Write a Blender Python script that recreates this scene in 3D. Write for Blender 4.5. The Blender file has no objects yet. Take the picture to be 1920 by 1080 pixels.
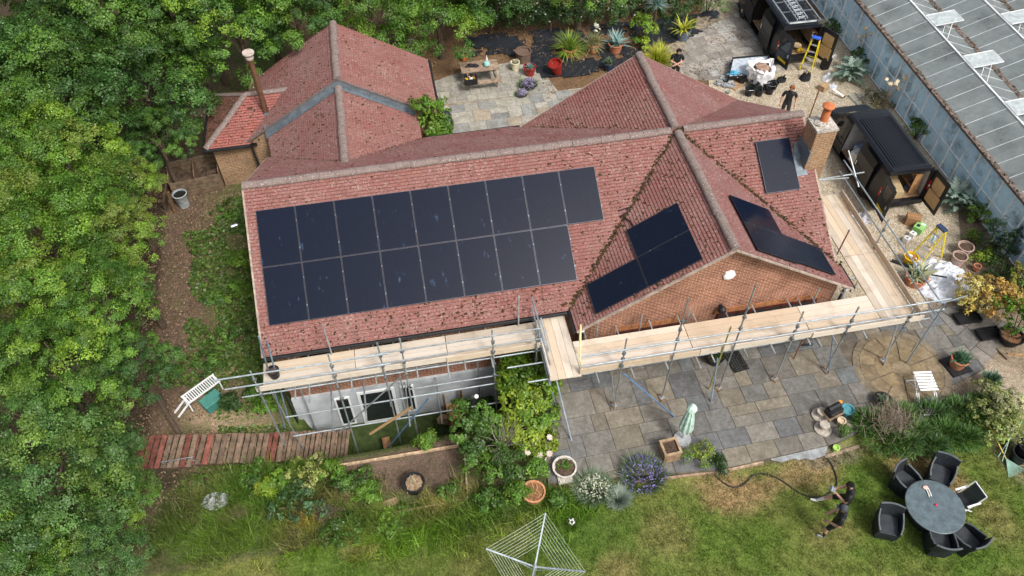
import bpy, math, random
import numpy as np
from mathutils import Vector, Matrix, noise
sc=bpy.context.scene; COL=sc.collection
rad=math.radians
# ---------- camera (solved from the roof and panel geometry) ----------
FPX=1497.152; CP=Vector((-8.7330,-18.8584,21.7369))
def cam_axes(y,p,r):
    f=Vector((math.sin(y)*math.cos(p),math.cos(y)*math.cos(p),-math.sin(p)))
    rt=f.cross(Vector((0,0,1))).normalized(); up=rt.cross(f)
    return (math.cos(r)*rt+math.sin(r)*up, -math.sin(r)*rt+math.cos(r)*up, f)
CX,CY,CF=cam_axes(0.175514,0.875217,-0.011977)
cd=bpy.data.cameras.new('camera'); cam=bpy.data.objects.new('camera',cd); COL.objects.link(cam)
cam.matrix_world=Matrix(((CX.x,CY.x,-CF.x,CP.x),(CX.y,CY.y,-CF.y,CP.y),(CX.z,CY.z,-CF.z,CP.z),(0,0,0,1)))
cd.sensor_width=36; cd.lens=FPX/1920*36; cd.clip_end=500; cd.clip_start=.5
sc.camera=cam
# ---------- sky, sun, exposure ----------
SUN_EL,SUN_AZ=rad(52),rad(150)
w=bpy.data.worlds.new('World'); sc.world=w; w.use_nodes=True
nt=w.node_tree; bg=nt.nodes['Background']; sky=nt.nodes.new('ShaderNodeTexSky')
sky.sky_type='NISHITA'; sky.sun_disc=False; sky.sun_elevation=SUN_EL; sky.sun_rotation=SUN_AZ
sky.dust_density=6; sky.air_density=1.0; sky.ozone_density=1
hs=nt.nodes.new('ShaderNodeHueSaturation'); hs.inputs['Saturation'].default_value=.5
nt.links.new(sky.outputs[0],hs.inputs['Color']); nt.links.new(hs.outputs[0],bg.inputs[0]); bg.inputs[1].default_value=.13
ld=bpy.data.lights.new('sun','SUN'); ld.energy=1.9; ld.angle=rad(12); ld.color=(1,.975,.94)
sun=bpy.data.objects.new('sun',ld); COL.objects.link(sun)
sd=Vector((math.sin(SUN_AZ)*math.cos(SUN_EL),math.cos(SUN_AZ)*math.cos(SUN_EL),math.sin(SUN_EL)))
sun.rotation_euler=sd.to_track_quat('Z','Y').to_euler(); sun.location=(0,0,30)
sc.view_settings.view_transform='Standard'; sc.view_settings.look='None'; sc.view_settings.gamma=1
sc.view_settings.exposure=.35
# ---------- picture point -> world point on the plane z ----------
def ray(u,v): return CX*((u-960)/FPX)-CY*((v-540)/FPX)+CF
def G(u,v,z=.45):
    d=ray(u,v); return CP+d*((z-CP.z)/d.z)
# ---------- mesh helpers ----------
class MB:
    def __init__(s): s.V=[];s.F=[];s.C=[];s.U=[];s.M=[]
    def face(s,pts,col=None,mi=0,uv=None):
        n=len(s.V); s.V+= [tuple(p) for p in pts]; s.F.append(tuple(range(n,n+len(pts)))); s._a(pts,col,mi,uv)
    def _a(s,pts,col,mi,uv):
        s.C.append(col or (1,1,1)); s.M.append(mi)
        if uv is None:
            p=[Vector(q) for q in pts]; nn=(p[1]-p[0]).cross(p[2]-p[0])
            a=[abs(nn.x),abs(nn.y),abs(nn.z)]; k=a.index(max(a))
            uv=[(q.y,q.z) if k==0 else (q.x,q.z) if k==1 else (q.x,q.y) for q in p]
        s.U.append(uv)
    def add(s,vs,fs,col=None,mi=0):
        n=len(s.V); s.V+=[tuple(v) for v in vs]
        for f in fs:
            s.F.append(tuple(n+i for i in f)); s._a([vs[i] for i in f],col,mi,None)
    def box(s,c,d,rz=0,R=None,col=None,mi=0,taper=1):
        R=R or Matrix.Rotation(rz,3,'Z'); c=Vector(c)
        vs=[]
        for z in(-.5,.5):
            k=taper if z>0 else 1
            for x,y in((-.5,-.5),(.5,-.5),(.5,.5),(-.5,.5)): vs.append(c+R@Vector((x*d[0]*k,y*d[1]*k,z*d[2])))
        s.add(vs,[(3,2,1,0),(4,5,6,7),(0,1,5,4),(1,2,6,5),(2,3,7,6),(3,0,4,7)],col,mi)
    def bar(s,a,b,wd,h=None,col=None,mi=0,up=(0,0,1)):
        a=Vector(a);b=Vector(b);h=h or wd; x=(b-a); L=x.length; x=x/L
        y=Vector(up).cross(x)
        if y.length<1e-4: y=Vector((0,1,0)).cross(x)
        y.normalize(); z=x.cross(y)
        s.box((a+b)/2,(L,wd,h),R=Matrix((x,y,z)).transposed(),col=col,mi=mi)
    def tube(s,a,b,r,r2=None,n=8,col=None,mi=0,cap=True):
        s.path([a,b],[r,r if r2 is None else r2],n,col,mi,cap)
    def path(s,pts,r,n=6,col=None,mi=0,cap=True):
        P=[Vector(p) for p in pts]; m=len(P); rs=r if isinstance(r,(list,tuple)) else [r]*m
        vs=[];prev=None
        for i in range(m):
            t=(P[min(i+1,m-1)]-P[max(i-1,0)]).normalized()
            if prev is None:
                a=Vector((0,0,1)) if abs(t.z)<.9 else Vector((1,0,0)); x=a.cross(t).normalized()
            else: x=(prev-t*prev.dot(t)).normalized()
            prev=x; y=t.cross(x)
            for k in range(n):
                an=2*math.pi*k/n; vs.append(P[i]+(x*math.cos(an)+y*math.sin(an))*rs[i])
        fs=[(i*n+k,i*n+(k+1)%n,(i+1)*n+(k+1)%n,(i+1)*n+k) for i in range(m-1) for k in range(n)]
        if cap: fs+=[tuple(range(n-1,-1,-1)),tuple((m-1)*n+k for k in range(n))]
        s.add(vs,fs,col,mi)
    def lathe(s,prof,c=(0,0,0),n=16,R=None,col=None,mi=0,sx=1,sy=1):
        c=Vector(c);vs=[]
        for r,z in prof:
            for k in range(n):
                a=2*math.pi*k/n; v=Vector((r*math.cos(a)*sx,r*math.sin(a)*sy,z)); vs.append(c+(R@v if R else v))
        m=len(prof)
        fs=[(i*n+k,i*n+(k+1)%n,(i+1)*n+(k+1)%n,(i+1)*n+k) for i in range(m-1) for k in range(n)]
        if prof[0][0]>1e-4: fs.append(tuple(range(n-1,-1,-1)))
        if prof[-1][0]>1e-4: fs.append(tuple((m-1)*n+k for k in range(n)))
        s.add(vs,fs,col,mi)
    def blob(s,c,r,seed=0,amp=.25,fr=1.5,n=10,m=7,col=None,mi=0,flat=None):
        c=Vector(c);r=Vector(r if hasattr(r,'__len__') else (r,r,r));vs=[]
        for i in range(m+1):
            th=math.pi*i/m
            for k in range(n):
                ph=2*math.pi*k/n; d=Vector((math.sin(th)*math.cos(ph),math.sin(th)*math.sin(ph),math.cos(th)))
                q=1+amp*noise.noise(d*fr+Vector((seed*3.1,seed*1.7,seed)))
                v=c+Vector((d.x*r.x,d.y*r.y,d.z*r.z))*q
                if flat is not None: v.z=max(v.z,flat)
                vs.append(v)
        fs=[(i*n+k,(i+1)*n+k,(i+1)*n+(k+1)%n,i*n+(k+1)%n) for i in range(m) for k in range(n)]
        s.add(vs,fs,col,mi)
    def build(s,name,mats,parent=None,smooth=False,bev=0):
        me=bpy.data.meshes.new(name); me.from_pydata(s.V,[],s.F)
        for m in (mats if isinstance(mats,(list,tuple)) else [mats]): me.materials.append(m)
        if any(s.M): me.polygons.foreach_set('material_index',s.M)
        if smooth: me.polygons.foreach_set('use_smooth',[True]*len(s.F))
        uv=me.uv_layers.new(name='UVMap'); uv.data.foreach_set('uv',[c for f in s.U for p in f for c in p])
        ca=me.color_attributes.new('Col','FLOAT_COLOR','CORNER')
        ca.data.foreach_set('color',[x for f,c in zip(s.F,s.C) for _ in f for x in (c[0],c[1],c[2],1)])
        me.update()
        if smooth: me.set_sharp_from_angle(angle=rad(40))
        o=bpy.data.objects.new(name,me); COL.objects.link(o)
        if parent: o.parent=parent
        if bev:
            b=o.modifiers.new('bevel','BEVEL'); b.width=bev; b.segments=2; b.limit_method='ANGLE'
        return o
def tag(o,label=None,cat=None,group=None,kind=None):
    for k,v in (('label',label),('category',cat),('group',group),('kind',kind)):
        if v: o[k]=v
    return o
def thing(name,label,cat,loc=(0,0,0),rz=0,group=None):
    o=bpy.data.objects.new(name,None); COL.objects.link(o); o.location=loc; o.rotation_euler=(0,0,rz); o.empty_display_size=.1
    return tag(o,label,cat,group)
def copytree(o,parent=None,**kw):
    c=o.copy(); COL.objects.link(c)
    if parent: c.parent=parent
    for ch in [x for x in COL.objects if x.parent==o]: copytree(ch,c)
    return c
def place(c,loc,rz=0,s=1,label=None):
    c.location=loc; c.rotation_euler=(0,0,rz); c.scale=(s,s,s) if not hasattr(s,'__len__') else s
    if label: c['label']=label
    return c
# ---------- materials ----------
class NT:
    def __init__(s,name):
        s.m=bpy.data.materials.new(name); s.m.use_nodes=True; s.t=s.m.node_tree; s.b=s.t.nodes['Principled BSDF']; s.out=s.t.nodes['Material Output']
    def n(s,ty,**kw):
        x=s.t.nodes.new('ShaderNode'+ty)
        for k,v in kw.items():
            if hasattr(x,k) and not k in x.inputs: setattr(x,k,v)
            else: s.i(x,k.replace('_',' '),v)
        return x
    def i(s,x,k,v):
        sk=x.inputs[k] if not isinstance(k,int) else x.inputs[k]
        if hasattr(v,'links') or hasattr(v,'is_output'): s.t.links.new(v,sk)
        elif hasattr(v,'outputs'): s.t.links.new(v.outputs[0],sk)
        elif isinstance(v,tuple) and len(v)==3 and sk.type=='RGBA': sk.default_value=(*v,1)
        else: sk.default_value=v
    def co(s,kind='Object'): return s.n('TexCoord').outputs[kind]
    def noise(s,sc,det=4,co=None,ro=.6): 
        x=s.n('TexNoise'); s.i(x,'Vector',co or s.co()); s.i(x,'Scale',sc); s.i(x,'Detail',det); s.i(x,'Roughness',ro); return x.outputs['Fac']
    def vor(s,sc,co=None,feat='F1',out='Distance'):
        x=s.n('TexVoronoi'); x.feature=feat; s.i(x,'Vector',co or s.co()); s.i(x,'Scale',sc); return x.outputs[out]
    def ramp(s,f,*st):
        x=s.n('ValToRGB'); s.i(x,0,f); e=x.color_ramp.elements
        while len(e)<len(st): e.new(.5)
        for k,(p,c) in enumerate(st):
            e[k].position=p; e[k].color=(*c,1) if isinstance(c,tuple) else (c,c,c,1)
        return x.outputs[0]
    def mix(s,f,a,b,mode='MIX'):
        x=s.n('Mix'); x.data_type='RGBA'; x.blend_type=mode
        for k,v in((0,f),(6,a),(7,b)): s.i(x,k,v)
        return x.outputs[2]
    def mth(s,op,a,b=0.):
        x=s.n('Math'); x.operation=op; s.i(x,0,a); s.i(x,1,b); return x.outputs[0]
    def attr(s,n='Col'): x=s.n('Attribute'); x.attribute_name=n; return x.outputs['Color']
    def bump(s,h,st=.3,d=.02):
        x=s.n('Bump'); s.i(x,'Height',h); s.i(x,'Strength',st); s.i(x,'Distance',d); s.i(s.b,'Normal',x.outputs[0])
    def fin(s,col,rough=.8,spec=.3,metal=0.):
        s.i(s.b,'Base Color',col); s.i(s.b,'Roughness',rough); s.i(s.b,'Specular IOR Level',spec); s.i(s.b,'Metallic',metal); return s.m
def mat(name,col,rough=.7,var=.25,sc=6.,bump=0.,bsc=30.,metal=0.,col2=None,attr=False,spec=.3,fine=0.):
    N=NT(name); f=N.noise(sc,5)
    c2=col2 or tuple(c*(1-var) for c in col); c1=col if col2 else tuple(c*(1+var) for c in col)
    c=N.mix(N.ramp(f,(.35,0.),(.65,1.)),c1,c2)
    if fine: c=N.mix(1.,c,N.ramp(N.noise(bsc*2,2),(.3,1-fine),(.7,1+fine)),'MULTIPLY')
    if attr: c=N.mix(1.,c,N.attr(),'MULTIPLY')
    if bump: N.bump(N.noise(bsc,3),bump,.01)
    return N.fin(c,rough,spec,metal)
def leafmat(name,tr=.3):
    N=NT(name); a=N.attr(); d=N.n('BsdfDiffuse'); N.i(d,'Color',a); t=N.n('BsdfTranslucent'); N.i(t,'Color',N.mix(.5,a,(.16,.26,.02)))
    g=N.n('BsdfGlossy'); N.i(g,'Color',(1.,1.,1.)); N.i(g,'Roughness',.45)
    m=N.n('MixShader'); N.i(m,0,tr); N.i(m,1,d); N.i(m,2,t); m2=N.n('MixShader'); N.i(m2,0,.025); N.i(m2,1,m); N.i(m2,2,g)
    N.t.links.new(m2.outputs[0],N.out.inputs[0]); return N.m
def brickmat(name,c1,c2,mort,sc=1.,grime=.25):
    N=NT(name); uv=N.co('UV'); b=N.n('TexBrick'); N.i(b,'Vector',uv); N.i(b,'Scale',1.)
    for k,v in(('Color1',c1),('Color2',c2),('Mortar',mort),('Mortar Size',.0075),('Mortar Smooth',.2),('Bias',-.1),('Brick Width',.225*sc),('Row Height',.075*sc)): N.i(b,k,v)
    n=N.noise(1.3,5); c=N.mix(1.,b.outputs[0],N.ramp(n,(.3,1-grime),(.7,1+grime*.6)),'MULTIPLY')
    c=N.mix(1.,c,N.ramp(N.noise(14,2),(.3,.8),(.7,1.2)),'MULTIPLY')
    N.bump(b.outputs['Fac'],-.4,.01); return N.fin(c,.9,.15)
def tilemat(name,c1,c2,lich=.64,moss=.69,wash=(.36,.2,.19),wf=.35):
    N=NT(name); uv=N.co('UV'); b=N.n('TexBrick'); N.i(b,'Vector',uv); N.i(b,'Scale',1.)
    for k,v in(('Color1',c1),('Color2',c2),('Mortar',(.09,.03,.025)),('Mortar Size',.006),('Mortar Smooth',.3),('Bias',0.),('Brick Width',.17),('Row Height',.105)): N.i(b,k,v)
    c=N.mix(N.mth('MULTIPLY',N.ramp(N.noise(.9,4),(.35,0.),(.7,1.)),wf),b.outputs[0],wash)
    c=N.mix(1.,c,N.ramp(N.noise(9,3),(.3,.82),(.7,1.16)),'MULTIPLY')
    # pale lichen rosettes and dark moss dots
    big=N.noise(.7,3); l=N.mth('ADD',N.noise(16,2,ro=.5),N.mth('MULTIPLY',big,.25))
    c=N.mix(N.ramp(l,(lich+.08,0.),(lich+.15,.55)),c,(.42,.36,.32))
    c=N.mix(N.ramp(N.noise(2.6,6,N.n('Mapping',Vector=uv,Scale=Vector((1.6,.5,1))).outputs[0],.75),(.42,0.),(.72,.5)),c,(.13,.065,.055))
    m=N.mth('ADD',N.noise(9,3,ro=.55),N.mth('MULTIPLY',N.noise(.5,2),.2))
    c=N.mix(N.ramp(m,(moss+.06,0.),(moss+.13,.55)),c,(.055,.03,.02))
    N.bump(N.noise(40,3),.25,.01); return N.fin(c,.85,.2)
# ---------- materials used across the place ----------
M={}
M['slab']=(lambda N:(N.bump(N.noise(18,4),.25,.01),N.fin(N.mix(N.ramp(N.noise(2.6,7,ro=.75),(.4,0.),(.62,.75)),N.mix(1.,N.attr(),N.ramp(N.noise(9,6,ro=.75),(.3,.62),(.7,1.35)),'MULTIPLY'),N.mix(1.,N.attr(),(.55,.54,.5),'MULTIPLY')),.8,.3))[1])(NT('stone slab'))
M['joint']=mat('slab joint',(.13,.11,.085),.95,.3,4)
M['brick']=brickmat('red brick',(.24,.083,.048),(.315,.13,.078),(.5,.4,.3),1.,.35)
M['brickb']=brickmat('buff brick',(.3,.165,.085),(.36,.22,.12),(.42,.35,.26))
M['brickd']=brickmat('dark brick',(.19,.06,.035),(.25,.085,.045),(.2,.14,.1))
M['tile']=tilemat('roof tile',(.262,.107,.09),(.298,.127,.108),.64,.69,(.3,.175,.155),.5)
M['tile_viewlight']=tilemat('roof tile greyed by view light',(.235,.098,.088),(.27,.118,.107),.64,.66,(.26,.165,.155),.55)  # greyer, mossier copy: view and light effect on back slopes put into colour
M['tiled']=tilemat('mossy roof tile',(.2,.08,.05),(.26,.1,.07),.72,.45)
M['tiler']=tilemat('newer roof tile',(.35,.115,.09),(.4,.14,.115),.75,.62)
M['ridge']=(lambda N:(N.bump(N.noise(25,4),.4,.01),N.fin(N.mix(N.ramp(N.noise(5,5),(.4,0.),(.62,1.)),N.mix(N.ramp(N.noise(22,2),(.55,0.),(.65,.8)),(.19,.14,.125),(.46,.42,.38)),(.24,.19,.17)),.9,.15))[1])(NT('ridge tile'))
M['mossy']=mat('moss',(.06,.036,.02),.95,.5,20)
M['lead']=mat('lead flashing',(.15,.185,.21),.5,.25,5,.1,metal=.2)
M['render']=mat('grey render',(.46,.49,.51),.85,.22,1.3,.15,20,fine=.12)
M['white']=mat('white plastic',(.78,.8,.8),.4,.06,3)
M['black']=mat('black plastic',(.018,.019,.021),.45,.3,6,attr=False)
M['dark']=mat('dark interior',(.015,.014,.014),.6,.3,5)
M['maroon']=mat('maroon stained timber',(.07,.018,.016),.5,.3,4)
M['wood']=mat('weathered timber',(.21,.16,.115),.85,.35,6,.2,attr=True,fine=.25)
M['board']=(lambda N:(lambda w:(N.bump(w,.15,.005),N.fin(N.mix(1.,N.mix(N.ramp(w,(.35,0.),(.7,1.)),(.68,.6,.5),(.54,.465,.375)),N.mix(N.ramp(N.noise(1.1,5,ro=.7),(.52,0.),(.72,.75)),N.attr(),N.mix(1.,N.attr(),(.62,.55,.48),'MULTIPLY')),'MULTIPLY'),.8,.2))[1])(N.noise(7,6,N.n('Mapping',Vector=N.co('UV'),Scale=Vector((1,1,1))).outputs[0],.7)))(NT('scaffold board'))
M['galv']=mat('galvanised tube',(.42,.46,.48),.38,.25,4,metal=.55,attr=True)
M['rust']=mat('rusted tube',(.28,.14,.075),.6,.3,6,metal=.2)
M['glassd']=(lambda N:N.fin((.02,.025,.028),.08,.6))(NT('dark glass'))
M['col']=mat('painted',(1,1,1),.55,.12,5,attr=True,fine=.08)
M['gloss']=mat('glossy painted',(1,1,1),.16,.06,3,attr=True,spec=.5)
M['rough']=mat('rough coloured',(1,1,1),.9,.25,9,.25,40,attr=True,fine=.15)
M['metal']=mat('bare metal',(1,1,1),.35,.15,4,metal=.75,attr=True)
M['terra']=mat('terracotta',(.5,.17,.075),.8,.2,7,.15,col2=(.42,.19,.11))
M['soil']=mat('soil',(.085,.055,.038),.95,.4,9,.5,30,fine=.4)
M['leaf']=leafmat('leaves',.22); M['blade']=leafmat('blades',.2); M['needle']=leafmat('needles',.12)
M['bark']=mat('bark',(.11,.08,.055),.95,.4,8,.5,20)
# ---------- ground ----------
def ss(a,b,x):
    t=min(1,max(0,(x-a)/(b-a))); return t*t*(3-2*t)
def H(x,y):
    z=.40
    left=ss(-5.2,-11,x)
    f=ss(-8.7,-9.5,y)
    z-=.17*f
    z-=.95*left*ss(-5.5,-7,y)
    if x<-13.3: z=min(z,.3-1.0*ss(5.5,-5.5,y))
    if -13.25<x<-6.3 and -6.35<y<-3.9:
        k=min(1,(x+13.25)/.12,(-6.3-x)/.12,(y+6.35)/.12)
        z=z*(1-k)+(-2.25)*k
    if -17.6<x<-12.6 and -6.05<y<-3.95:
        k=min(1,(y+6.05)/.15,(-3.95-y)/.15,(x+17.6)/.3); z=z*(1-k)+k*min(z,-.86-.235*max(0,x+16.6))
    z+=.05*noise.noise(Vector((x*.35,y*.35,0)))*(1 if (y<-9.2 or x<-13.6) else 0)
    return z
def gpos(u,v):
    z=.3
    for _ in range(6):
        p=G(u,v,z); z=H(p.x,p.y)
    return Vector((p.x,p.y,z))
patches=[]  # (u,v,ru,rv,colour,strength): worn or planted places of the lawn and beds
DRY=(.27,.2,.105);SOIL=(.105,.075,.055);GRN=(.075,.13,.02);DGR=(.045,.085,.02);STR=(.3,.24,.13)
for u,v,ru,rv,c,k in [(1385,925,75,38,DRY,1),(1330,900,60,20,DRY,.6),(1520,880,60,45,DRY,.8),(1455,905,45,20,DRY,.6),(1720,870,60,25,DRY,.9),(1790,910,30,30,DRY,.9),
  (1560,1000,60,30,DRY,.35),(1250,1000,60,50,DRY,.35),(1160,1060,50,30,DRY,.4),(680,1030,40,20,DRY,.4),(560,980,60,20,DRY,.35),(850,930,60,30,STR,.55),(1870,980,40,50,DRY,.35),(1420,1000,70,30,GRN,.5),(1000,1050,60,30,GRN,.5),(320,980,50,120,(.05,.07,.022),.8),(480,930,110,50,(.05,.1,.018),.7),(430,1000,110,50,(.07,.125,.022),.7),(400,765,70,40,(.27,.21,.15),.9),(470,770,60,40,(.24,.19,.13),.7),(300,880,50,50,(.05,.045,.03),.9),
  (610,960,32,38,SOIL,1),(590,970,18,25,(.25,.14,.05),.8),(450,960,30,15,SOIL,.6),(1270,880,70,12,(.17,.1,.06),.9),(1120,900,60,15,(.19,.12,.07),.7),(1410,860,110,18,SOIL,.9),(1560,855,70,20,(.2,.17,.13),.8),
  (1880,720,60,70,(.33,.28,.22),1),(1890,640,60,50,(.24,.2,.15),1),(1800,640,70,50,(.17,.15,.13),.9),(1900,850,40,60,(.2,.17,.13),.7),
  (900,960,70,40,DGR,.7),(980,930,60,40,DGR,.8),(700,960,120,40,GRN,.6)]:
    p=gpos(u,v);a=gpos(u+ru,v);b=gpos(u,v+rv); patches.append((p.x,p.y,max(.2,(a-p).length),max(.2,(b-p).length),c,k))
def gcol(x,y):
    n=noise.noise(Vector((x*.8,y*.8,3)));n2=noise.noise(Vector((x*2.3,y*2.3,7)));n3=noise.noise(Vector((x*.3,y*.3,11)))
    L=Vector((.095,.158,.028)); D=Vector((.2,.185,.07)); Gd=Vector((.05,.11,.018)); S=Vector((.12,.085,.062))
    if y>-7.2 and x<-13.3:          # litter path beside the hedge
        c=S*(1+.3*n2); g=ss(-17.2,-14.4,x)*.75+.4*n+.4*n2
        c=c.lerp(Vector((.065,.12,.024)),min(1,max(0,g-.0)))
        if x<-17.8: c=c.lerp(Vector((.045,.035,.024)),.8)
    elif y>3: c=Vector((.155,.1,.06))*(1+.35*n2+.2*n)
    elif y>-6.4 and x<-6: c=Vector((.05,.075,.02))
    elif -8.25<y<=-6.4 and -11.9<x<-8.3: c=Vector((.125,.095,.075))*(1+.25*n2)
    elif y>-8.9: c=S.lerp(Gd,.4+.4*n) if x<6.5 else Vector((.2,.165,.13))*(1+.3*n2)
    else:
        c=L.lerp(D,min(.85,max(0,.22+.5*n+.25*n2+.35*n3))); c=c.lerp(Gd,min(.8,max(0,-n3*.9+.3*n2-.05)))
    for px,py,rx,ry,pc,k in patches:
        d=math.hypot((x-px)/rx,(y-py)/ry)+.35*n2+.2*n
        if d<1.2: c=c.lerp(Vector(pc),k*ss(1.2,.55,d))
    return c
xs=[-160,-90,-55,-38,-30]+[ -27+.2*i for i in range(196)]+[16,24,40,80,160]
ys=[-160,-80,-40,-24,-18]+[-16+.2*i for i in range(176)]+[22,28,36,50,80,160]
V=[(x,y,H(x,y)) for y in ys for x in xs]; nx=len(xs)
F=[(j*nx+i,j*nx+i+1,(j+1)*nx+i+1,(j+1)*nx+i) for j in range(len(ys)-1) for i in range(nx-1)]
me=bpy.data.meshes.new('ground'); me.from_pydata(V,[],F); me.polygons.foreach_set('use_smooth',[True]*len(F))
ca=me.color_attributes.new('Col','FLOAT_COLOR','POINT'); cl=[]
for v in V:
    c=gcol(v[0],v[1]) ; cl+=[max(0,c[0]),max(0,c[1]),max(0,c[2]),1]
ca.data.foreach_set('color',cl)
N=NT('grass and soil'); f=N.noise(28,5,ro=.75); f2=N.noise(5,5,ro=.7)
c=N.mix(1.,N.attr(),N.ramp(f,(.3,.4),(.7,1.7)),'MULTIPLY'); c=N.mix(1.,c,N.ramp(N.noise(11,5,ro=.75),(.32,(.62,.7,.6)),(.68,(1.42,1.28,1.3))),'MULTIPLY'); c=N.mix(1.,c,N.ramp(f2,(.3,(.75,.82,.7)),(.7,(1.25,1.15,1.2))),'MULTIPLY')
c=N.mix(N.ramp(N.noise(45,2),(.63,0.),(.7,.5)),c,(.3,.25,.15)); N.bump(f,.6,.04); me.materials.append(N.fin(c,.95,.1))
gr=bpy.data.objects.new('ground',me); COL.objects.link(gr); tag(gr,'lawn, beds and bare soil around the house','ground',kind='structure')
# ---------- clipping and slabs ----------
def clip(poly,conv):
    for i in range(len(conv)):
        a,b=conv[i],conv[(i+1)%len(conv)]; out=[]
        sd=lambda p:(b[0]-a[0])*(p[1]-a[1])-(b[1]-a[1])*(p[0]-a[0])
        for j in range(len(poly)):
            p,q=poly[j],poly[(j+1)%len(poly)]; sp,sq=sd(p),sd(q)
            if sp>=0: out.append(p)
            if (sp>=0)!=(sq>=0):
                t=sp/(sp-sq); out.append((p[0]+(q[0]-p[0])*t,p[1]+(q[1]-p[1])*t))
        poly=out
        if len(poly)<3: return []
    return poly
def ccw(p):
    a=sum(p[i][0]*p[(i+1)%len(p)][1]-p[(i+1)%len(p)][0]*p[i][1] for i in range(len(p)))
    return p if a>0 else p[::-1]
def area(p): return abs(sum(p[i][0]*p[(i+1)%len(p)][1]-p[(i+1)%len(p)][0]*p[i][1] for i in range(len(p))))/2
def slab_fill(mb,regions,z,rows,wids,cols,seed,rz=0.,gap=.008,skip=None,jit=.12):
    R=random.Random(seed); regions=[ccw([(p[0],p[1]) for p in r]) for r in regions]
    cs,sn=math.cos(rz),math.sin(rz)
    allp=[(p[0]*cs+p[1]*sn,-p[0]*sn+p[1]*cs) for r in regions for p in r]
    x0,x1=min(p[0] for p in allp),max(p[0] for p in allp); y,y1=min(p[1] for p in allp),max(p[1] for p in allp)
    while y<y1:
        h=R.choice(rows); x=x0-R.random()*.8
        while x<x1:
            w_=R.choice(wids)
            cells=[(x,y,w_,h)]
            if h>.7 and R.random()<.3: cells=[(x,y,w_,h*.5),(x,y+h*.5,w_,h*.5)]
            for cx,cy,cw,ch in cells:
                k=1+R.uniform(-jit,jit); col=tuple(v*k for v in R.choice(cols)); dz=R.uniform(-.003,.003)
                g=gap*R.uniform(.7,1.4)
                q=[(cx+g,cy+g),(cx+cw-g,cy+g),(cx+cw-g,cy+ch-g),(cx+g,cy+ch-g)]
                q=[(a*cs-b*sn,a*sn+b*cs) for a,b in q]
                for rg in regions:
                    p=clip(q,rg)
                    if len(p)<3 or area(p)<.004: continue
                    if skip and skip(sum(a for a,_ in p)/len(p),sum(b for _,b in p)/len(p)): continue
                    top=[(a,b,z+dz) for a,b in p]; mb.face(top,col)
                    for i in range(len(p)):
                        a,b=p[i],p[(i+1)%len(p)]; mb.face([(a[0],a[1],z-.035),(b[0],b[1],z-.035),(b[0],b[1],z+dz),(a[0],a[1],z+dz)],col)
            x+=w_
        y+=h
def sheet(name,regions,z,m,label,thick=.06):
    mb=MB()
    for r in regions:
        r=ccw([(p[0],p[1]) for p in r]); mb.face([(a,b,z) for a,b in r])
        for i in range(len(r)):
            a,b=r[i],r[(i+1)%len(r)]; mb.face([(a[0],a[1],z-thick),(b[0],b[1],z-thick),(b[0],b[1],z),(a[0],a[1],z)])
    return tag(mb.build(name,m),label,name.replace('_',' '),kind='structure')
PZ=.45
g2=lambda u,v,z=PZ:(G(u,v,z).x,G(u,v,z).y)
front=[(-5.35,-4.96),(-5.95,-8.78),(-3.6,-9.0),(-1.04,-9.28),(2.68,-9.11),(3.34,-8.96),(8.6,-7.5),(8.15,-4.96)]
IC=(5.95,-7.02);IR=1.5
fm=MB(); GC=[(.19,.178,.155),(.215,.192,.155),(.17,.166,.158),(.158,.162,.165),(.23,.205,.16),(.21,.2,.18),(.182,.17,.152),(.22,.206,.18),(.165,.178,.183)]
slab_fill(fm,[front],PZ,[.45,.6,.6,.75,.9],[.45,.6,.75,.9,.9,1.1],GC,4,.02,.009,lambda x,y:math.hypot(x-IC[0],y-IC[1])<IR)
for r0,r1,n,cc in((0,.3,1,(.3,.235,.15)),(.31,.82,6,(.285,.215,.125)),(.83,1.3,12,(.26,.2,.125)),(1.31,1.52,14,(.225,.185,.13))):
    for k in range(n):
        a0,a1=2*math.pi*k/n+.01/max(r0,.3)+.2,2*math.pi*(k+1)/n-.01/max(r0,.3)+.2; st=max(2,24//n)
        kk=random.Random(k*7+int(r1*100)).uniform(.85,1.15)
        P=[(IC[0]+r1*math.cos(a0+(a1-a0)*i/st),IC[1]+r1*math.sin(a0+(a1-a0)*i/st),PZ+.003) for i in range(st+1)]
        P+=[(IC[0]+r0*math.cos(a1+(a0-a1)*i/st),IC[1]+r0*math.sin(a1+(a0-a1)*i/st),PZ+.003) for i in range(st+1)] if r0 else []
        fm.face(P,tuple(v*kk for v in cc))
tag(fm.build('patio',M['slab']),'grey and buff flagstone patio with a round inlay','patio',kind='structure')
sheet('patio_bed',[front],PZ-.02,M['joint'],'mortar bed showing between the flagstones',.3)
bm=MB(); back1=[(-7.9,4.3),(5.0,4.3),(5.0,9.3),(-2.0,9.6),(-2.5,12.3),(-5.6,12.0),(-7.2,11.0)]
b1=[(-8.0,4.3),(5.3,4.3),(5.2,7.4),(4.6,8.6),(2.0,9.4),(-1.6,9.3),(-8,9.3)]
b2=[(-7.8,9.3),(-1.6,9.3),(-2.2,11.9),(-5.3,11.6),(-7.2,10.9)]
b3=[g2(1395,205),g2(1330,170),g2(1300,130),g2(1232,135),g2(1236,85),g2(1290,78),g2(1345,58),(8.6,17),(10.2,14.8),(9.0,8.7),g2(1400,150),g2(1365,170)]
b3=[(5.1,8.75),(3.6,9.3),(3.3,11.3),(5.4,12.3),(8.4,17),(10.2,14.8),(9.05,8.75)]
LC=[(.37,.355,.31),(.42,.4,.34),(.33,.33,.31),(.4,.34,.26),(.45,.42,.36),(.29,.29,.28)]
slab_fill(bm,[b1],PZ,[.6,.75],[.6,.75,.9],LC,9,.0,.009)
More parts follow.
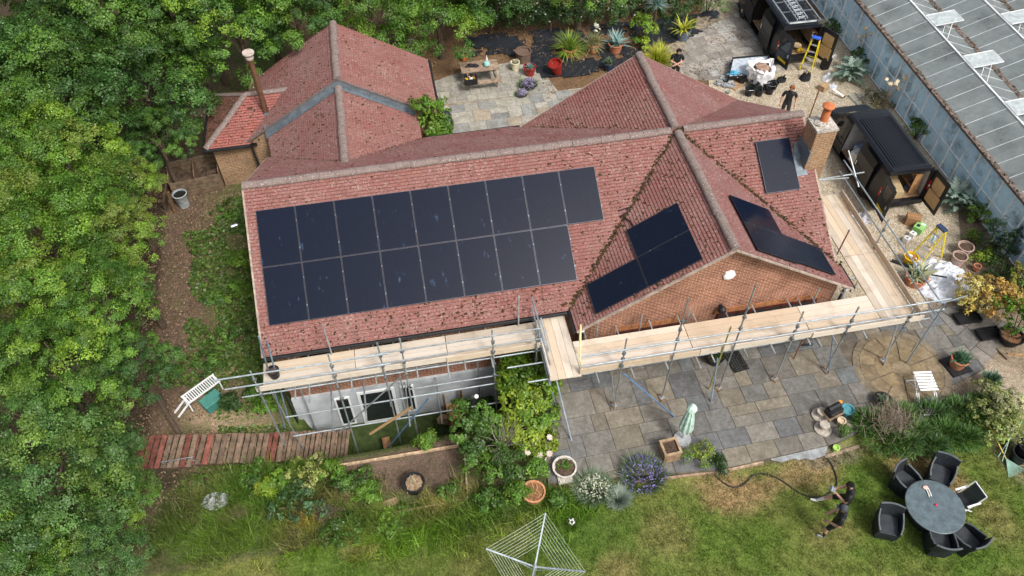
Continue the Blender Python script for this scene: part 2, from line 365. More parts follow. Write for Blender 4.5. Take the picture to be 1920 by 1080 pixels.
slab_fill(bm,[b2],PZ,[.45],[.45],[(.36,.34,.29),(.4,.38,.32),(.33,.32,.28)],3,.0,.008)
slab_fill(bm,[b3],PZ,[.45,.6,.75],[.45,.6,.9],[(.37,.34,.3),(.31,.285,.25),(.42,.41,.385),(.35,.325,.285),(.27,.245,.22)],12,.1,.008)
tag(bm.build('back_patio',M['slab']),'pale flagstone patio behind the house','patio',kind='structure')
sheet('back_patio_bed',[b1,b2,b3],PZ-.02,mat('pale joint',(.26,.22,.16),.95,.4,5),'sandy joints between the pale flagstones')
# gravel drive
N=NT('gravel'); v=N.n('TexVoronoi'); N.i(v,'Scale',26.); N.i(v,'Vector',N.co()); 
c=N.ramp(v.outputs['Color'],(.15,(.38,.29,.18)),(.45,(.54,.45,.31)),(.7,(.66,.58,.45)),(.95,(.76,.72,.64)))
c=N.mix(1.,c,N.ramp(v.outputs['Distance'],(.1,1.08),(.6,.62)),'MULTIPLY'); c=N.mix(1.,c,N.ramp(N.noise(1.2,4),(.3,.82),(.7,1.12)),'MULTIPLY')
N.bump(v.outputs['Distance'],-.6,.03); M['gravel']=N.fin(c,.9,.15)
sheet('gravel_drive',[[(4.0,-4.96),(8.0,-4.96),(8.3,-4.4),(10.6,-2.6),(12.2,.5),(12.5,12),(10.2,14.8),(9.05,8.75),(5.1,8.75),(4.0,5)]],PZ-.006,M['gravel'],'honey coloured gravel drive',.2)
tag(sheet('sunken_patio',[[(-11.75,-5.6),(-9.0,-5.6),(-9.0,-4.05),(-11.75,-4.05)]],-2.2,mat('green carpet',(.05,.075,.022),.95,.3,6,.4,60,fine=.3),'sunken yard floor of dark green artificial grass'),None)
# strip of stone path at the right of the patio
pm=MB(); slab_fill(pm,[[(8.2,-4.97),(8.6,-7.4),(10.6,-6.2),(9.4,-4.97)]],PZ-.02,[.9,.6],[1.1,.9],[(.25,.225,.2),(.21,.2,.185)],5,.5,.012)
tag(pm.build('stone_path',M['slab']),'worn slab path beside the gravel drive','path',kind='structure')
# ---------- house ----------
ZR=5.4; T=.61; KS=math.sqrt(1+T*T); XL,XR=-13.52,4.22; EV=4.42; GF=5.23; GB=4.25; W2=4.38
def build_w(mb,name,m,parent,**k):
    o=mb.build(name,m,parent,**k); o.location=-Vector(parent.location); return o
house=thing('house','long brick house with red tiled cross-gabled roof carrying solar panels','house',(-4.5,0,PZ))
RF=MB(); SL={}
def slope(O,U,S,poly,mi=0,co=.105,th=.024):
    O=Vector(O);U=Vector(U).normalized();S=Vector(S).normalized();Nn=U.cross(S)
    if Nn.z<0: Nn=-Nn
    poly=ccw(poly); s1=max(p[1] for p in poly); s0=min(p[1] for p in poly); u0=min(p[0] for p in poly)-1;u1=max(p[0] for p in poly)+1
    at=lambda u,s,h:O+U*u+S*s+Nn*h
    i=math.floor(s0/co)
    flip=(U.cross(S)).z<0
    while i*co<s1-1e-4:
        a=i*co; b=a+co; p=clip([(u0,a),(u1,a),(u1,b),(u0,b)],poly)
        if len(p)>2:
            pts=[at(u,s,.008+th*(s-a)/co) for u,s in p]; uv=[(u+.003*i,s+.003) for u,s in p]
            if flip: pts,uv=pts[::-1],uv[::-1]
            RF.face(pts,None,mi,uv)
            lo=[q for q in p if q[1]>b-1e-4]
            if len(lo)>=2:
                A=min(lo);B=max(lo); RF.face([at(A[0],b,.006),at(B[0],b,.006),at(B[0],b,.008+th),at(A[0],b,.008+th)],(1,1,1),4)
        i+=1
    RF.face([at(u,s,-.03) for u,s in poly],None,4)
    return lambda u,s,h=0.:at(u,s,h)
k=KS
dn=lambda x,y:(x,y,-T)
SL['front']=slope((XL,0,ZR),(1,0,0),dn(0,-1),[(0,0),(-XL,0),(-XL-EV,EV*k),(0,EV*k)])
SL['right']=slope((0,0,ZR),(1,0,0),dn(0,-1),[(0,0),(XR,0),(XR,XR*k)])
SL['wl']=slope((0,0,ZR),(0,-1,0),dn(-1,0),[(0,0),(GF,0),(GF,W2*k),(W2,W2*k)])
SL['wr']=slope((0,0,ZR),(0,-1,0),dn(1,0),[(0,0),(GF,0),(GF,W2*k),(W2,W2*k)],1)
BE=4.6
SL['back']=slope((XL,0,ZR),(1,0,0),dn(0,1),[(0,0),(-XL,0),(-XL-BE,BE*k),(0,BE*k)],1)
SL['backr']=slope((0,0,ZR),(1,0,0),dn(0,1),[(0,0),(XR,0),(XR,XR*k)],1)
SL['bl']=slope((0,0,ZR),(0,1,0),dn(-1,0),[(0,0),(GB,0),(GB,GB*k)],0)
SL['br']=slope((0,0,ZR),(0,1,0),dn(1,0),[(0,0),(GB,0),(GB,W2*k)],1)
# rear wing: a lower front length and a slightly higher rear length
RX=-10.6; Z1=4.32;Z2=4.62; y1=(ZR-Z1)/T
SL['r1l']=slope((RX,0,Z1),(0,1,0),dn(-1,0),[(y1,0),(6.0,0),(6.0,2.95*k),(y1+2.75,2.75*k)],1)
SL['r1r']=slope((RX,0,Z1),(0,1,0),dn(1,0),[(y1,0),(6.0,0),(6.0,2.7*k),(y1+2.7,2.7*k)],0)
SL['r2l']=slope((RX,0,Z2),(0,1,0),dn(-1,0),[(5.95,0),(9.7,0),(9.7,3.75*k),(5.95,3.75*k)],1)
SL['r2r']=slope((RX,0,Z2),(0,1,0),dn(1,0),[(5.95,0),(9.7,0),(9.7,3.5*k),(5.95,3.5*k)],0)
# small hipped end on the left
hx,hy,hz=-14.2,7.55,3.32; ez=2.3; hw=(hz-ez)/T
SL['h1']=slope((-12.5,hy,hz),(-1,0,0),dn(0,-1),[(0,0),(1.7,0),(1.7+hw,hw*k),(1.75,hw*k)],3)
SL['h3']=slope((-12.5,hy,hz),(-1,0,0),dn(0,1),[(0,0),(1.7,0),(1.7+hw,hw*k),(1.75,hw*k)],2)
SL['h2']=slope((hx,hy,hz),(0,1,0),dn(-1,0),[(0,0),(hw,hw*k),(-hw,hw*k)],2)
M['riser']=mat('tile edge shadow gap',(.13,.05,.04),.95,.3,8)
roof=build_w(RF,'roof',[M['tile'],M['tile_viewlight'],M['tiled'],M['tiler'],M['riser']],house)
# ridge tiles
rg=MB()
def ridge(a,b,r=.135,L=.46,seed=0,flat=False):
    a=Vector(a);b=Vector(b); n=max(1,round((b-a).length/L)); d=(b-a)/n; R=random.Random(seed); t=d.normalized()
    side=t.cross(Vector((0,0,1))).normalized(); up=side.cross(t)
    for i in range(n):
        p=a+d*i; q=p+d*.985; j=R.uniform(-.012,.012); pr=[]
        for e,rr in((p,r*R.uniform(1.,1.06)),(q,r*.96)):
            pr.append([e+side*(math.cos(an)*rr*1.05+j)+up*(math.sin(an)*rr*(.55 if flat else .8)-.02) for an in [math.pi*m/8-.12+.03*m for m in range(9)]])
        for m in range(8): rg.face([pr[0][m],pr[0][m+1],pr[1][m+1],pr[1][m]])
        for s_ in (0,1): rg.face(pr[s_] if s_==0 else pr[s_][::-1])
e=.03
ridge((XL-.03,0,ZR+e),(-.2,0,ZR+e),seed=1); ridge((XR+.03,0,ZR+e),(.2,0,ZR+e),seed=2)
ridge((0,-GF-.02,ZR+e),(0,-.1,ZR+e),seed=3); ridge((0,GB+.02,ZR+e),(0,.1,ZR+e),seed=4)
ridge((RX,y1-.1,Z1+e),(RX,5.93,Z1+e),seed=5); ridge((RX,6.0,Z2+e),(RX,9.7,Z2+e),seed=6)
ridge((hx,hy,hz+e),(-12.45,hy,hz+e),.11,seed=7); ridge((hx-hw,hy-hw,ez+.04),(hx,hy,hz+.04),.12,.32,8,True); ridge((hx-hw,hy+hw,ez+.04),(hx,hy,hz+.04),.1,.32,9,True)
rg.build('ridge_tiles',M['ridge'],roof,smooth=True)
# mortar verges and lead
M['vm']=mat('verge mortar',(.36,.29,.235),.9,.3,6)
def vbar(a,b,w_=.07,h=.05):
    vg=MB(); vg.bar(a,b,w_,h); vg.build('verge',M['vm'],roof)
for s_ in(-1,1):
    vbar((s_*W2,-GF-.03,ZR-W2*T-.02),(0,-GF-.03,ZR-.02)); vbar((s_*GB,GB+.02,ZR-GB*T-.02),(0,GB+.02,ZR-.02))
    vbar((XL-.03,s_*(EV if s_<0 else BE),ZR-(EV if s_<0 else BE)*T-.03),(XL-.03,0,ZR-.03)); vbar((XR+.03,s_*XR,ZR-XR*T-.03),(XR+.03,0,ZR-.03))
lm=MB()
for s_,x1,zz in((-1,3.0,0),(1,2.62,0)):
    a=Vector((RX,5.9,Z1+.05)); b=Vector((RX+s_*x1,5.9,Z1+.05-x1*T)); o=Vector((0,-.15,0)); lm.face([a+o,b+o,b,a]); lm.face([a,b,b+Vector((0,.02,.27)),a+Vector((0,.02,.27))])
lm.build('lead_flashing',M['lead'],roof)
wl=MB(); wl.bar((RX-3.75,5.93,Z2-3.75*T+.03),(RX,5.93,Z2+.03),.07,.05); wl.bar((RX+3.5,5.93,Z2-3.5*T+.03),(RX,5.93,Z2+.03),.07,.05); wl.build('bargeboard',mat('grey barge',(.16,.13,.12),.8),roof)
# moss clumps and debris in the valleys
ms=MB(); R=random.Random(5)
def clump(P,r):
    n=5; a0=R.random()*6; top=P+Vector((0,0,r*.55)); ring=[P+Vector((math.cos(a0+i*1.2566)*r*R.uniform(.7,1.2),math.sin(a0+i*1.2566)*r*R.uniform(.7,1.2),-.005)) for i in range(n)]
    c=R.choice([(1,1,1),(1.6,1.2,.8),(.8,.8,.8),(1.2,1.5,.6)])
    for i in range(n): ms.face([ring[i],ring[(i+1)%n],top],c)
def rnd(sl,u0,u1,s0,s1,n,r=(.015,.045),test=None):
    for _ in range(n):
        u=R.uniform(u0,u1);s=R.uniform(s0,s1)
        if test and not test(u,s): continue
        clump(SL[sl](u,s,.03),R.uniform(*r)*(1 if R.random()<.9 else 1.6))
rnd('front',0,13.5-EV,4.1,5.15,420); rnd('front',9.2,13.4,.3,5.1,300,test=lambda u,s:u<-XL-s/k); rnd('front',.1,13,.1,.9,160,(.012,.03))
rnd('right',.1,4.2,.1,5,520,test=lambda u,s:u>s/k); rnd('wr',.1,5.2,.3,5,420,test=lambda u,s:u>s/k and s>2); rnd('wl',0,5.2,.2,5,520,test=lambda u,s:u>s/k)
rnd('back',.2,13,.2,5,420,(.012,.035),lambda u,s:u<-XL-s/k); rnd('bl',.1,4.2,.2,5,200,test=lambda u,s:u>s/k)
rnd('r2l',6,9.6,.3,4.3,260,(.015,.04)); rnd('r1l',3,5.9,.3,3,130); rnd('r1r',3,5.9,.2,3,110); rnd('r2r',6,9.6,.3,4,90); rnd('h2',-1.5,1.5,.2,1.9,420,(.02,.05),lambda u,s:abs(u)<s/k); rnd('h1',.5,3,.2,1.9,120,test=lambda u,s:u<1.7+s/k)
for _ in range(1150):   # valley lines
    t_=R.random(); s_=R.choice([-1,1]); d=t_*4.3; P=Vector((s_*d,-d,ZR-d*T+.035)); clump(P+Vector((R.gauss(0,.07),R.gauss(0,.07),0)),R.uniform(.025,.065))
for _ in range(260):
    d=R.uniform(.2,2.7); s_=R.choice([-1,1]); clump(Vector((RX+s_*d,y1+d,Z1-d*T+.03))+Vector((R.gauss(0,.05),R.gauss(0,.05),0)),R.uniform(.015,.04))
    d=R.uniform(.2,4.2); clump(Vector((-d,d,ZR-d*T+.03))+Vector((R.gauss(0,.05),R.gauss(0,.05),0)),R.uniform(.015,.04))
M['moss_c']=mat('moss clump',(.05,.033,.02),.95,.4,20,attr=True)
o=ms.build('moss',M['moss_c'],roof); o['kind']='stuff'
# walls
FW=-4.05
wb=MB(); wb.box((-4.7,.1,1.45),(17.3,8.3,2.45)); build_w(wb,'wall',M['brick'],house)
wb=MB(); wb.box((-4.7,.1,-1.05),(17.26,8.26,2.7)); build_w(wb,'lower_wall',M['brick'],house)
wb=MB(); wb.box((-10.0,FW-.02,-1.26),(6.7,.1,2.2)); build_w(wb,'rendered_wall',M['render'],house)
def pent(y0,y1,xc,hw_,zt,zb,m,name):
    mb=MB(); ze=zt-hw_*T
    P=[(xc-hw_,zb),(xc+hw_,zb),(xc+hw_,ze),(xc,zt),(xc-hw_,ze)]
    mb.face([(x,y0,z) for x,z in P]); mb.face([(x,y1,z) for x,z in P][::-1])
    for i in range(5):
        a,b=P[i],P[(i+1)%5]; mb.face([(a[0],y0,a[1]),(a[0],y1,a[1]),(b[0],y1,b[1]),(b[0],y0,b[1])])
    return build_w(mb,name,m,house)
pent(-4.95,0,0,4.05,ZR-.12,-.2,M['brick'],'gable_wall'); pent(0,4.1,0,4.05,ZR-.12,.2,M['brick'],'gable_wall')
pent(0,6.1,RX,2.5,Z1-.12,.0,M['brickb'],'wing_wall'); pent(6.02,9.55,RX,3.55,Z2-.1,.0,M['brickb'],'wing_wall')
for s_ in(-1,1): pass
mb=MB(); ze=ZR-4.1*T
for x in(-13.3,3.98): mb.face([(x,-4.0,2.5),(x,4.2,2.5),(x,0.05,ZR-.12)])
build_w(mb,'gable_infill',M['brick'],house)
mb=MB(); mb.box((-14.35,hy,1.1),(2.7,2.9,2.3)); build_w(mb,'annex_wall',M['brickb'],house)
# fascia, gutters
def gutter(a,b,r=.055,nm='gutter'):
    g_=MB(); g_.path([a,b],r,8); build_w(g_,nm,M['black'],house,smooth=True)
gutter((XL,-EV-.05,ZR-EV*T-.05),(-4.5,-EV-.05,ZR-EV*T-.05)); gutter((XL,BE+.05,ZR-BE*T-.05),(-4.2,BE+.05,ZR-BE*T-.05))
gutter((hx-hw-.05,hy-hw-.05,ez-.04),(-14.25,hy-hw-.05,ez-.04)); gutter((hx-hw-.06,hy-hw-.05,ez-.04),(hx-hw-.06,hy+hw,ez-.04)); gutter((RX+3.55,5.95,Z2-3.5*T-.05),(RX+3.55,9.7,Z2-3.5*T-.05))
gutter((-W2-.05,-GF,ZR-W2*T-.05),(-W2-.05,-4.4,ZR-W2*T-.05)); gutter((W2+.05,-GF,ZR-W2*T-.05),(W2+.05,-4.2,ZR-W2*T-.05))
gutter((-14.22,hy-hw,ez),(-14.18,hy-hw+.1,.3),.04,'downpipe'); gutter((W2+.02,-4.9,2.6),(W2-.1,-4.97,.45),.04,'downpipe'); gutter((XL+.05,-4.25,2.6),(XL+.1,-4.12,-1.9),.04,'downpipe')
fs=MB(); fs.box((-9.0,-4.36,2.62),(8.9,.03,.16)); fs.box((-8.9,4.56,2.5),(9.2,.03,.16)); fs.box((-4.33,-4.9,2.64),(.03,.7,.14)); fs.box((4.33,-4.75,2.64),(.03,1.0,.14))
fs.box((-14.9,hy-hw+.03,ez-.06),(1.8,.03,.14)); build_w(fs,'fascia',M['black'],house)
fs=MB(); fs.box((-4.24,-5.12,2.66),(.2,.2,.12)); fs.box((4.24,-5.12,2.66),(.2,.2,.12)); build_w(fs,'soffit_box',M['white'],house,bev=.005)
# windows and doors
def window(x0,x1,z0,z1,y,fm,pm_,muls=1,name='window',fw=.06):
    f=MB(); d=.07; yy=y-.015
    for x in(x0+fw/2,x1-fw/2): f.box((x,yy,(z0+z1)/2),(fw,d,z1-z0))
    for z in(z0+fw/2,z1-fw/2): f.box(((x0+x1)/2,yy-.001,z),(x1-x0-2*fw,d,fw))
    for i in range(1,muls): f.box((x0+(x1-x0)*i/muls,yy-.002,(z0+z1)/2),(fw,d,z1-z0-2*fw))
    o=build_w(f,name,fm,house); p=MB(); p.box(((x0+x1)/2,y-.02,(z0+z1)/2),(x1-x0-2*fw,.03,z1-z0-2*fw)); p.build('pane',pm_,o); return o
for x0,x1 in((-12.6,-11.6),(-10.5,-9.4),(-6.4,-5.2)): window(x0,x1,1.35,2.42,FW,M['maroon'],M['glassd'],2)
window(-3.0,-1.0,.95,1.98,-4.95,M['maroon'],M['glassd'],3)
window(.2,3.5,.45,2.1,-4.95,M['maroon'],M['glassd'],3,'patio_door',.09)
M['lint']=mat('soldier bricks',(.42,.18,.09),.9,.25,7,attr=True)
for x0,x1,z in((-3.1,-.9,1.99),(.1,3.6,2.11)):
    lt=MB(); n=int((x1-x0)/.075)
    for i in range(n): lt.box((x0+(i+.5)*(x1-x0)/n,-4.955,z+.11),(.064,.03,.215),col=(1,.9+.2*random.Random(i).random(),.9))
    build_w(lt,'lintel',M['lint'],house)
wd=M['white']
o=window(-11.3,-10.08,-2.22,-.32,FW-.07,wd,M['glassd'],1,'french_door',.1); 
window(-12.05,-11.55,-2.1,-.45,FW-.07,wd,M['glassd'],1); window(-9.9,-9.45,-1.9,-.35,FW-.07,wd,M['glassd'],1)
hd=MB(); hd.box((-10.3,FW-.16,-1.2),(.03,.08,.2)); hd.build('handle',M['metal'],o)
# lamp and badge on the gable
lp=MB(); lp.lathe([(.02,.2),(.11,.12),(.13,0),(.12,-.02),(.03,-.12)],(.23,-5.12,2.45),10); lp.box((.23,-5.02,2.5),(.08,.15,.12)); build_w(lp,'wall_lamp',M['black'],house)
bd=MB(); bd.lathe([(.02,-.04),(.19,-.03),(.19,.03),(.13,.05),(.0001,.05)],(.2,-4.98,3.97),8,Matrix.Rotation(rad(90),3,'X')); build_w(bd,'alarm_box',M['white'],house)
bd=MB(); bd.box((-13.55,6.0,2.75),(.1,.1,.4)); bd.box((-13.5,5.97,2.5),(.16,.1,.12)); build_w(bd,'vent_pipe',M['lead'],house,bev=.01)
# chimney
ch=MB(); ch.box((4.2,-1.25,3.2),(.68,.7,5.5)); ch.box((4.28,-1.25,2.0),(.75,.85,3.2)); chim=build_w(ch,'chimney',M['brickb'],house)
c2=MB(); c2.box((4.2,-1.25,5.985),(.72,.74,.07)); c2.blob((4.2,-1.25,6.02),(.3,.3,.08),3,.5,3); c2.build('chimney_cap',mat('mortar flaunching',(.42,.39,.34),.95,.5,14,.6,24),chim)
c3=MB(); cc=(4.22,-1.2,6.04); c3.lathe([(.13,0),(.125,.4),(.115,.42),(.115,.46)],cc,14); c3.lathe([(.1,.46),(.1,.56)],cc,10,mi=1); c3.lathe([(.05,.7),(.19,.6),(.19,.555),(.12,.55)],cc,16); c3.lathe([(.19,.6),(.1,.66),(.0001,.67)],cc,16); c3.build('chimney_pot',[mat('orange clay pot',(.52,.16,.06),.7,.15,8),M['dark']],chim,smooth=True)
c4=MB(); c4.box((3.84,-1.25,5.0),(.03,.8,.5)); c4.face([(3.5,-1.75,ZR-1.75*T+.05),(3.95,-1.75,ZR-1.75*T+.05),(3.95,-.8,ZR-.8*T+.05),(3.72,-.8,ZR-.8*T+.05)]); c4.build('lead_apron',M['lead'],chim)
c5=MB(); c5.tube((3.84,-.95,4.9),(3.95,-.85,7.05),.022,col=(1,1,1)); c5.build('aerial_pole',M['rust'],chim)
# flue
fl=MB(); fb=Vector((-13.52,6.86,2.75)); fl.tube(fb+Vector((0,0,.15)),fb+Vector((0,0,2.55)),.105,n=14); flue=build_w(fl,'flue',mat('sooty rusted flue',(.085,.045,.03),.6,.4,4,col2=(.18,.09,.05)),house,smooth=True)
f2=MB(); f2.lathe([(.2,-.15),(.14,.1),(.115,.2)],fb,14); f2.build('flue_collar',M['lead'],flue,smooth=True)
f3=MB(); f3.lathe([(.13,2.5),(.15,2.55),(.15,2.62),(.12,2.63)],fb,16); f3.lathe([(.05,2.6),(.05,2.75)],fb,8); f3.lathe([(.0001,2.73),(.21,2.74),(.215,2.77),(.2,2.8),(.0001,2.81)],fb,20); f3.build('flue_cap',mat('pale cap',(.5,.42,.36),.6,.2,5),flue,smooth=True)
# ---------- solar panels ----------
PWD,PHT=1.134,1.722
N=NT('solar glass'); oi=N.n('ObjectInfo'); uv=N.co('Object')
vv=N.n('VectorMath'); vv.operation='ADD'; N.i(vv,0,uv); N.i(vv,1,oi.outputs['Location'])
refl=N.ramp(N.noise(3.4,5,N.n('Mapping',Vector=vv.outputs[0],Scale=Vector((1.5,.6,1))).outputs[0],.65),(.64,0.),(.76,.6)); sm2=N.ramp(N.noise(60,2,vv.outputs[0]),(.72,0.),(.76,.35))  # bluish reflection streaks painted into the glass colour; the fine specks are droppings
c=N.mix(refl,(.006,.010,.023),(.08,.15,.27)); c=N.mix(sm2,c,(.2,.24,.3))
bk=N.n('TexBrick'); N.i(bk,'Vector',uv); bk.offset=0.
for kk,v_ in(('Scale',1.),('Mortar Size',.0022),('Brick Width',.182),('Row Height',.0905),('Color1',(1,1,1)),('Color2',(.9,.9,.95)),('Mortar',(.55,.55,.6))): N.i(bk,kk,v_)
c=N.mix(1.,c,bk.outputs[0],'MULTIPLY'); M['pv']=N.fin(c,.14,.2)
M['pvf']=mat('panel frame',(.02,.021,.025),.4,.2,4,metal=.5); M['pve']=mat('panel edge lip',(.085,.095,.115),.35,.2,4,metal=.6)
proto=None
def panel(sl,u,s,label,grp,flip=False,clean=0):
    """u,s: upper left corner on the slope, seen down the slope"""
    global proto
    f=SL[sl]; o=f(u,s,.1); ux=(f(u+1,s,.1)-o).normalized(); sy=(f(u,s+1,.1)-o).normalized()
    X=ux; Y=-sy; Z=X.cross(Y)
    if Z.z<0: X=-X; Z=X.cross(Y)
    c=f(u+PWD/2,s+PHT/2,.09)
    if proto is None:
        t=thing('solar_panel',label,'solar panel',(0,0,0),0,grp)
        a=MB(); a.box((0,0,0),(PWD,PHT,.03)); fr=a.build('frame',M['pvf'],t)
        e=MB()
        for x in(-1,1): e.box((x*(PWD/2-.005),0,.0165),(.01,PHT,.005)); e.box((0,x*(PHT/2-.005),.0167),(PWD-.022,.01,.005))
        e.build('edge_lip',M['pve'],t)
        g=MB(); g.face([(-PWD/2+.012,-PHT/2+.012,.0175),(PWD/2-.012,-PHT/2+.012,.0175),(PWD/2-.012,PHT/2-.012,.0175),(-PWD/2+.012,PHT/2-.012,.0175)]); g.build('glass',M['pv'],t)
        for yy in(-.42,.42):
            cl_=MB(); cl_.box((PWD/2+.008,yy,.02),(.028,.04,.01),col=(.5,.5,.5)); cl_.box((PWD/2+.009,yy,-.04),(.03,.03,.1),col=(.4,.4,.4)); cl_.build('clamp',M['galv'],t)
        proto=t
    else: t=copytree(proto)
    t['label']=label; t['group']=grp; t.name='solar_panel'
    t.matrix_world=Matrix(((X.x,Y.x,Z.x,c.x),(X.y,Y.y,Z.y,c.y),(X.z,Y.z,Z.z,c.z),(0,0,0,1)))
ordn=['leftmost','second from left','third from left','fourth from left','fifth from left','sixth from left','seventh from left','eighth from left','ninth from left']
pu,ps=-13.2325-XL,.8385
for r,nn in((0,9),(1,8)):
    for i in range(nn):
        nm='rightmost' if i==nn-1 else ordn[i]
        panel('front',pu+i*(PWD+.018),ps+r*(PHT+.018),'black solar panel, %s in the %s row of the big array'%(nm,'upper' if r==0 else 'lower'),'solar panels on the front roof')
for sl,nm,ss_ in(('wl','left',.92),('wr','right',.87)):
    panel(sl,2.78,ss_,'solar panel on the %s slope of the front gable, topmost in its group'%nm,'solar panels on the front gable')
    panel(sl,2.78+PWD+.02,ss_,'solar panel on the %s gable slope, by the ridge nearest the brick wall'%nm,'solar panels on the front gable')
    panel(sl,2.78+PWD+.02 if sl=='wl' else 2.72+PWD+.02,ss_+PHT+.02,'black solar panel lowest on the %s slope of the front gable'%nm,'solar panels on the front gable')
panel('right',2.44,.74,'single black solar panel alone on the tiles beside the brick chimney','solar panels on the front roof')
cb=MB(); P0=SL['front'](11.15,2.35,.05); P1=SL['front'](11.75,2.3,.05); P2=Vector((-2.35,-2.2,ZR-2.2*T+.1)); P3=SL['wl'](2.75,2.4,.06)
cb.path([P0,(P0+P1)/2+Vector((0,.05,0)),P1,P2,(P2+P3)/2+Vector((.1,0,.0)),P3],.022,6); tag(cb.build('cable',M['black'],smooth=True),'black cable running over the roof valley between two panel groups','cable')
# ---------- scaffold ----------
scaf=thing('scaffold','galvanised tube scaffold with pale board decks along the front of the house','scaffold',(-4,-6,PZ))
DZ=2.42; R=random.Random(11)
BT=[(1,1,1),(1.1,1.08,1.06),(.86,.83,.8),(1.0,.93,.84),(1.08,1.08,1.1),(.82,.8,.78),(.92,.84,.74)]
def board(a,b,wd=.217,th=.038,z=DZ,name='deck_board',up=(0,0,1)):
    mb=MB(); a=Vector((a[0],a[1],z+R.uniform(-.003,.003)));b=Vector((b[0],b[1],z+R.uniform(-.003,.003))); L=(b-a).length; c=R.choice(BT)
    d=(b-a)/L; y=Vector(up).cross(d).normalized(); zz=d.cross(y); o=R.uniform(0,20)
    mb.bar(a,b,wd,th,c,up=up)
    mb.U=[[((p[0]*d.x+p[1]*d.y)*.35+o,(p[0]*y.x+p[1]*y.y+p[2]*(y.z+.4))*9+o) for p in (mb.V[i] for i in f)] for f in mb.F]
    return build_w(mb,name,M['board'],scaf)
def tub(name,a,b,r=.0242,c=(1,1,1),m='galv',clips=(),parent=scaf):
    mb=MB(); k=R.uniform(.75,1.1); mb.tube(a,b,r,n=8,col=tuple(v*k for v in c))
    a=Vector(a);b=Vector(b)
    for t in clips:
        p=a.lerp(b,t); mb.box(p,(.085,.085,.09),R.random(),col=(.55,.55,.55)); mb.tube(p+Vector((.03,-.05,.02)),p+Vector((.06,.05,-.02)),.018,n=5,col=(.5,.45,.4))
    return build_w(mb,name,M[m],scaf,smooth=True)
def runs(xs,ys,horiz=True,z=DZ):
    for i in range(len(xs)-1):
        for y in ys:
            g=.006; a,b=xs[i]+g+R.uniform(0,.012),xs[i+1]-g
            board((a,y),(b,y),z=z) if horiz else board((y,a),(y,b),z=z)
runs([-13.6,-10.95,-8.25,-5.46],[-4.56,-4.785,-5.01,-5.235])
runs([-4.55,-1.1,2.55,4.86],[-5.5,-5.725,-5.95,-6.175,-6.4])
runs([-6.62,-4.15],[-5.34,-5.115,-4.89,-4.665],False)
runs([-6.5,-3.75,-.95],[4.98,5.205,5.43,5.655,5.88],False)
def toe(a,b): board(a,b,.225,.038,DZ+.135,'toe_board',Vector((0,0,1)).cross(Vector((b[0]-a[0],b[1]-a[1],0))).normalized())
toe((-13.75,-5.4),(-10.1,-5.4)); toe((-10.3,-5.37),(-7.9,-5.37)); toe((-8.3,-5.41),(-5.5,-5.41))
toe((-4.6,-6.55),(-1.0,-6.55)); toe((-.98,-6.55),(2.6,-6.55)); toe((2.5,-6.59),(6.05,-6.59)); toe((6.03,-6.5),(6.03,-3.2)); toe((6.05,-3.6),(6.05,-1.0)); toe((-5.47,-6.6),(-5.47,-4.6))
lx=[-13.65,-11.55,-10.12,-9.55,-6.9,-5.62]
for i,x in enumerate(lx): tub('upright',(x,-5.47,(-.6,-2.25,-2.25,-2.25,-2.25,-1.0)[i]),(x+R.uniform(-.05,.05),-5.47,(3.55,3.8,3.95,4.0,3.75,3.8)[i]),clips=(.62,.72,.82,.9))
for x,z in((-13.62,4.3),(-13.45,4.1)): tub('upright',(x,-4.9,-.5),(x+.35,-4.9,z),c=(.75,.95,1.15))
for x in(-12.9,-9.8,-7.3): tub('upright',(x,-4.3,-2.25),(x,-4.32,2.7))
for x in(-11.6,-6.0): tub('upright',(x,-4.5,1.9),(x,-4.52,3.9))
for z in(DZ+.55,DZ+1.05):
    tub('guard_rail',(-14.5 if z<3.2 else -14.7,-5.53,z),(-9.9,-5.53,z),c=(1.1,1.15,1.2)); tub('guard_rail',(-10.4,-5.5,z+.01),(-5.5,-5.5,z+.03))
    tub('guard_rail',(-4.62,-6.66,z),(.9,-6.66,z),c=(1,1.05,1.1)); tub('guard_rail',(.5,-6.69,z+.01),(6.5,-6.69,z),c=(1.1,1.12,1.15))
    tub('guard_rail',(6.13,-6.8,z),(6.13,-.4,z),c=(1,1.1,1.15)); tub('guard_rail',(-5.55,-4.3,z),(-5.55,-6.75,z))
for z,x0,x1 in((DZ-.1,-14.2,-5.2),(.93,-13.3,-6.8),(1.36,-9.5,-6.8),(-.2,-13.3,-6.7)): tub('ledger',(x0,-5.43,z),(x1,-5.43,z),c=(1.05,1.08,1.1))
tub('ledger',(-13.3,-4.4,.95),(-7,-4.4,.95)); tub('ledger',(-4.7,-6.5,DZ-.1),(6.4,-6.5,DZ-.1)); tub('ledger',(5.98,-6.8,DZ-.1),(5.98,-.7,DZ-.1)); tub('ledger',(-5.5,-4.3,DZ-.1),(-5.5,-6.7,DZ-.1)); tub('ledger',(-4.7,-5.35,DZ-.1),(5,-5.35,DZ-.1))
for x,l in((-12.7,.3),(-12.3,.5),(-11.1,.35),(-10.4,.3),(-9.2,.25),(-8.3,.45),(-7.8,.35),(-7.0,.3)): tub('transom',(x,-4.1,DZ-.05),(x,-5.5-l,DZ-.05))
for x in(-4.1,-3.1,-2.05,-1.15,-.65,.35,1.25,2.4,2.75,3.2,4.2): tub('transom',(x,-5.0,DZ-.05),(x+R.uniform(-.08,.08),-6.78-R.uniform(0,.2),DZ-.05),c=(1.15,1.15,1.15))
for y in(-5.9,-4.6,-3.4,-2.1,-1.0): tub('transom',(4.7,y,DZ-.05),(6.3,y,DZ-.05))
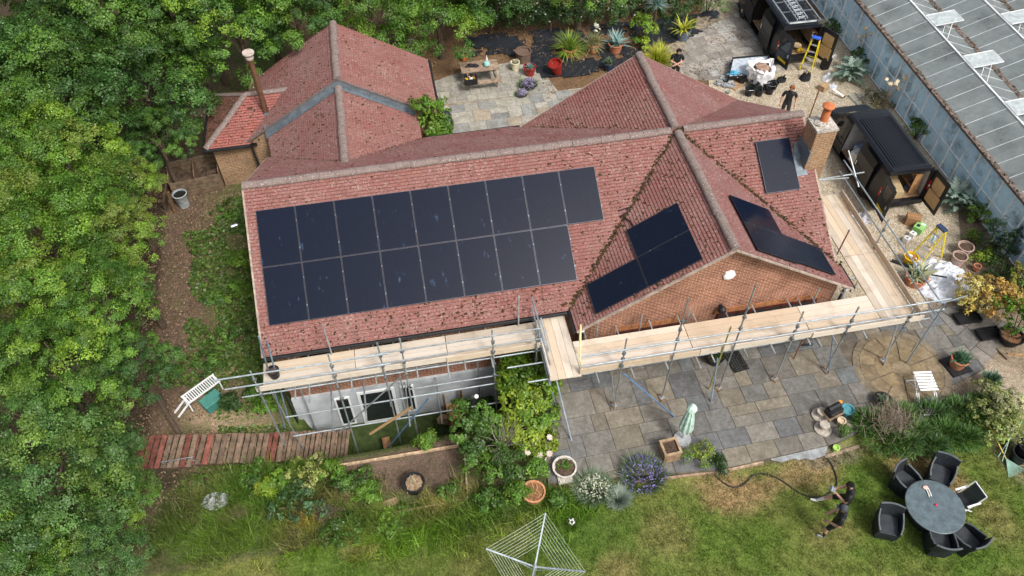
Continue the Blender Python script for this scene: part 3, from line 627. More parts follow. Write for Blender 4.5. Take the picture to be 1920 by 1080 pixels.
for y,l in((-4.85,.5),(-5.9,1.1),(-6.5,.6)): tub('transom',(-4.6,y,DZ-.05),(-5.5-l,y,DZ-.05),c=(1.1,1.15,1.2))
for x,y,l in((-11.9,.95,1.9),(-10.9,.95,1.6),(-8.7,-.2,1.2),(-9.7,-.2,1.0)): tub('transom',(x,-4.15,y+.06),(x,-5.3-l*.5,y+.06))
for x,z in((-3.4,3.95),(-1.87,5.35),(.0,5.5),(1.85,3.9),(3.55,3.7),(5.52,3.35)): tub('upright',(x,-6.62,PZ),(x+R.uniform(-.04,.04),-6.62,z),c=(.85,.85,.82),clips=(.62,.72,.8))
tub('upright',(-.33,-6.6,PZ),(-.3,-6.6,3.7),c=(1.25,1.15,.35)); tub('upright',(6.05,-3.55,PZ),(6.05,-3.55,3.75),clips=(.6,.85)); tub('upright',(4.8,-3.5,2.3),(4.85,-3.5,3.45),m='rust')
for x in(-3.75,-2.4,-.9,1.0,3.2,4.15): tub('upright',(x,-5.22,PZ),(x,-5.22,3.0 if x<4 else 2.8))
tub('upright',(2.75,-6.0,PZ),(2.75,-6.0,2.4),m='rust')
tub('upright',(6.2,-6.85,PZ),(6.2,-6.85,3.5),c=(.9,1.1,1.3))
BL=(.45,.75,1.25)
tub('brace',(-3.3,-6.6,2.2),(-1.7,-7.35,PZ+.02),c=BL); tub('brace',(-10.7,-5.55,-1.9),(-9.0,-5.55,.9),c=BL); tub('brace',(-11.9,-5.5,-.3),(-9.7,-5.5,2.2)); tub('brace',(-13.2,-5.35,-1.2),(-13.7,-4.6,2.2))
tub('brace',(-.42,-7.05,PZ),(-.4,-6.62,2.2),c=(.8,1,1.2)); tub('brace',(5.45,-6.8,PZ),(5.35,-6.5,2.3),c=(1.4,1.4,1.4)); tub('brace',(3.6,-6.75,PZ),(3.3,-6.45,2.3),c=(.6,.7,.85)); tub('brace',(-3.42,-6.75,PZ),(-3.6,-6.35,2.3))
for dx in(0,.09): tub('brace',(-5.15+dx*2,-7.1-dx*5,-.1+dx*6),(-5.5+dx,-4.9,3.2),c=(1.1,1.2,1.35) if dx else (.7,.85,1))
tub('brace',(6.1,-6.7,3.3),(7.5,-6.3,2.9),c=(1.1,1.1,1.1)); tub('brace',(6.1,-1.0,3.2),(4.9,-.9,3.2)); tub('brace',(7.0,-.55,2.9),(5.0,-.6,2.9),c=(1.2,1.2,1.2)); tub('brace',(6.4,-1.3,3.0),(6.15,-.4,3.9),c=(1.2,1.2,1.2))
mb=MB(); mb.bar((-11.0,-5.6,-.55),(-9.55,-5.55,.55),.07,.04,(.7,.5,.3)); build_w(mb,'brace_plank',M['board'],scaf)
mb=MB()
for x,y in [(-3.4,-6.62),(-1.87,-6.62),(0,-6.62),(1.85,-6.62),(3.55,-6.62),(5.52,-6.62),(.97,-5.22),(3.2,-5.22)]:
    mb=MB(); mb.box((x,y,PZ+.02),(.26,.2,.035),R.random()*3,col=(1,.85,.65)); mb.box((x,y,PZ+.045),(.15,.15,.008),.3,mi=1); build_w(mb,'sole_plate',[M['wood'],M['galv']],scaf)
yg=MB(); yg.path([(-4.5,-6.5,2.5),(-4.62,-6.5,3.1),(-4.5,-6.0,3.45),(-4.4,-5.6,3.5),(-4.38,-5.55,3.1),(-4.45,-5.9,2.6)],.028,6,(.75,.6,.32)); build_w(yg,'edge_hoop',M['col'],scaf,smooth=True)
# ---------- glasshouse ----------
gh=thing('glasshouse','long old glasshouse with whitewashed blue side panes and open roof vents','greenhouse',(12.1,3,PZ-.1),-.018)
BAY=.745; GY0,GY1=-13*BAY,26*BAY; SP=3.12; GZ,RZ=2.15,2.78
N=NT('whitewashed side glass'); f=N.noise(1.1,5,ro=.65); f2=N.noise(4.5,5,ro=.7)
ml=N.mix(N.ramp(f2,(.35,0.),(.7,1.)),(.45,.74,.95),(.66,.87,1.));  # whitewash tinted blue: sky reflection painted into its colour
mask=N.ramp(N.mth('ADD',N.mth('MULTIPLY',f,.7),N.mth('MULTIPLY',N.noise(3.,6,ro=.8),.3)),(.5,0.),(.62,.62))
tr=N.n('BsdfTransparent'); N.i(tr,'Color',(.6,.7,.75)); sh=N.n('MixShader'); N.fin(ml,.35,.5); N.i(sh,0,mask); N.i(sh,1,N.b.outputs[0]); N.i(sh,2,tr); N.t.links.new(sh.outputs[0],N.out.inputs[0]); M['sideglass']=N.m
N=NT('dusty roof glass'); f=N.noise(.9,6,ro=.7); f2=N.noise(7,5,ro=.75)
ml=N.mix(N.ramp(f,(.35,0.),(.7,1.)),(.19,.22,.22),(.29,.32,.31)); ml=N.mix(1.,ml,N.ramp(f2,(.3,.8),(.7,1.15)),'MULTIPLY')
mask=N.ramp(N.mth('ADD',N.mth('MULTIPLY',N.noise(.5,3),.55),N.mth('MULTIPLY',f2,.45)),(.48,.12),(.66,.6))
tr=N.n('BsdfTransparent'); N.i(tr,'Color',(.75,.8,.8)); sh=N.n('MixShader'); N.fin(ml,.12,.5); N.i(sh,0,mask); N.i(sh,1,N.b.outputs[0]); N.i(sh,2,tr); N.t.links.new(sh.outputs[0],N.out.inputs[0]); M['roofglass']=N.m
M['bars']=mat('white glazing bar',(.85,.87,.88),.5,.15,3)
a=MB(); a.face([(0,GY0,.15),(0,GY1,.15),(0,GY1,GZ),(0,GY0,GZ)][::-1]); a.build('side_glazing',M['sideglass'],gh)
a=MB(); n=int((GY1-GY0)/BAY)
for i in range(n+1): a.box((-.01,GY0+i*BAY,GZ/2+.05),(.05,.05,GZ-.12))
for z in(.12,1.08,GZ-.03): a.box((-.008,(GY0+GY1)/2,z),(.03,GY1-GY0,.03))
a.build('side_bars',M['bars'],gh)
a=MB(); a.box((.02,(GY0+GY1)/2,-.05),(.12,GY1-GY0,.35)); a.build('plinth',mat('concrete',(.3,.29,.27),.9,.3,4),gh)
for b in range(4):
    x=b*SP
    a=MB(); a.box((x,(GY0+GY1)/2,GZ+.03),(.2,GY1-GY0,.1)); R2=random.Random(b)
    g_=a.build('gutter',mat('dirty gutter',(.16,.125,.105),.9,.5,9,.5,25,fine=.5),gh)
    a=MB()
    for _ in range(260): a.blob((x+R2.uniform(-.08,.08),R2.uniform(GY0,GY1),GZ+.09),R2.uniform(.02,.07),R2.random()*9,.6,2,5,4,flat=GZ+.06)
    o=a.build('debris',M['rough'] if 0 else mat('gutter litter',(.14,.11,.085),.95,.5,9),g_); o['kind']='stuff'
    for s_,nm in((0,'roof_glazing'),(1,'roof_glazing')):
        x0,x1=(x+.1,x+SP/2) if s_==0 else (x+SP-.1,x+SP/2)
        a=MB(); P=[(x0,GY0,GZ+.06),(x1,GY0,RZ),(x1,GY1,RZ),(x0,GY1,GZ+.06)]; a.face(P[::-1] if s_==0 else P)
        o=a.build(nm,M['roofglass'],gh); a=MB()
        for i in range(n+1): a.bar((x0,GY0+i*BAY,GZ+.068),(x1,GY0+i*BAY,RZ+.008),.016,.02)
        a.build('glazing_bars',M.setdefault('rbars',mat('roof glazing bar',(.5,.53,.54),.5,.2,3)),o)
    a=MB(); a.box((x+SP/2,(GY0+GY1)/2,RZ+.02),(.06,GY1-GY0,.05)); a.build('ridge_bar',M['bars'],gh)
    off={0:7.75-3,1:7.3-3,2:6.5-3,3:5.-3}[b]
    for j in range(-4,4):
        y=off+j*4*BAY-.4
        if not GY0<y<GY1: continue
        rx=x+SP/2; a=MB(); a.box((rx+.62,y,RZ+.13),(1.22,.8,.012),R=Matrix.Rotation(rad(-6),3,'Y'),col=(1,1,1)); v=a.build('roof_vent',M['ventg'] if 'ventg' in M else M.setdefault('ventg',mat('vent glass',(.45,.5,.5),.2,.2,6,fine=.1)),gh)
        a=MB()
        for dy in(-.4,.4): a.bar((rx+.02,y+dy,RZ+.075),(rx+1.22,y+dy,RZ+.205),.02,.025)
        a.bar((rx+1.23,y-.4,RZ+.2),(rx+1.23,y+.4,RZ+.2),.02,.025)
        for dy in(-.2,.2): a.tube((rx+.9,y+dy,RZ+.14),(rx+.1,y+dy-1.1,RZ-.15),.011,n=5)
        a.build('vent_frame',M['bars'],v)
a=MB()
for b in range(4):
    for j in range(9): a.box((b*SP+1.5,GY0+2+j*3.2,.75),(1.4,2.6,.08),col=(.5,.45,.38)); 
for b in range(3):
    for j in range(9): a.tube((b*SP+SP,GY0+2+j*3.2,0),(b*SP+SP,GY0+2+j*3.2,GZ),.03,col=(.7,.7,.7))
for j in range(24): a.blob((R.uniform(.5,1.2),GY0+1+j*1.15,R.uniform(.3,.9)),R.uniform(.15,.4),j,.6,2,8,6,R.choice([(.12,.06,.05),(.05,.1,.04),(.25,.2,.15),(.35,.05,.08),(.06,.06,.06)]))
a.build('staging',M['rough'],gh)
a=MB(); a.face([(.1,GY0,.12),(4*SP,GY0,.12),(4*SP,GY1,.12),(.1,GY1,.12)]); a.build('floor',mat('glasshouse floor',(.09,.08,.065),.95,.5,2),gh)
# ---------- vans ----------
BLK=(.012,.013,.015)
M['vpaint']=mat('black van paint',(.010,.012,.016),.3,.1,3,spec=.45)
M['ply']=mat('ply lining',(.56,.38,.2),.6,.15,3,fine=.1)
M['chrome']=mat('bright alloy',(.7,.72,.74),.25,.1,4,metal=.8)
def van(label,loc,rz,ribs,lining,rack,dl,dr,slide):
    t=thing('van',label,'van',loc,rz,'black vans on the gravel'); m=M['vpaint']
    prof=[(.86,.22),(.955,.32),(.975,.7),(.97,1.02),(.93,1.4),(.87,1.74),(.82,1.87),(.72,1.94),(.4,1.965),(0,1.97)]
    st=[(0,1,1),(.12,1,1),(.95,1,1),(1.85,1,1),(2.95,1,1),(3.25,.995,1),(3.5,.97,.99),(3.95,.62,.985),(4.3,.32,.97),(4.75,.18,.93),(4.98,.02,.86),(5.03,-.15,.82)]
    ring=[]
    for y,h,wd in st:
        r=[]
        for x,z in prof: r.append((x*wd,y,z if z<=1.0 else 1.0+(z-1.0)*h if h>=0 else .85+(z-1)*.05))
        ring.append([(-x,yy,z) for x,yy,z in r]+[(x,yy,z) for x,yy,z in r[-2::-1]])
    b=MB(); gl=MB(); L=len(ring[0])
    for i in range(len(st)-1):
        for j in range(L-1):
            q=[ring[i][j],ring[i+1][j],ring[i+1][j+1],ring[i][j+1]]
            y0=st[i][0]
            if i==3 and 1<=j<=5: continue            # sliding door opening on the left
            win=(i in(5,6) and j in(3,4,13,14)) or (i==6 or i==7) and 7<=j<=10
            (gl if win else b).face(q)
    b.face(ring[-1]); b.face([(-.95,0,.25),(.95,0,.25),(.95,5,.25),(-.95,5,.25)])
    # rear frame
    for x in(-.9,.9): b.box((x,.03,1.05),(.13,.06,1.5))
    b.box((0,.03,1.87),(1.68,.07,.13)); b.box((0,-.03,.38),(1.86,.16,.22))
    body=b.build('body',m,t,smooth=True); gl.build('glazing',M['glassd'],body)
    if ribs:
        r=MB()
        for i in range(13): r.box((-.6+i*.1,1.65,1.975),(.04,2.75,.012))
        r.box((0,.12,1.965),(1.5,.06,.03)); r.box((0,3.0,1.972),(.5,.06,.012)); r.build('roof_ribs',m,body)
    wc=MB()
    for sx in(-1,1):
        for y in(.95,4.1):
            w_=MB(); Rm=Matrix.Rotation(rad(90),3,'Y'); w_.lathe([(.2,-.1),(.31,-.11),(.335,-.06),(.335,.06),(.31,.11),(.2,.1)],(sx*.87,y,.335),18,Rm); o=w_.build('wheel',M['black'],t,smooth=True)
            q=MB(); q.lathe([(.05,-.105),(.2,-.09),(.2,.09),(.05,.105)],(sx*.87,y,.335),12,Rm); q.build('rim',M['chrome'],o)
    # interior
    il=MB()
    il.face([(-.9,.06,.5),(.9,.06,.5),(.9,3.0,.5),(-.9,3.0,.5)],mi=1)
    il.face([(.9,.08,.5),(.8,.08,1.8),(.8,3.0,1.8),(.9,3.0,.5)]); il.face([(-.9,3.0,.5),(.9,3.0,.5),(.8,3.0,1.82),(-.8,3.0,1.82)]); il.face([(-.78,.1,1.83),(.78,.1,1.83),(.78,3.0,1.83),(-.78,3.0,1.83)])
    il.face([(-.9,.08,.5),(-.9,1.8,.5),(-.8,1.8,1.8),(-.8,.08,1.8)])
    for y in(.5,1.1,1.7,2.3,2.8): il.box((.835,y,1.15),(.03,.09,1.25),R=Matrix.Rotation(rad(-4.4),3,'Y'))
    for x in(-.6,-.2,.2,.6): il.box((x,2.98,1.15),(.1,.03,1.3))
    il.build('lining',[lining,M.setdefault('plyfloor',mat('worn ply floor',(.27,.18,.1),.7,.35,4))],body)
    # sliding door slid back along the side
    if slide:
        s=MB(); s.box((-1.04,1.25,.95),(.05,1.1,1.2)); s.face([(-1.065,.7,1.55),(-1.065,1.8,1.55),(-.98,1.8,1.85),(-.98,.7,1.85)]); s.box((-1.07,1.25,1.0),(.01,.9,.02)); so=s.build('sliding_door',m,t,bev=.02)
        h=MB(); h.box((-1.08,1.68,1.05),(.03,.05,.2)); h.build('handle',M['chrome'],so); g_=MB(); g_.box((-.995,1.25,1.42),(.012,.85,.4)); g_.build('window',M['glassd'],so)
    for s_,an in((-1,dl),(1,dr)):
        # local door frame: hinge at origin, door extends inward along +x*(-s_)
        hp=Vector((s_*.95,-.02,0)); Rz=Matrix.Rotation(an,3,'Z'); w_=.86
        def D(c,d,mb,**kw): mb.box(hp+Rz@Vector((-s_*c[0],c[1],c[2])),d,R=Rz,**kw)
        dmb=MB(); D((w_/2,0,.75),(w_,.05,.62),dmb); D((w_/2,0,1.75),(w_,.05,.2),dmb)
        D((.09,0,1.36),(.18,.05,.6),dmb); D((w_-.09,0,1.36),(.18,.05,.6),dmb); D((w_/2,0,.4),(w_,.05,.1),dmb)
        do=dmb.build('rear_door',m,t,bev=.015)
        q=MB(); D((w_/2,.0,1.36),(w_-.36,.02,.58),q); q.build('window',M['glassd'] if s_<0 else M['ply'],do)
        q=MB(); D((w_/2,.035,.8),(w_-.2,.02,.55),q); D((w_/2,.035,1.4),(w_-.3,.022,.48),q); q.build('ply_panel',M['ply'],do,bev=.02)
        if s_<0:
            q=MB(); D((w_/2,-.035,.62),(.52,.015,.115),q,col=(.85,.62,.03)); 
            for ci in range(7):
                if ci!=4: D((w_/2+.21-ci*.07,-.044,.62),(.03,.006,.075),q,col=(.02,.02,.02)); D((w_/2+.21-ci*.07,-.0475,.635 if ci%2 else .605),(.012,.003,.02),q,col=(.85,.62,.03))
            q.build('number_plate',M['col'],do)
        q=MB(); D((w_-.1,-.05,1.0),(.05,.03,.16),q); q.build('handle',M['chrome'],do)
        l=MB(); l.box((s_*.945,-.02,1.12),(.1,.09,.42),col=(.45,.012,.015)); l.box((s_*.945,-.05,1.12),(.1,.05,.1),col=(.75,.75,.75)); l.build('tail_light',M['gloss'],t,bev=.02)
        q=MB(); q.box((s_*.62,4.93,.86),(.34,.12,.2),col=(.75,.78,.8)); q.build('headlight',M['gloss'],t,bev=.03)
        q=MB(); q.box((s_*1.12,3.85,1.2),(.2,.1,.26)); q.box((s_*1.0,3.9,1.08),(.15,.05,.05)); q.build('mirror',M['black'],t,bev=.03)
        if not(rack and s_<0):
            q=MB(); q.box((s_*.985,3.5,.78),(.02,.95,.03)); q.box((s_*.985,3.2,1.0),(.03,.14,.03)); q.build('door_trim',M['black'],t)
    if rack:
        r=MB()
        for x in(-.72,.72): r.bar((x,.05,2.12),(x,3.3,2.12),.05,.05,(.9,.95,1))
        for y in(.1,.9,1.7,2.5,3.2): r.bar((-.72,y,2.12),(.72,y,2.12),.035,.035,(.6,.62,.65)); 
        for x in(-.72,.72):
            for y in(.3,1.7,3.0): r.box((x,y,2.04),(.05,.05,.15),col=(.3,.3,.3))
        r.tube((-.72,0,2.14),(.5,0,2.14),.035,col=(1.3,1.3,1.2)); r.build('roof_rack',M['galv'],t)
        s=MB(); hp=Vector((-.97,4.0,0)); Rz=Matrix.Rotation(rad(62),3,'Z')
        for c,d in(((-.0,-.5,.75),(.06,1.0,.85)),((0,-.5,1.66),(.05,.8,.08)),((0,-.93,1.4),(.05,.1,.5)),((0,-.06,1.35),(.05,.1,.42))): s.box(hp+Rz@Vector((0,c[1],c[2])),d,R=Rz)
        cdoor=s.build('cab_door',m,t,bev=.02); s=MB(); s.box(hp+Rz@Vector((0,-.5,1.4)),(.015,.8,.45),R=Rz); s.build('window',M['glassd'],cdoor)
        s=MB(); s.box((-.975,3.5,.85),(.03,.95,.7),col=(.03,.03,.035)); s.blob((-.75,3.45,1.0),(.28,.3,.35),3,.3,2,col=(.05,.05,.055)); s.box((-.6,3.6,1.35),(.1,.14,.2),col=(.6,.75,.03)); s.build('seat',M['col'],t)
    return t
van1=van('black van with ladder on its roof rack, cab door and rear doors open',(9.2,9.15,PZ),-.02,False,M['dark'],True,rad(-74),rad(112),True)
van2=van('black van with ribbed bare roof and white-lined load bay, rear doors open',(9.2,-.3,PZ),-.015,True,mat('white load lining',(.42,.45,.47),.6,.1,3),False,rad(-97),rad(93),True)
lad=thing('ladder','silver extension ladder lying on the roof rack of the far black van','ladder',(9.1,9.3,PZ+2.16),-.03)
for nm,x0,z,n in(('ladder_section',-.2,0,11),('ladder_section',-.12,.07,10)):
    mb=MB()
    for x in(0,.36): mb.bar((x0+x,0,z),(x0+x,3.2,z),.03,.065,(1.3,1.3,1.3))
    for i in range(n): mb.tube((x0,.15+i*.28,z),(x0+.36,.15+i*.28,z),.016,n=6,col=(1.2,1.2,1.2))
    mb.build(nm,M['galv'],lad)
# ---------- foliage ----------
NR=np.random.default_rng(7)
def strips(name,verts,nv,cols,m,parent=None):
    """verts (K,nv,3): one nv-gon each; cols (K,3)"""
    K=len(verts); me=bpy.data.meshes.new(name); me.vertices.add(K*nv); me.vertices.foreach_set('co',verts.astype(np.float32).ravel())
    me.loops.add(K*nv); me.loops.foreach_set('vertex_index',np.arange(K*nv,dtype=np.int32)); me.polygons.add(K)
    me.polygons.foreach_set('loop_start',np.arange(0,K*nv,nv,dtype=np.int32)); me.polygons.foreach_set('loop_total',np.full(K,nv,dtype=np.int32))
    me.update(calc_edges=True); ca=me.color_attributes.new('Col','FLOAT_COLOR','POINT')
    c=np.ones((K,nv,4),np.float32); c[:,:,:3]=cols[:,None,:]; ca.data.foreach_set('color',c.ravel()); me.materials.append(m)
    o=bpy.data.objects.new(name,me); COL.objects.link(o)
    if parent: o.parent=parent
    return o
def unit(v): return v/np.maximum(1e-9,np.linalg.norm(v,axis=-1,keepdims=True))
def leaf_quads(C,Nm,S,asp=.62):
    K=len(C); t=unit(np.cross(Nm,unit(NR.normal(size=(K,3))))); b=np.cross(Nm,t); s=S[:,None]
    return np.stack([C-t*s*.5,C-b*s*asp*.5+Nm*s*.12+t*s*.05,C+t*s*.5-Nm*s*.1,C+b*s*asp*.5+Nm*s*.12+t*s*.05],1)
def clumps(cent,rad_,out,nper,size,cols,upb=.4,asp=.62,shell=.45):
    """leaf clusters: centres, radii, outward dirs, clump colours"""
    K=len(cent); idx=np.repeat(np.arange(K),nper); n=len(idx)
    d=unit(NR.normal(size=(n,3))+out[idx]*.8+np.array([0,0,.35])); rr=rad_[idx]*(shell+(1-shell)*NR.random(n))
    C=cent[idx]+d*rr[:,None]*np.array([1,1,.8]); Nm=unit(d*.5+out[idx]*.45+np.array([0,0,upb])+NR.normal(size=(n,3))*.36)
    S=size*NR.uniform(.65,1.3,n); col=cols[idx]*NR.uniform(.72,1.28,(n,1))*NR.uniform(.93,1.07,(n,3))
    return leaf_quads(C,Nm,S,asp),col
def crown_data(lobes,per_m2,crad,nper,size,pal,zmin=-.3,asp=.62):
    """lobes: [(x,y,z,rx,ry,rz)] ; pal: list of colours, drawn per lobe and per clump"""
    cs=[];rs=[];os_=[];cc=[]
    for L in lobes:
        c=np.array(L[:3]);r=np.array(L[3:6]); k=max(6,int(per_m2*4*math.pi*(r.mean()**2)*.7))
        d=unit(NR.normal(size=(k*2,3))); d=d[d[:,2]>zmin][:k]; k=len(d)
        base=np.array(pal[NR.integers(len(pal))])*NR.uniform(.7,1.25)
        cs.append(c+d*r*NR.uniform(.72,1.05,(k,1))); rs.append(crad*NR.uniform(.6,1.35,k)); os_.append(d)
        alt=np.array([pal[i] for i in NR.integers(len(pal),size=k)]); w_=(NR.random((k,1))**2)*.8
        cc.append((base*(1-w_)+alt*w_)*NR.uniform(.75,1.25,(k,1)))
    return clumps(np.vstack(cs),np.concatenate(rs),np.vstack(os_),nper,size,np.vstack(cc),asp=asp)
def tree_lobes(n,R_):
    out=[]
    for i in range(n):
        zf=1-1.45*(i+.5)/n; zf=max(-.4,zf); a=i*2.399+NR.uniform(-.3,.3); rr=math.sqrt(max(.03,1-zf*zf))*R_*NR.uniform(.6,.9)
        r=R_*NR.uniform(.17,.34); out.append((math.cos(a)*rr,math.sin(a)*rr,zf*R_*NR.uniform(.75,1.15),r,r*NR.uniform(.85,1.15),r*NR.uniform(.7,.95)))
    return out
PAL={'dark':[(.04,.105,.02),(.06,.14,.024),(.1,.2,.028),(.055,.13,.03)],
 'mid':[(.08,.18,.023),(.13,.25,.028),(.19,.31,.032),(.06,.145,.02),(.1,.21,.03)],
 'yel':[(.1,.21,.024),(.14,.27,.028),(.19,.31,.033),(.07,.165,.02),(.09,.195,.024),(.19,.25,.04)],
 'blue':[(.07,.16,.04),(.1,.2,.048),(.055,.13,.03),(.14,.23,.04)],
 'lime':[(.2,.3,.025),(.25,.33,.03),(.15,.26,.025),(.1,.2,.02)]}
protos={}
def tree_proto(key,pal,n,size,seed):
    global NR
    NR=np.random.default_rng(seed); R_=2.7
    t=thing('tree','','tree'); lobes=tree_lobes(n,R_)
    v,c=crown_data(lobes,3.6,.33,92,size*.7,PAL[pal],zmin=-.1); strips('crown',v,4,c,M['leaf'],t)
    tr=MB(); tr.path([(0,0,0),(.06,.03,1.5),(-.04,.05,3.2),(0,0,5.2)],[.22,.17,.11,.03],8)
    for i in range(0,10):
        L=lobes[i]; z0=2.2+.2*i; mid=Vector((L[0]*.5,L[1]*.5,(z0+L[2]+4.2)/2+.15)); q=Vector((L[0]*.6,L[1]*.6,min(4.6,L[2]*.5+4.0))); tr.path([(0,0,z0),q*.5+Vector((0,0,z0*.5+.1)),q],[.08,.05,.012],5)
    tr.build('trunk',M['bark'],t,smooth=True); protos[key]=[t,False]
for i,(k_,p_,n_,s_) in enumerate((('dark1','dark',30,.135),('dark2','dark',36,.125),('mid1','mid',30,.125),('yel1','yel',34,.115),('yel2','yel',28,.125),('blue1','blue',32,.12))): tree_proto(k_,p_,n_,s_,20+i)
TR=random.Random(3)
def tree(key,u,v,rpx,zc,label,grp):
    zc+=TR.uniform(-.7,.7)-(1.3 if v>700 else 0); c=G(u,v,zc); d=(c-CP).dot(CF); r=rpx*(1.03 if key[0]=='d' else .96)*d/FPX; t,used=protos[key]
    o=copytree(t) if used else t; protos[key][1]=True; s=r/2.7; gz=H(c.x,c.y)
    place(o,(c.x,c.y,gz-.05),TR.uniform(0,6.28),s,label); o['group']=grp; o.name='tree'; hh=(zc-gz)/s
    for ch in [x for x in COL.objects if x.parent==o]:
        if ch.name.startswith('crown'): ch.location.z=hh
        else: ch.scale.z=max(.25,hh/4.2)
    return o
HG='trees along the left boundary'
for a in [('dark1',60,50,150,4.6,'dark green tree in the top left corner'),('dark2',205,40,140,4.6,'dark green tree at the top edge left of the rusty flue'),('dark2',110,190,130,4.4,'dark green tree just below the top left corner tree'),('dark1',262,185,118,4.0,'dark green tree reaching nearest to the hipped annex roof'),
  ('dark2',330,60,95,4.2,'dark green tree behind the path, between corner trees and bright tree'),('mid1',445,55,118,3.6,'bright mid-green tree directly behind the rusty flue cap'),('dark1',555,40,85,3.6,'shaded green tree behind the left end of the rear wing ridge'),
  ('yel1',35,300,130,4.2,'yellow-green tree at the left edge below the dark trees'),('yel2',140,330,120,4.2,'yellow-green bushy tree beside the timber compost bays'),('yel2',225,345,80,3.4,'small olive-tinged tree leaning over the path by the grey bin'),('yel1',90,460,140,4.4,'large yellow-green tree at the left, level with the panel array top'),('yel1',215,450,95,3.8,'yellow-green tree edging the path level with the upper panels'),
  ('yel2',55,600,140,4.4,'yellow-green tree at the left edge level with the eaves'),('mid1',190,580,105,3.9,'green tree edging the path level with the lower panels'),('mid1',120,690,120,4.0,'mottled green tree left of the white slatted bench'),('dark1',255,690,72,2.6,'low shaded green tree beside the white slatted bench'),
  ('blue1',50,770,140,4.3,'blue-green tree at the left edge, above the bottom left group'),('blue1',150,760,95,4.3,'blue-green tree between the left edge and the pallet steps'),('blue1',95,920,165,4.4,'large blue-green tree in the bottom left corner'),('mid1',200,945,98,3.8,'green tree overhanging the lawn in the bottom left'),('blue1',205,855,70,3.2,'small blue-green tree shading the top of the pallet steps'),('mid1',30,1050,120,4.4,'green tree cut off by the bottom left corner'),('blue1',170,1070,105,4.,'blue-green tree cut off by the bottom edge beside the lawn'),('dark1',296,262,62,3.0,'low dark green tree overhanging the compost bays'),('dark2',372,118,48,3.0,'dark small tree in the gap left of the flue'),('dark2',0,170,110,4.6,'dark green tree cut off by the left edge')]: tree(*a,HG)
BG_='trees behind the back garden'
for a in [('mid1',700,34,112,2.6,'leafy light green tree behind the rear wing gable'),('mid1',822,26,108,2.4,'leafy light green tree beside the flowering hedge'),('mid1',745,-30,100,3,'green tree at the top edge above the rear wing'),('mid1',630,-10,80,2.8,'green tree at the top edge left of the leafy light pair'),('dark2',920,-45,110,2.6,'dark tree cut by the top edge behind the hedge'),('mid1',1090,-50,90,2.8,'green tree cut by the top edge behind the spiky plants'),('dark2',490,-10,90,4,'dark tree cut by the top edge behind the bright tree'),('dark1',365,-20,100,4.4,'dark tree cut by the top edge left of the flue')]: tree(*a,BG_)
def shrub(name,label,cat,base,lobes,pal,size=.08,per=15,crad=.15,nper=30,asp=.6,group=None,part='foliage',stem=True,m='leaf',zmin=-.25):
    t=thing(name,label,cat,base,TR.uniform(-.2,.2),group); v,c=crown_data(lobes,per,crad,nper,size,pal,zmin,asp); strips(part,v,4,c,M[m],t)
    if stem:
        s=MB()
        for L in lobes[:6]: s.path([(0,0,-.05),(L[0]*.5,L[1]*.5,L[2]*.55),(L[0],L[1],L[2])],[.03,.02,.008],5)
        s.build('stem',M['bark'],t)
    return t
def blobs(n,rx,ry,h,k=.5,z0=.0):
    out=[]
    for i in range(n):
        a=i*2.4+NR.uniform(-.3,.3); q=math.sqrt((i+.5)/n)*.8; r=NR.uniform(.7,1.1)*k
        out.append((math.cos(a)*q*rx,math.sin(a)*q*ry,z0+h*(1-.45*q*q)-r*.6*min(rx,ry),r*rx*.8,r*ry*.8,r*min(rx,ry,h)*.9))
    return out
def bush(name,label,cat,u,v,rpx,h,pal,n=6,ry=None,size=.08,zb=None,group=None,**k):
    b=gpos(u,v) if zb is None else G(u,v,zb)
    d=(b-CP).dot(CF); rx=rpx*d/FPX; ryw=(ry or rpx*.8)*d/FPX/.77
    return shrub(name,label,cat,b,blobs(n,rx,ryw,h),pal,size,group=group,**k)
LIME=PAL['lime']; GRN2=[(.07,.15,.025),(.1,.2,.03),(.05,.11,.02)]; DRK=[(.03,.07,.018),(.045,.095,.022)]; BRT=[(.12,.24,.025),(.16,.28,.03),(.09,.19,.022)]
# golden climber, rose and neighbours by the sunken yard
t=shrub('golden_climber','lime green climbing shrub mounded between sunken yard and patio','climbing plant',Vector((-6.0,-5.9,-.3)),[(.1,.9,1.35,.85,.7,.55),(-.15,.35,1.45,.7,.6,.5),(.25,-.1,1.4,.7,.55,.5),(-.2,-.4,1.2,.65,.5,.5),(.2,-.8,1.05,.65,.5,.45),(-.1,-1.25,.9,.7,.45,.4),(.35,-1.5,.75,.5,.4,.35),(-.65,-.9,.7,.4,.4,.4),(.55,.5,.9,.4,.6,.6),(-.4,.9,.8,.5,.4,.6),(.15,-1.9,.45,.4,.35,.3)],LIME,.1,17,.2,34)
R3=random.Random(8); M['blade_f']=leafmat('petals',.25)
def flowers(parent,pts,r,col,n=6,name='flower'):
    fm_=MB()
    for p in pts:
        p=Vector(p); tl=Vector((R3.uniform(-.4,.4),R3.uniform(-.6,.1),1)).normalized(); x=tl.orthogonal().normalized(); y=tl.cross(x)
        for i in range(n):
            a=2*math.pi*i/n; d=x*math.cos(a)+y*math.sin(a); e_=tl.cross(d); fm_.face([p,p+d*r*.6-e_*r*.35+tl*r*.1,p+d*r+tl*r*.05,p+d*r*.6+e_*r*.35+tl*r*.1],tuple(c*R3.uniform(.85,1.05) for c in col))
        if len(pts)<=12: fm_.build(name,M['blade_f'],parent); fm_=MB()
    if fm_.V: fm_.build(name,M['blade_f'],parent)['kind']='stuff'
flowers(t,[(.05,-2.15,.75),(.3,-1.95,.8),(.55,-1.75,.95),(.6,-1.9,.8),(.15,-2.3,.5),(.55,-2.05,.7),(.62,-1.5,1.05),(-.05,-1.9,.9)],.11,(.8,.68,.6),8)
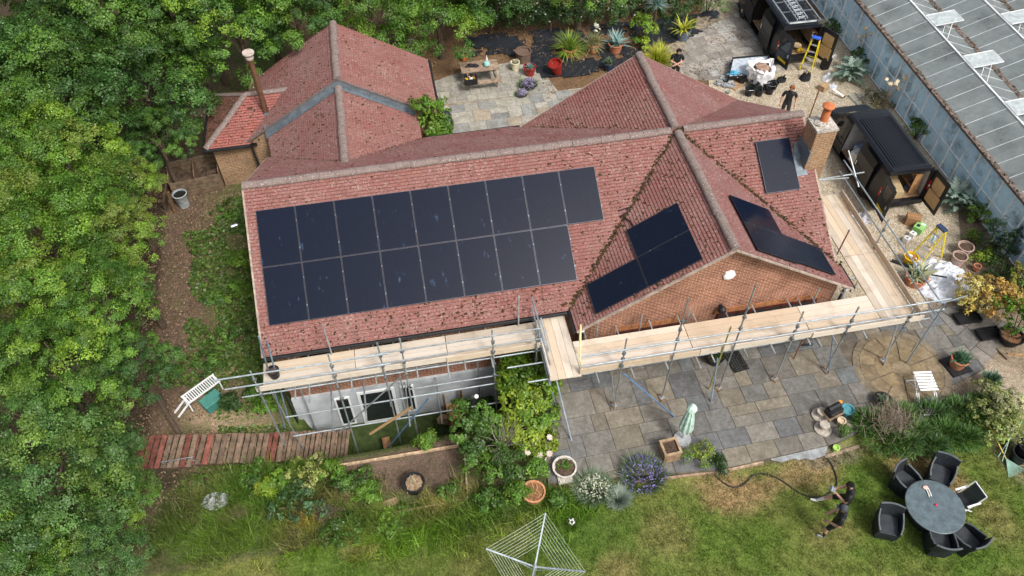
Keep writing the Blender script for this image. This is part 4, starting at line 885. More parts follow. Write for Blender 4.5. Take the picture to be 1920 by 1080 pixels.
bush('viburnum','rounded mid-green shrub left of the bare grey twigs','shrub',890,830,52,1.25,GRN2,9,50,.09)
bush('laurel','low dark green shrub below the lime climber','shrub',955,885,48,.8,GRN2,7,40,.08); bush('shrub','green shrub at the lower left foot of the climber','shrub',905,880,38,.7,BRT,6,30,.08)
tw=MB(); 
for i in range(46):
    a=R3.uniform(0,6.28); e_=R3.uniform(.5,1.4); p=Vector((0,0,0)); d=Vector((math.cos(a)*math.cos(e_),math.sin(a)*math.cos(e_),math.sin(e_))); pts=[p]
    for s_ in range(4): d=(d+Vector((R3.uniform(-.35,.35),R3.uniform(-.35,.35),R3.uniform(-.1,.1)))).normalized(); p=p+d*.24; pts.append(p)
    tw.path(pts,[.014,.011,.008,.006,.003],4)
o=tw.build('dead_shrub',mat('grey twigs',(.27,.235,.2),.9,.3,6)); o.location=gpos(945,845)+Vector((0,0,.35)); tag(o,'bare grey twiggy dead shrub in the planting bed','shrub')
# perennials and weeds
def blades(C,az,el,L,W,col,droop,segs=3,curl=0):
    """arched tapering blades; returns quads, colours"""
    K=len(C); V_=[];Cc=[]; p=C.copy(); d0=np.stack([np.cos(az)*np.cos(el),np.sin(az)*np.cos(el),np.sin(el)],1); side=np.stack([-np.sin(az),np.cos(az),np.zeros(K)],1)
    w0=W.copy()
    for s in range(segs):
        e=el-droop*(s/segs); d=np.stack([np.cos(az)*np.cos(e),np.sin(az)*np.cos(e),np.sin(e)],1); q=p+d*(L/segs)[:,None]
        w1=W*(1-((s+1)/segs)**1.5)+.002; 
        V_.append(np.stack([p-side*w0[:,None],p+side*w0[:,None],q+side*w1[:,None],q-side*w1[:,None]],1)); Cc.append(col*(1+.12*s)); p=q; w0=w1
    return np.vstack(V_),np.vstack(Cc)
def rosette(n,L,W,elr,pal,droop=.5,c=(0,0,0),jit=.03):
    C=np.array(c)+NR.normal(size=(n,3))*jit*np.array([1,1,.3]); az=NR.uniform(0,6.283,n); el=NR.uniform(*elr,n)
    col=np.array([pal[i] for i in NR.integers(len(pal),size=n)])*NR.uniform(.8,1.2,(n,1)); return blades(C,az,el,L*NR.uniform(.75,1.1,n),W*NR.uniform(.8,1.1,n),col,droop)
def lavender(label,u,v,rpx,pal,fl,h=.45,name='lavender'):
    b=gpos(u,v); d=(b-CP).dot(CF); r=rpx*d/FPX; t=thing(name,label,'plant',b); n=700
    az=NR.uniform(0,6.283,n); q=np.sqrt(NR.random(n))*.75*r; C=np.stack([np.cos(az)*q,np.sin(az)*q*.85,np.zeros(n)],1); el=1.45-.75*q/r*1.2
    col=np.array([pal[i] for i in NR.integers(len(pal),size=n)])*NR.uniform(.8,1.2,(n,1)); L=NR.uniform(.6,1.1,n)*h; v_,c=blades(C,az,el,L,np.full(n,.012),col,.25); strips('foliage',v_,4,c,M['blade'],t)
    if fl:
        k=420; az=NR.uniform(0,6.283,k); q=np.sqrt(NR.random(k))*1.12*r; P=np.stack([np.cos(az)*q,np.sin(az)*q*.85,h*(1.05-.55*(q/r)**2)+NR.uniform(-.05,.1,k)],1)
        Nm=unit(NR.normal(size=(k,3))+np.array([0,0,.5])); cf=np.array([fl[i] for i in NR.integers(len(fl),size=k)])*NR.uniform(.8,1.2,(k,1)); strips('flower_spikes',leaf_quads(P,Nm,NR.uniform(.05,.11,k),.5),4,cf,M['blade_f'],t)['kind']='stuff'
    return t
PUR=[(.2,.17,.42),(.27,.23,.5),(.15,.14,.33)]; SAGE=[(.12,.17,.09),(.16,.21,.13),(.09,.14,.06)]
lavender('purple flowering lavender clump at the patio edge',1205,895,42,SAGE,PUR,.5)
lavender('pale green allium clump with round white heads at the patio corner',1112,922,30,[(.13,.2,.11),(.18,.24,.15)],[(.55,.6,.42),(.6,.62,.5)],.55,'allium')
lavender('small silvery stem plant on the lawn edge',1158,940,10,[(.3,.36,.3)],None,.5,'silver_plant')
lavender('mauve catmint growing from the slabs by the red pot',990,165,13,GRN2,[(.4,.33,.55),(.45,.38,.58)],.4,'catmint'); lavender('small pale mauve tuft growing between the back slabs',978,180,9,GRN2,[(.45,.4,.55)],.25,'catmint')
bush('shrub','small yellow-green shrub by the square timber planter','shrub',1310,862,28,.5,LIME,5,20,.06); bush('shrub','dark green clump next to the small yellow-green shrub','shrub',1345,878,18,.3,DRK,4,14,.06)
bush('shrub','upright green tuft at the patio edge near the lime pot','shrub',1573,822,10,.6,GRN2,3,8,.05)
# rosemary hedge
rm=gpos(1725,815); t=thing('rosemary_hedge','dark green feathery rosemary hedge between patio and lawn','hedge',rm)
lob=[]
for i,(u,v,r) in enumerate([(1625,800,.5),(1650,835,.6),(1680,790,.6),(1710,825,.7),(1740,785,.6),(1760,825,.65),(1790,780,.6),(1815,800,.6),(1690,845,.5),(1740,850,.45),(1830,770,.5),(1800,835,.45),(1650,800,.5)]):
    p=gpos(u,v)-rm; lob.append((p.x,p.y,.3,r,r*.9,.34))
n=9000; idx=NR.integers(len(lob),size=n); LB=np.array(lob)[idx]; d=unit(NR.normal(size=(n,3))+np.array([0,0,.7])); d[:,2]=np.abs(d[:,2]); C=LB[:,:3]+d*LB[:,3:]*NR.uniform(.6,1.,(n,1))
pal=np.array([(.045,.095,.022),(.06,.125,.025),(.035,.075,.02),(.085,.15,.035),(.05,.1,.035)]); ci=pal[(idx+NR.integers(2,size=n))%5]*NR.uniform(.75,1.25,(n,1))
v_,c=blades(C,np.arctan2(d[:,1],d[:,0])+NR.normal(size=n)*.5,np.clip(np.arcsin(d[:,2])+NR.normal(size=n)*.3,-.2,1.5),NR.uniform(.1,.24,n),np.full(n,.015),ci*1.3,.3,2); strips('foliage',v_,4,c,M['needle'],t)
n=500; C=np.array(gpos(1660,803)-rm)+NR.normal(size=(n,3))*np.array([.3,.25,.05])+np.array([0,0,.5]); v_,c=blades(C,NR.uniform(0,6.28,n),NR.uniform(.2,1.2,n),NR.uniform(.2,.5,n),np.full(n,.008),np.full((n,3),.2)*np.array([1.1,.85,.65]),.2,2); strips('dead_stems',v_,4,c,M['needle'],t)
bush('spindle_bush','variegated yellow-green shrub at the right end of the rosemary hedge','shrub',1850,790,54,1.0,[(.25,.3,.08),(.32,.35,.14),(.16,.22,.04),(.38,.38,.2)],9,52,.085)
YEL=[(.68,.56,.13),(.6,.44,.1),(.7,.62,.25)]; ORG=[(.52,.31,.08),(.45,.26,.06),(.6,.42,.12)]
bush('spirea','pale golden yellow shrub nearest the white sheet','shrub',1818,572,36,1.0,YEL,8,32,.075); bush('spirea','orange-gold shrub behind the pale golden one','shrub',1858,583,40,1.1,ORG,9,38,.075); bush('spirea','pale yellow bush beside the black trays','shrub',1800,585,20,.6,YEL,4,16,.07)
bush('shrub','bright green potted shrub at the right edge below the orange bush','shrub',1893,640,40,1.5,BRT,7,45,.09); bush('shrub','yellow-tipped green bush at the right edge above','shrub',1902,560,36,1.2,[(.2,.25,.03),(.3,.25,.05),(.1,.18,.03)],6,36,.09); bush('shrub','low dark green bush behind the gold shrubs','shrub',1868,525,38,.6,DRK,6,22,.06)
bush('shrub','low lime plant along the glasshouse foot by the conifers','shrub',1845,490,34,.4,LIME,5,14,.06); bush('shrub','yellow-green plant behind the pair of pale pots','shrub',1818,455,20,.4,LIME,4,14,.06)
bush('shrub','leafy green plants at the glasshouse wall above the conifers','shrub',1830,415,36,.7,BRT,6,30,.08)
for u,v,hh,lb in((1838,475,1.7,'tallest dark green conifer of three by the glasshouse'),(1862,488,1.35,'middle dark green conifer with rounded top by the glasshouse'),(1882,482,1.25,'rightmost slim dark green conifer by the glasshouse')):
    b=gpos(u,v); shrub('conifer',lb,'conifer',b,[(0,0,.3,.3,.3,.35),(0,0,hh*.45,.34,.34,.4),(.03,0,hh*.68,.27,.27,.4),(0,0,hh*.88,.17,.17,.35)],[(.016,.042,.018),(.022,.055,.024),(.03,.065,.03)],.06,26,.1,26,.35,'conifers by the glasshouse',m='needle')
# plants of the glasshouse border
def artichoke(u,v,L,n,lb):
    b=gpos(u,v); t=thing('artichoke',lb,'plant',b); SV=[(.2,.29,.23),(.26,.35,.29),(.15,.23,.17),(.31,.39,.33)]
    V_=[];C_=[]
    for i in range(n):
        a=NR.uniform(0,6.283); e=NR.uniform(.45,1.35); Lb=L*NR.uniform(.7,1.1); base=np.array([NR.normal()*.2,NR.normal()*.2,NR.uniform(.1,.45)]); p=base; col=np.array(SV[NR.integers(4)])
        for s in range(7):
            ee=e-1.3*(s/7)**1.3; d=np.array([math.cos(a)*math.cos(ee),math.sin(a)*math.cos(ee),math.sin(ee)]); q=p+d*Lb/7; sd=np.array([-math.sin(a),math.cos(a),0]); ww=.17*Lb*math.sin(math.pi*(s+1.2)/8.5)
            for sg in(-1,1): V_.append(np.stack([p,p+sd*sg*ww*.4,q+d*ww*.4+sd*sg*ww,q])); C_.append(col*NR.uniform(.8,1.15))
            p=q
    strips('foliage',np.array(V_),4,np.array(C_),M['leaf'],t); return t
artichoke(1592,150,.85,46,'large silver-green artichoke plant behind the yellow step ladder'); artichoke(1790,385,.95,50,'large silver-green artichoke plant beside the near van door'); 
bush('weed_clump','green weeds against the glasshouse between the vans','plant',1608,120,18,.7,GRN2,5,24,.08); bush('weed_clump','leafy green weeds at the glasshouse beside the near van roof','plant',1715,262,20,.9,GRN2,5,20,.09); bush('weed_clump','green weeds behind the far van','plant',1560,62,16,.5,GRN2,4,14,.08); bush('weed_clump','dry olive undergrowth below the seed heads','plant',1640,195,26,.5,[(.14,.13,.05),(.1,.12,.04),(.18,.16,.08)],6,26,.06)
def seedheads(u,v,lb,n=9):
    b=gpos(u,v); o=MB()
    for i in range(n):
        p=Vector((R3.gauss(0,.3),R3.gauss(0,.3),R3.uniform(1.1,1.7))); o.path([(R3.gauss(0,.1),R3.gauss(0,.1),0),p*.6,p],.012,4,(.35,.27,.15)); o.blob(p,(.1,.1,.08),i,.6,4,7,5,(.62,.52,.36))
    q=o.build('seed_heads',M['rough']); q.location=b; tag(q,lb,'plant')
seedheads(1625,118,'dry cream seed heads against the glasshouse, farther clump'); seedheads(1655,205,'dry cream seed heads against the glasshouse, nearer clump')
# back garden hedge with white blossom
hb=G(1060,60,.4); t=thing('hedge','long dark green hedge dotted with white blossom behind the spiky plants','hedge',hb); lob=[]
for i in range(34):
    p=G(880+i*12.5+NR.uniform(-8,8),20+NR.uniform(-18,22)-(i>26)*12,1.2)-hb; lob.append((p.x,p.y,NR.uniform(.4,1.3),.75,.6,.6))
v_,c=crown_data(lob,6,.26,26,.1,[(.03,.075,.018),(.045,.1,.022),(.025,.06,.016),(.06,.12,.025)]); strips('foliage',v_,4,c,M['leaf'],t)
pts=[]
for i in range(240):
    L=lob[R3.randrange(0,26)]; a=R3.uniform(0,6.28); e=R3.uniform(.1,1.3); (i<170) and pts.append((L[0]+math.cos(a)*math.cos(e)*.8,L[1]+math.sin(a)*math.cos(e)*.66-.05,L[2]+math.sin(e)*.66))
flowers(t,pts,.05,(.72,.74,.62),5,'blossom')
for L in lob[::3]:
    tr=MB(); tr.tube((L[0],L[1],-.4),(L[0],L[1],L[2]),.05,n=6); tr.build('stem',M['bark'],t)
bush('shrub','feathery green shrub at the top right of the back garden','shrub',1325,25,34,1.4,[(.06,.12,.03),(.09,.16,.04),(.13,.19,.06)],7,40,.06)
# left side path weeds, bank and bed planting
for a in [(435,395,34,.25,GRN2,'low green weeds at the house end of the litter path'),(452,500,24,.55,BRT,'bright green weeds under the left verge, upper clump'),(455,560,26,.6,BRT,'bright green weeds under the left verge, middle clump'),(440,640,36,.55,GRN2,'broad green weeds under the left verge, lower clump'),(395,680,30,.3,GRN2,'green weeds spreading onto the litter path'),(400,560,20,.15,GRN2,'sparse weeds in the middle of the litter path'),
   (445,780,18,.6,DRK,'dark green bush on the bank beside the white bench'),(478,745,14,.4,GRN2,'small green bush on the bank under the scaffold end'),(510,790,18,.4,BRT,'bright green bush on the bank by the pallets'),
   (600,858,30,.3,BRT,'bright green edging plant below the pallets'),(575,885,38,.35,[(.3,.34,.09),(.36,.38,.13),(.22,.28,.06)],'pale lime mound of ground cover below the pallets'),(628,888,26,.4,BRT,'fresh green mound beside the pale lime ground cover'),(500,920,18,.35,LIME,'small yellow-green plant in the lawn bed'),(560,950,52,.55,[(.06,.13,.05),(.08,.16,.06)],'blue-green bushy plant in the lawn bed'),(682,908,28,.4,GRN2,'leafy green clump at the left of the soil bed'),(690,930,24,.35,BRT,'leafy green clump below the soil bed'),
   (640,995,40,.35,GRN2,'dark leafy clump where the lawn meets the planting beds'),(480,895,30,.35,GRN2,'leafy green clump between the grey plastic sheet and the pallets'),(530,905,26,.4,BRT,'fresh green clump left of the pale lime mound'),(650,915,22,.4,GRN2,'green clump between the lime mound and the soil bed'),(735,985,34,.3,BRT,'grassy clump in front of the timber edging'),(800,832,18,.35,BRT,'fern-like green clump at the sunken yard edge'),(845,925,22,.3,GRN2,'green plants at the right end of the soil bed'),(915,945,24,.5,GRN2,'leafy green plants left of the terracotta pot'),(968,935,20,.6,BRT,'tall leafy green plant beside the terracotta pot'),(1005,890,20,.6,BRT,'tall leafy green plant above the terracotta pot'),(1045,940,14,.3,GRN2,'small green plant right of the terracotta pot'),
   (865,770,22,.5,DRK,'dark ivy patch in the shaded yard'),(840,805,26,.4,DRK,'dark green plant over the yard wall'),(912,760,14,.4,GRN2,'green sprig by the white downpipe'),(905,715,10,.5,GRN2,'ivy sprig on the grey wall')]:
    bush('weed_clump',a[5],'plant',a[0],a[1],a[2],a[3],a[4],6,a[2]*.8,.075,per=10)
# rough grass blades, too many to count
gx=np.array(xs);gy_=np.array(ys); CLg=np.array(cl).reshape(len(ys),len(xs),4)[:,:,:3]
def grass(n,pts,h,w_,name,lb,tint=(1,1,1),tuft=0,tr=.08):
    x,y=pts; tf=np.ones(len(x))
    if tuft:
        m_=max(1,len(x)//tuft); q=NR.integers(m_,size=len(x)); tf=NR.uniform(.6,1.5,m_)[q]; hf=NR.uniform(.6,1.4,m_)[q]; x=x[:m_][q]+NR.normal(size=len(q))*tr; y=y[:m_][q]+NR.normal(size=len(q))*tr; h=h*hf
    tint=np.array(tint)*tf[:,None]; i=np.clip(np.searchsorted(gx,x),0,len(xs)-1); j=np.clip(np.searchsorted(gy_,y),0,len(ys)-1); col=CLg[j,i]*tint*NR.uniform(.75,1.3,(len(x),1))
    Z=np.array(V).reshape(len(ys),len(xs),3)[:,:,2]; z=Z[j,i]; C=np.stack([x,y,z],1); K=len(x); a=NR.uniform(0,6.28,K); L=h*NR.uniform(.5,1.3,K)
    s=np.stack([np.cos(a),np.sin(a),np.zeros(K)],1)*w_; tip=C+np.stack([NR.normal(size=K)*.5*L,NR.normal(size=K)*.5*L,L],1)
    o=strips(name,np.stack([C-s,C+s,tip],1),3,col,M['blade']); tag(o,lb,'grass',kind='stuff')
n=150000; x=NR.uniform(-16.5,8.5,n); y=NR.uniform(-14.5,-8.9,n); k=(y<-9.35)|(x<-6.0); grass(n,(x[k],y[k]),.075,.008,'lawn_grass','short worn lawn grass with dry patches',(1.15,1.17,1.),12,.06)
P=[gpos(u,v) for u,v in [(430,965),(490,1000),(360,950),(540,1015),(400,1030),(590,1010),(330,1000),(690,975),(730,985),(770,985),(800,990),(700,1000),(860,965),(880,1000),(640,990),(560,900),(430,870),(480,880),(760,990),(840,950),(980,960),(1050,960),(440,890),(460,910),(520,890),(540,910),(600,930),(640,930),(650,960),(570,920),(870,955)]]
n=30000; q=NR.integers(len(P),size=n); PX=np.array([[p.x,p.y] for p in P])[q]+NR.normal(size=(n,2))*np.array([.5,.32]); grass(n,(PX[:,0],PX[:,1]),.3,.012,'long_grass','long tufted grass below the planting beds',(1.6,1.8,1.),45,.1)
# ---------- pots, furniture, tools ----------
def wcol(rgb): return rgb
def potmesh(mb,r,h,c=(0,0,0),col=(1,1,1),flare=.78,th=.03,n=18,R=None,mi=0):
    mb.lathe([(r*flare,0),(r*(flare+1)/2,h*.5),(r*.97,h*.88),(r*1.05,h*.89),(r*1.06,h),(r-th,h),(r-th*1.3,h*.8),(.0001,h*.8)],c,n,R,col,mi)
def potted(name,label,cat,u,v,r,h,pm,ros=None,z=None,soilc=True,tray=None,flare=.78,tilt=0,group=None,matb=None,sc_=None,extra=None):
    b=gpos(u,v) if z is None else G(u,v,z)
    if 3<b.y<9.2 or b.x>4.2: b.z=max(b.z,PZ)
    t=thing(name,label,cat,b,TR.uniform(0,3),group); Rm=Matrix.Rotation(tilt,3,'X') if tilt else None
    if tilt: t.rotation_euler=(0,0,rad(-60))
    mb=MB(); potmesh(mb,r,h,flare=flare,R=Rm,col=(1,1,1)); mb.build('pot',pm,t,smooth=True)
    if soilc and not tilt:
        s=MB(); s.blob((0,0,h*.8),(r*.86,r*.86,h*.1),u,.4,4,12,6); s.build('soil',sc_ or M['soil'],t)
    if ros:
        n,L,W,elr,pal,dr=ros; v_,c=rosette(n,L,W,elr,pal,dr,(0,0,h*.88),r*.25); strips('foliage',v_,4,c,M['blade'],t)
    if extra: extra(t,h)
    if tray:
        s=MB(); s.box((0,0,-.0),(tray,tray,.05)); s.box((0,0,.0),(tray*.9,tray*.9,.055)); tt=s.build('tray',M['black']); tt.location=b+Vector((0,0,.03)); tt.rotation_euler=(0,0,.15); tag(tt,'square black plastic tray under the terracotta agave pot','tray'); t.location.z+=.04
    return t
def cm(name,col,**k): return M.setdefault(name,mat(name,col,**k))
AGV=[(.1,.19,.14),(.13,.23,.17),(.08,.15,.11)]; BLU=[(.2,.32,.3),(.26,.38,.36),(.16,.26,.25)]; YUC=[(.16,.24,.04),(.24,.3,.05),(.3,.3,.1),(.12,.2,.04)]; STRW=[(.38,.33,.22),(.3,.25,.16)]
potted('potted_agave','green agave in a terracotta pot standing on the patio','potted plant',1790,688,.27,.38,M['terra'],(90,.36,.035,(.1,1.45),[(.05,.13,.075),(.08,.17,.1),(.04,.1,.06)],.1),tray=.72)
potted('potted_agave','dark blue-green agave rosette at the patio corner beside the bare ground','potted plant',1852,722,.2,.22,cm('dark pot',(.07,.045,.035)),(110,.38,.04,(.05,1.4),[(.03,.09,.06),(.06,.13,.09),(.1,.16,.11)],.1))
potted('potted_agave','cream-striped agave in a terracotta pot under the scaffold corner','potted plant',1712,532,.36,.36,M['terra'],(34,.62,.05,(.3,1.4),[(.36,.38,.2),(.16,.22,.12),(.4,.4,.24)],.5))
potted('planter','round white stone planter at the corner of the patio','planter',1058,884,.34,.3,cm('white stone',(.55,.52,.46),bump=.3),(24,.2,.03,(.2,1.3),GRN2,.4))
mb=MB(); mb.box((0,0,.02),(.42,.42,.1)); o=mb.build('plinth_stone',cm('white stone',(.5,.5,.5))); o.location=gpos(1058,896); o.location.z=PZ; tag(o,'square white stone foot under the round white planter','plinth')
potted('terracotta_pot','wide terracotta pot filled with dry straw beside the allium','pot',1000,932,.33,.38,cm('pale terracotta',(.52,.25,.13),bump=.1),(60,.25,.012,(-.2,.6),[(.3,.16,.07),(.38,.22,.1)],.3),sc_=cm('dry straw',(.27,.13,.06),bump=.8,fine=.5))
potted('plant_pot','black plastic pot of dead stems standing in the soil bed','pot',778,915,.32,.4,M['black'],(30,.25,.012,(-.2,.6),STRW,.3),sc_=cm('twig litter',(.3,.2,.12),bump=.8,fine=.5))
potted('plant_pot','black bowl of plants near the rosemary hedge','pot',1650,757,.27,.22,M['black'],(60,.2,.02,(.1,1.2),[(.06,.11,.06),(.1,.14,.09)],.5))
potted('plant_pot','dark plant in a pot behind the scaffold by the patio doors','pot',1338,676,.3,.3,M['black'],(60,.3,.03,(.3,1.4),DRK,.6),z=PZ)
potted('bowl','teal glazed pot beside the black petrol tool','pot',1585,776,.19,.28,cm('teal glaze',(.08,.27,.32)),soilc=False)
potted('pot','small cream clay pot below the teal pot','pot',1574,796,.13,.25,cm('cream clay',(.52,.42,.3)),soilc=False)
potted('cup','lime green plastic cup at the lawn edge','cup',1565,845,.1,.2,cm('lime plastic',(.36,.55,.12)),soilc=False)
# square planter
b=gpos(1253,853); b.z=PZ; t=thing('timber_planter','square weathered timber planter of soil on the patio edge','planter',b,.05); mb=MB()
for s_ in(-1,1): mb.box((s_*.23,0,.22),(.05,.5,.44),col=(1.5,1.3,1.1)); mb.box((0,s_*.23,.219),(.41,.05,.44),col=(1.4,1.2,1.)); mb.box((s_*.235,0,.45),(.07,.54,.03),col=(1.6,1.5,1.3)); mb.box((0,s_*.235,.4505),(.4,.07,.03),col=(1.6,1.5,1.3))
mb.build('box',M['wood'],t); mb=MB(); mb.box((0,0,.36),(.4,.4,.05)); mb.bar((-.1,.05,.4),(.05,-.02,.42),.02,col=(3,3,3)); mb.build('soil',M['soil'],t)
# parasol
b=G(1279,824,PZ); t=thing('parasol','closed pale mint parasol standing on the patio','parasol',b); mb=MB(); mb.lathe([(.26,0),(.26,.06),(.05,.09)],n=18); mb.tube((0,0,.05),(0,0,1.95),.022); mb.build('pole',cm('parasol metal',(.35,.37,.38)),t,smooth=True)
mb=MB(); n=16; vs=[]; 
for z,r in((.55,.2),(.8,.215),(1.2,.17),(1.6,.11),(1.85,.06),(1.93,.02)):
    for k_ in range(n*2): a=math.pi*k_/n; q=r*(1 if k_%4<2 else .68); vs.append(Vector((q*math.cos(a),q*math.sin(a),z+(.05 if k_%4<2 else 0)*(z<.6))))
m_=n*2; mb.add(vs,[(i*m_+k_,i*m_+(k_+1)%m_,(i+1)*m_+(k_+1)%m_,(i+1)*m_+k_) for i in range(5) for k_ in range(m_)]); mb.build('canopy',cm('mint fabric',(.52,.68,.6),fine=.06),t)
mb=MB(); mb.lathe([(.1,1.80),(.16,1.76),(.12,1.86),(.03,1.97),(.0001,1.98)],n=10); mb.build('vent_cap',cm('mint fabric',(.6,.7,.65)),t)
# garden table, tub chairs
tc=gpos(1754,958); WK=cm('dark wicker',(.02,.025,.03),rough=.6,bump=.5,bsc=60,fine=.3); RIM=cm('wicker rim',(.1,.115,.125),rough=.5)
tc=G(1754,949,tc.z+.72); tc.z-=.72; t=thing('round_table','large round dark table with grey mottled top on the lawn','table',tc); mb=MB(); mb.lathe([(.0001,.715),(.77,.715),(.79,.705),(.79,.68),(.0001,.68)],n=48); mb.build('table_top',cm('mottled top',(.1,.135,.15),rough=.4,var=.2,fine=.3,bsc=25),t)
mb=MB(); mb.lathe([(.5,0),(.76,.68)],n=40); mb.lathe([(.5,0),(.52,.03)],n=40); mb.build('base',WK,t,smooth=True)
ch0=None
def chair(u,v,tu,tv,label):
    global ch0
    b=G(u,v,gpos(u,v).z+.42); b.z=H(b.x,b.y); f=G(tu,tv,b.z+.42)-b; rz=math.atan2(f.y,f.x)-math.pi/2
    if ch0 is None:
        t=thing('tub_chair','','chair',(0,0,0),0,'dark wicker chairs round the lawn table'); mb=MB(); vs=[]
        P=[(-.3,.31),(.3,.31),(.33,0),(.27,-.3),(-.27,-.3),(-.33,0)]
        mb.face([(x*.9,y*.9,0) for x,y in P][::-1])
        for i in range(6):
            a,c=P[i],P[(i+1)%6]; mb.face([(c[0]*.86,c[1]*.86,0),(c[0],c[1],.42),(a[0],a[1],.42),(a[0]*.86,a[1]*.86,0)][::1])
        mb.build('base',WK,t); mb=MB(); mb.face([(-.27,.31,.425),(.27,.31,.425),(.27,-.26,.405),(-.27,-.26,.405)]); mb.box((0,.0,.40),(.53,.58,.04)); mb.build('seat',cm('seat wicker',(.04,.047,.054),rough=.6,bump=.5,bsc=50,fine=.35),t)
        for s_ in(-1,1):
            mb=MB(); pts=[(s_*.29,.32,.42,.58),(s_*.335,.15,.42,.64),(s_*.345,-.05,.42,.68),(s_*.32,-.24,.42,.76)]
            for (x,y,z,zt),(x2,y2,z2,zt2) in zip(pts,pts[1:]):
                o_=-s_*.045; mb.face([(x,y,.38),(x2,y2,.38),(x2,y2,zt2),(x,y,zt)]); mb.face([(x+o_,y,.4),(x2+o_,y2,.4),(x2+o_,y2,zt2),(x+o_,y,zt)])
            mb.face([(pts[0][0],.32,.38),(pts[0][0]-s_*.045,.32,.38),(pts[0][0]-s_*.045,.32,.58),(pts[0][0],.32,.58)])
            ar=mb.build('armrest',WK,t); mb=MB(); mb.path([(x-s_*.022,y,zt) for x,y,z,zt in pts],.026,6); mb.build('rim',RIM,ar,smooth=True)
        mb=MB(); n=7; A=[(-.32+.64*i/(n-1),-.26-.07*math.sin(math.pi*i/(n-1))) for i in range(n)]
        for (x,y),(x2,y2) in zip(A,A[1:]):
            for dy,sg in((0,1),(.05,-1)):
                mb.face([(x,y+dy,.4),(x2,y2+dy,.4),(x2*1.02,y2-.1+dy,.9),(x*1.02,y-.1+dy,.9)])
        for x,y in(A[0],A[-1]): mb.face([(x,y,.4),(x,y+.05,.4),(x*1.02,y-.05,.9),(x*1.02,y-.1,.9)])
        ba=mb.build('backrest',WK,t); mb=MB(); mb.path([(x*1.02,y-.075,.9) for x,y in A],.027,6); mb.build('rim',RIM,ba,smooth=True); ch0=t
    else: t=copytree(ch0)
    place(t,b,rz,1.0,label); t.name='tub_chair'
chair(1697,902,1745,940,'dark wicker tub chair at the upper left of the round table'); chair(1763,888,1752,930,'dark wicker tub chair behind the round table, beside the white-framed folding chair'); chair(1665,983,1670,1100,'dark wicker tub chair standing apart, turned away from the round table')
chair(1762,1016,1752,960,'dark wicker tub chair directly below the round table'); chair(1812,1012,1768,965,'dark wicker tub chair at the lower right of the round table')
b=G(1808,938,H(4.8,-11)+.42); b.z=H(b.x,b.y); f=Vector((tc.x,tc.y,0))-b; t=thing('folding_chair','white-framed folding garden chair with black mesh at the round table','chair',b,math.atan2(f.y,f.x)-math.pi/2); mb=MB()
for s_ in(-1,1): mb.tube((s_*.25,.25,0),(s_*.25,-.28,.95),.016); mb.tube((s_*.24,-.28,0),(s_*.24,.2,.45),.016); mb.box((s_*.27,0,.66),(.05,.42,.03))
mb.tube((-.25,-.28,.95),(.25,-.28,.95),.016); mb.tube((-.25,.22,.44),(.25,.22,.44),.016); mb.build('frame',M['white'],t,smooth=True)
mb=MB(); mb.box((0,.0,.45),(.44,.42,.015)); mb.build('seat',M['black'],t); mb=MB(); mb.box((0,-.2,.7),(.44,.012,.5),R=Matrix.Rotation(rad(28),3,'X')); mb.build('backrest',cm('dark mesh',(.03,.04,.035)),t)
mb=MB(); p=G(1735,918,tc.z+.73)
for dx in(0,.06): mb.bar((dx,-.22,.012),(dx+.03,.02,.012),.03,.02,(.7,.68,.62))
mb.blob((.03,.06,.02),(.09,.06,.02),1,.4,2,8,5,(.7,.45,.38)); o=mb.build('tongs',M['col']); o.location=p; tag(o,'pale wooden tongs lying on the round table','tongs')
mb=MB(); mb.blob((0,0,.02),(.045,.04,.02),2,.3,2,8,5,(.6,.02,.08)); o=mb.build('flower_head',M['col']); o.location=G(1755,947,tc.z+.72); tag(o,'small red flower head lying on the round table','flower')
# sun lounger on the patio
b=G(1728,742,PZ); t=thing('garden_lounger','white folding garden lounger with slatted seat and black pad on the patio','lounger',b,rad(-8)); mb=MB()
for s_ in(-1,1):
    mb.tube((s_*.27,.45,.5),(s_*.27,-.45,.04),.018); mb.tube((s_*.27,-.1,.5),(s_*.3,.55,.03),.016); mb.tube((s_*.27,.1,.5),(s_*.3,-.2,.03),.016); mb.tube((s_*.3,-.7,.03),(s_*.27,-.1,.35),.016)
mb.tube((-.3,.55,.03),(.3,.55,.03),.016); mb.tube((-.3,-.2,.03),(.3,-.2,.03),.016); mb.tube((-.3,-.7,.03),(.3,-.7,.03),.016); mb.build('frame',M['white'],t,smooth=True)
mb=MB()
for i in range(7): mb.box((0,-.1+i*.1,.51+.006*i),(.56,.066,.02),R=Matrix.Rotation(rad(6),3,'X'))
mb.build('slats',M['white'],t); mb=MB(); mb.box((.05,-.48,.2),(.46,.5,.03),R=Matrix.Rotation(rad(28),3,'X')); mb.build('pad',M['black'],t)
# rotary dryer
hub=G(1003,1063,1.75); gz=H(hub.x,hub.y); t=thing('rotary_dryer','silver rotary washing line with white cords over the lawn','washing line',(hub.x,hub.y,gz)); mb=MB(); h0=hub.z-gz; mb.tube((0,0,0),(0,0,h0+.15),.024); mb.tube((0,0,h0-.12),(0,0,h0+.06),.05); mb.build('pole',M['galv'],t,smooth=True)
tip=G(1023,962,2.2)-hub; a0=math.atan2(tip.y,tip.x); La=math.hypot(tip.x,tip.y); tips=[]
for i in range(4):
    a=a0+i*math.pi/2; L_=La; p=Vector((math.cos(a)*L_,math.sin(a)*L_,h0+.45)); tips.append(p); mb=MB(); mb.bar((0,0,h0),p,.035,.025,(1.2,1.25,1.3)); mb.bar((0,0,h0-.25),p*.5+Vector((0,0,(h0+.45)*.0+h0*.5+.2)) if 0 else (p.x*.42,p.y*.42,h0+.17),.02,.015); mb.build('arm',M['galv'],t)
mb=MB()
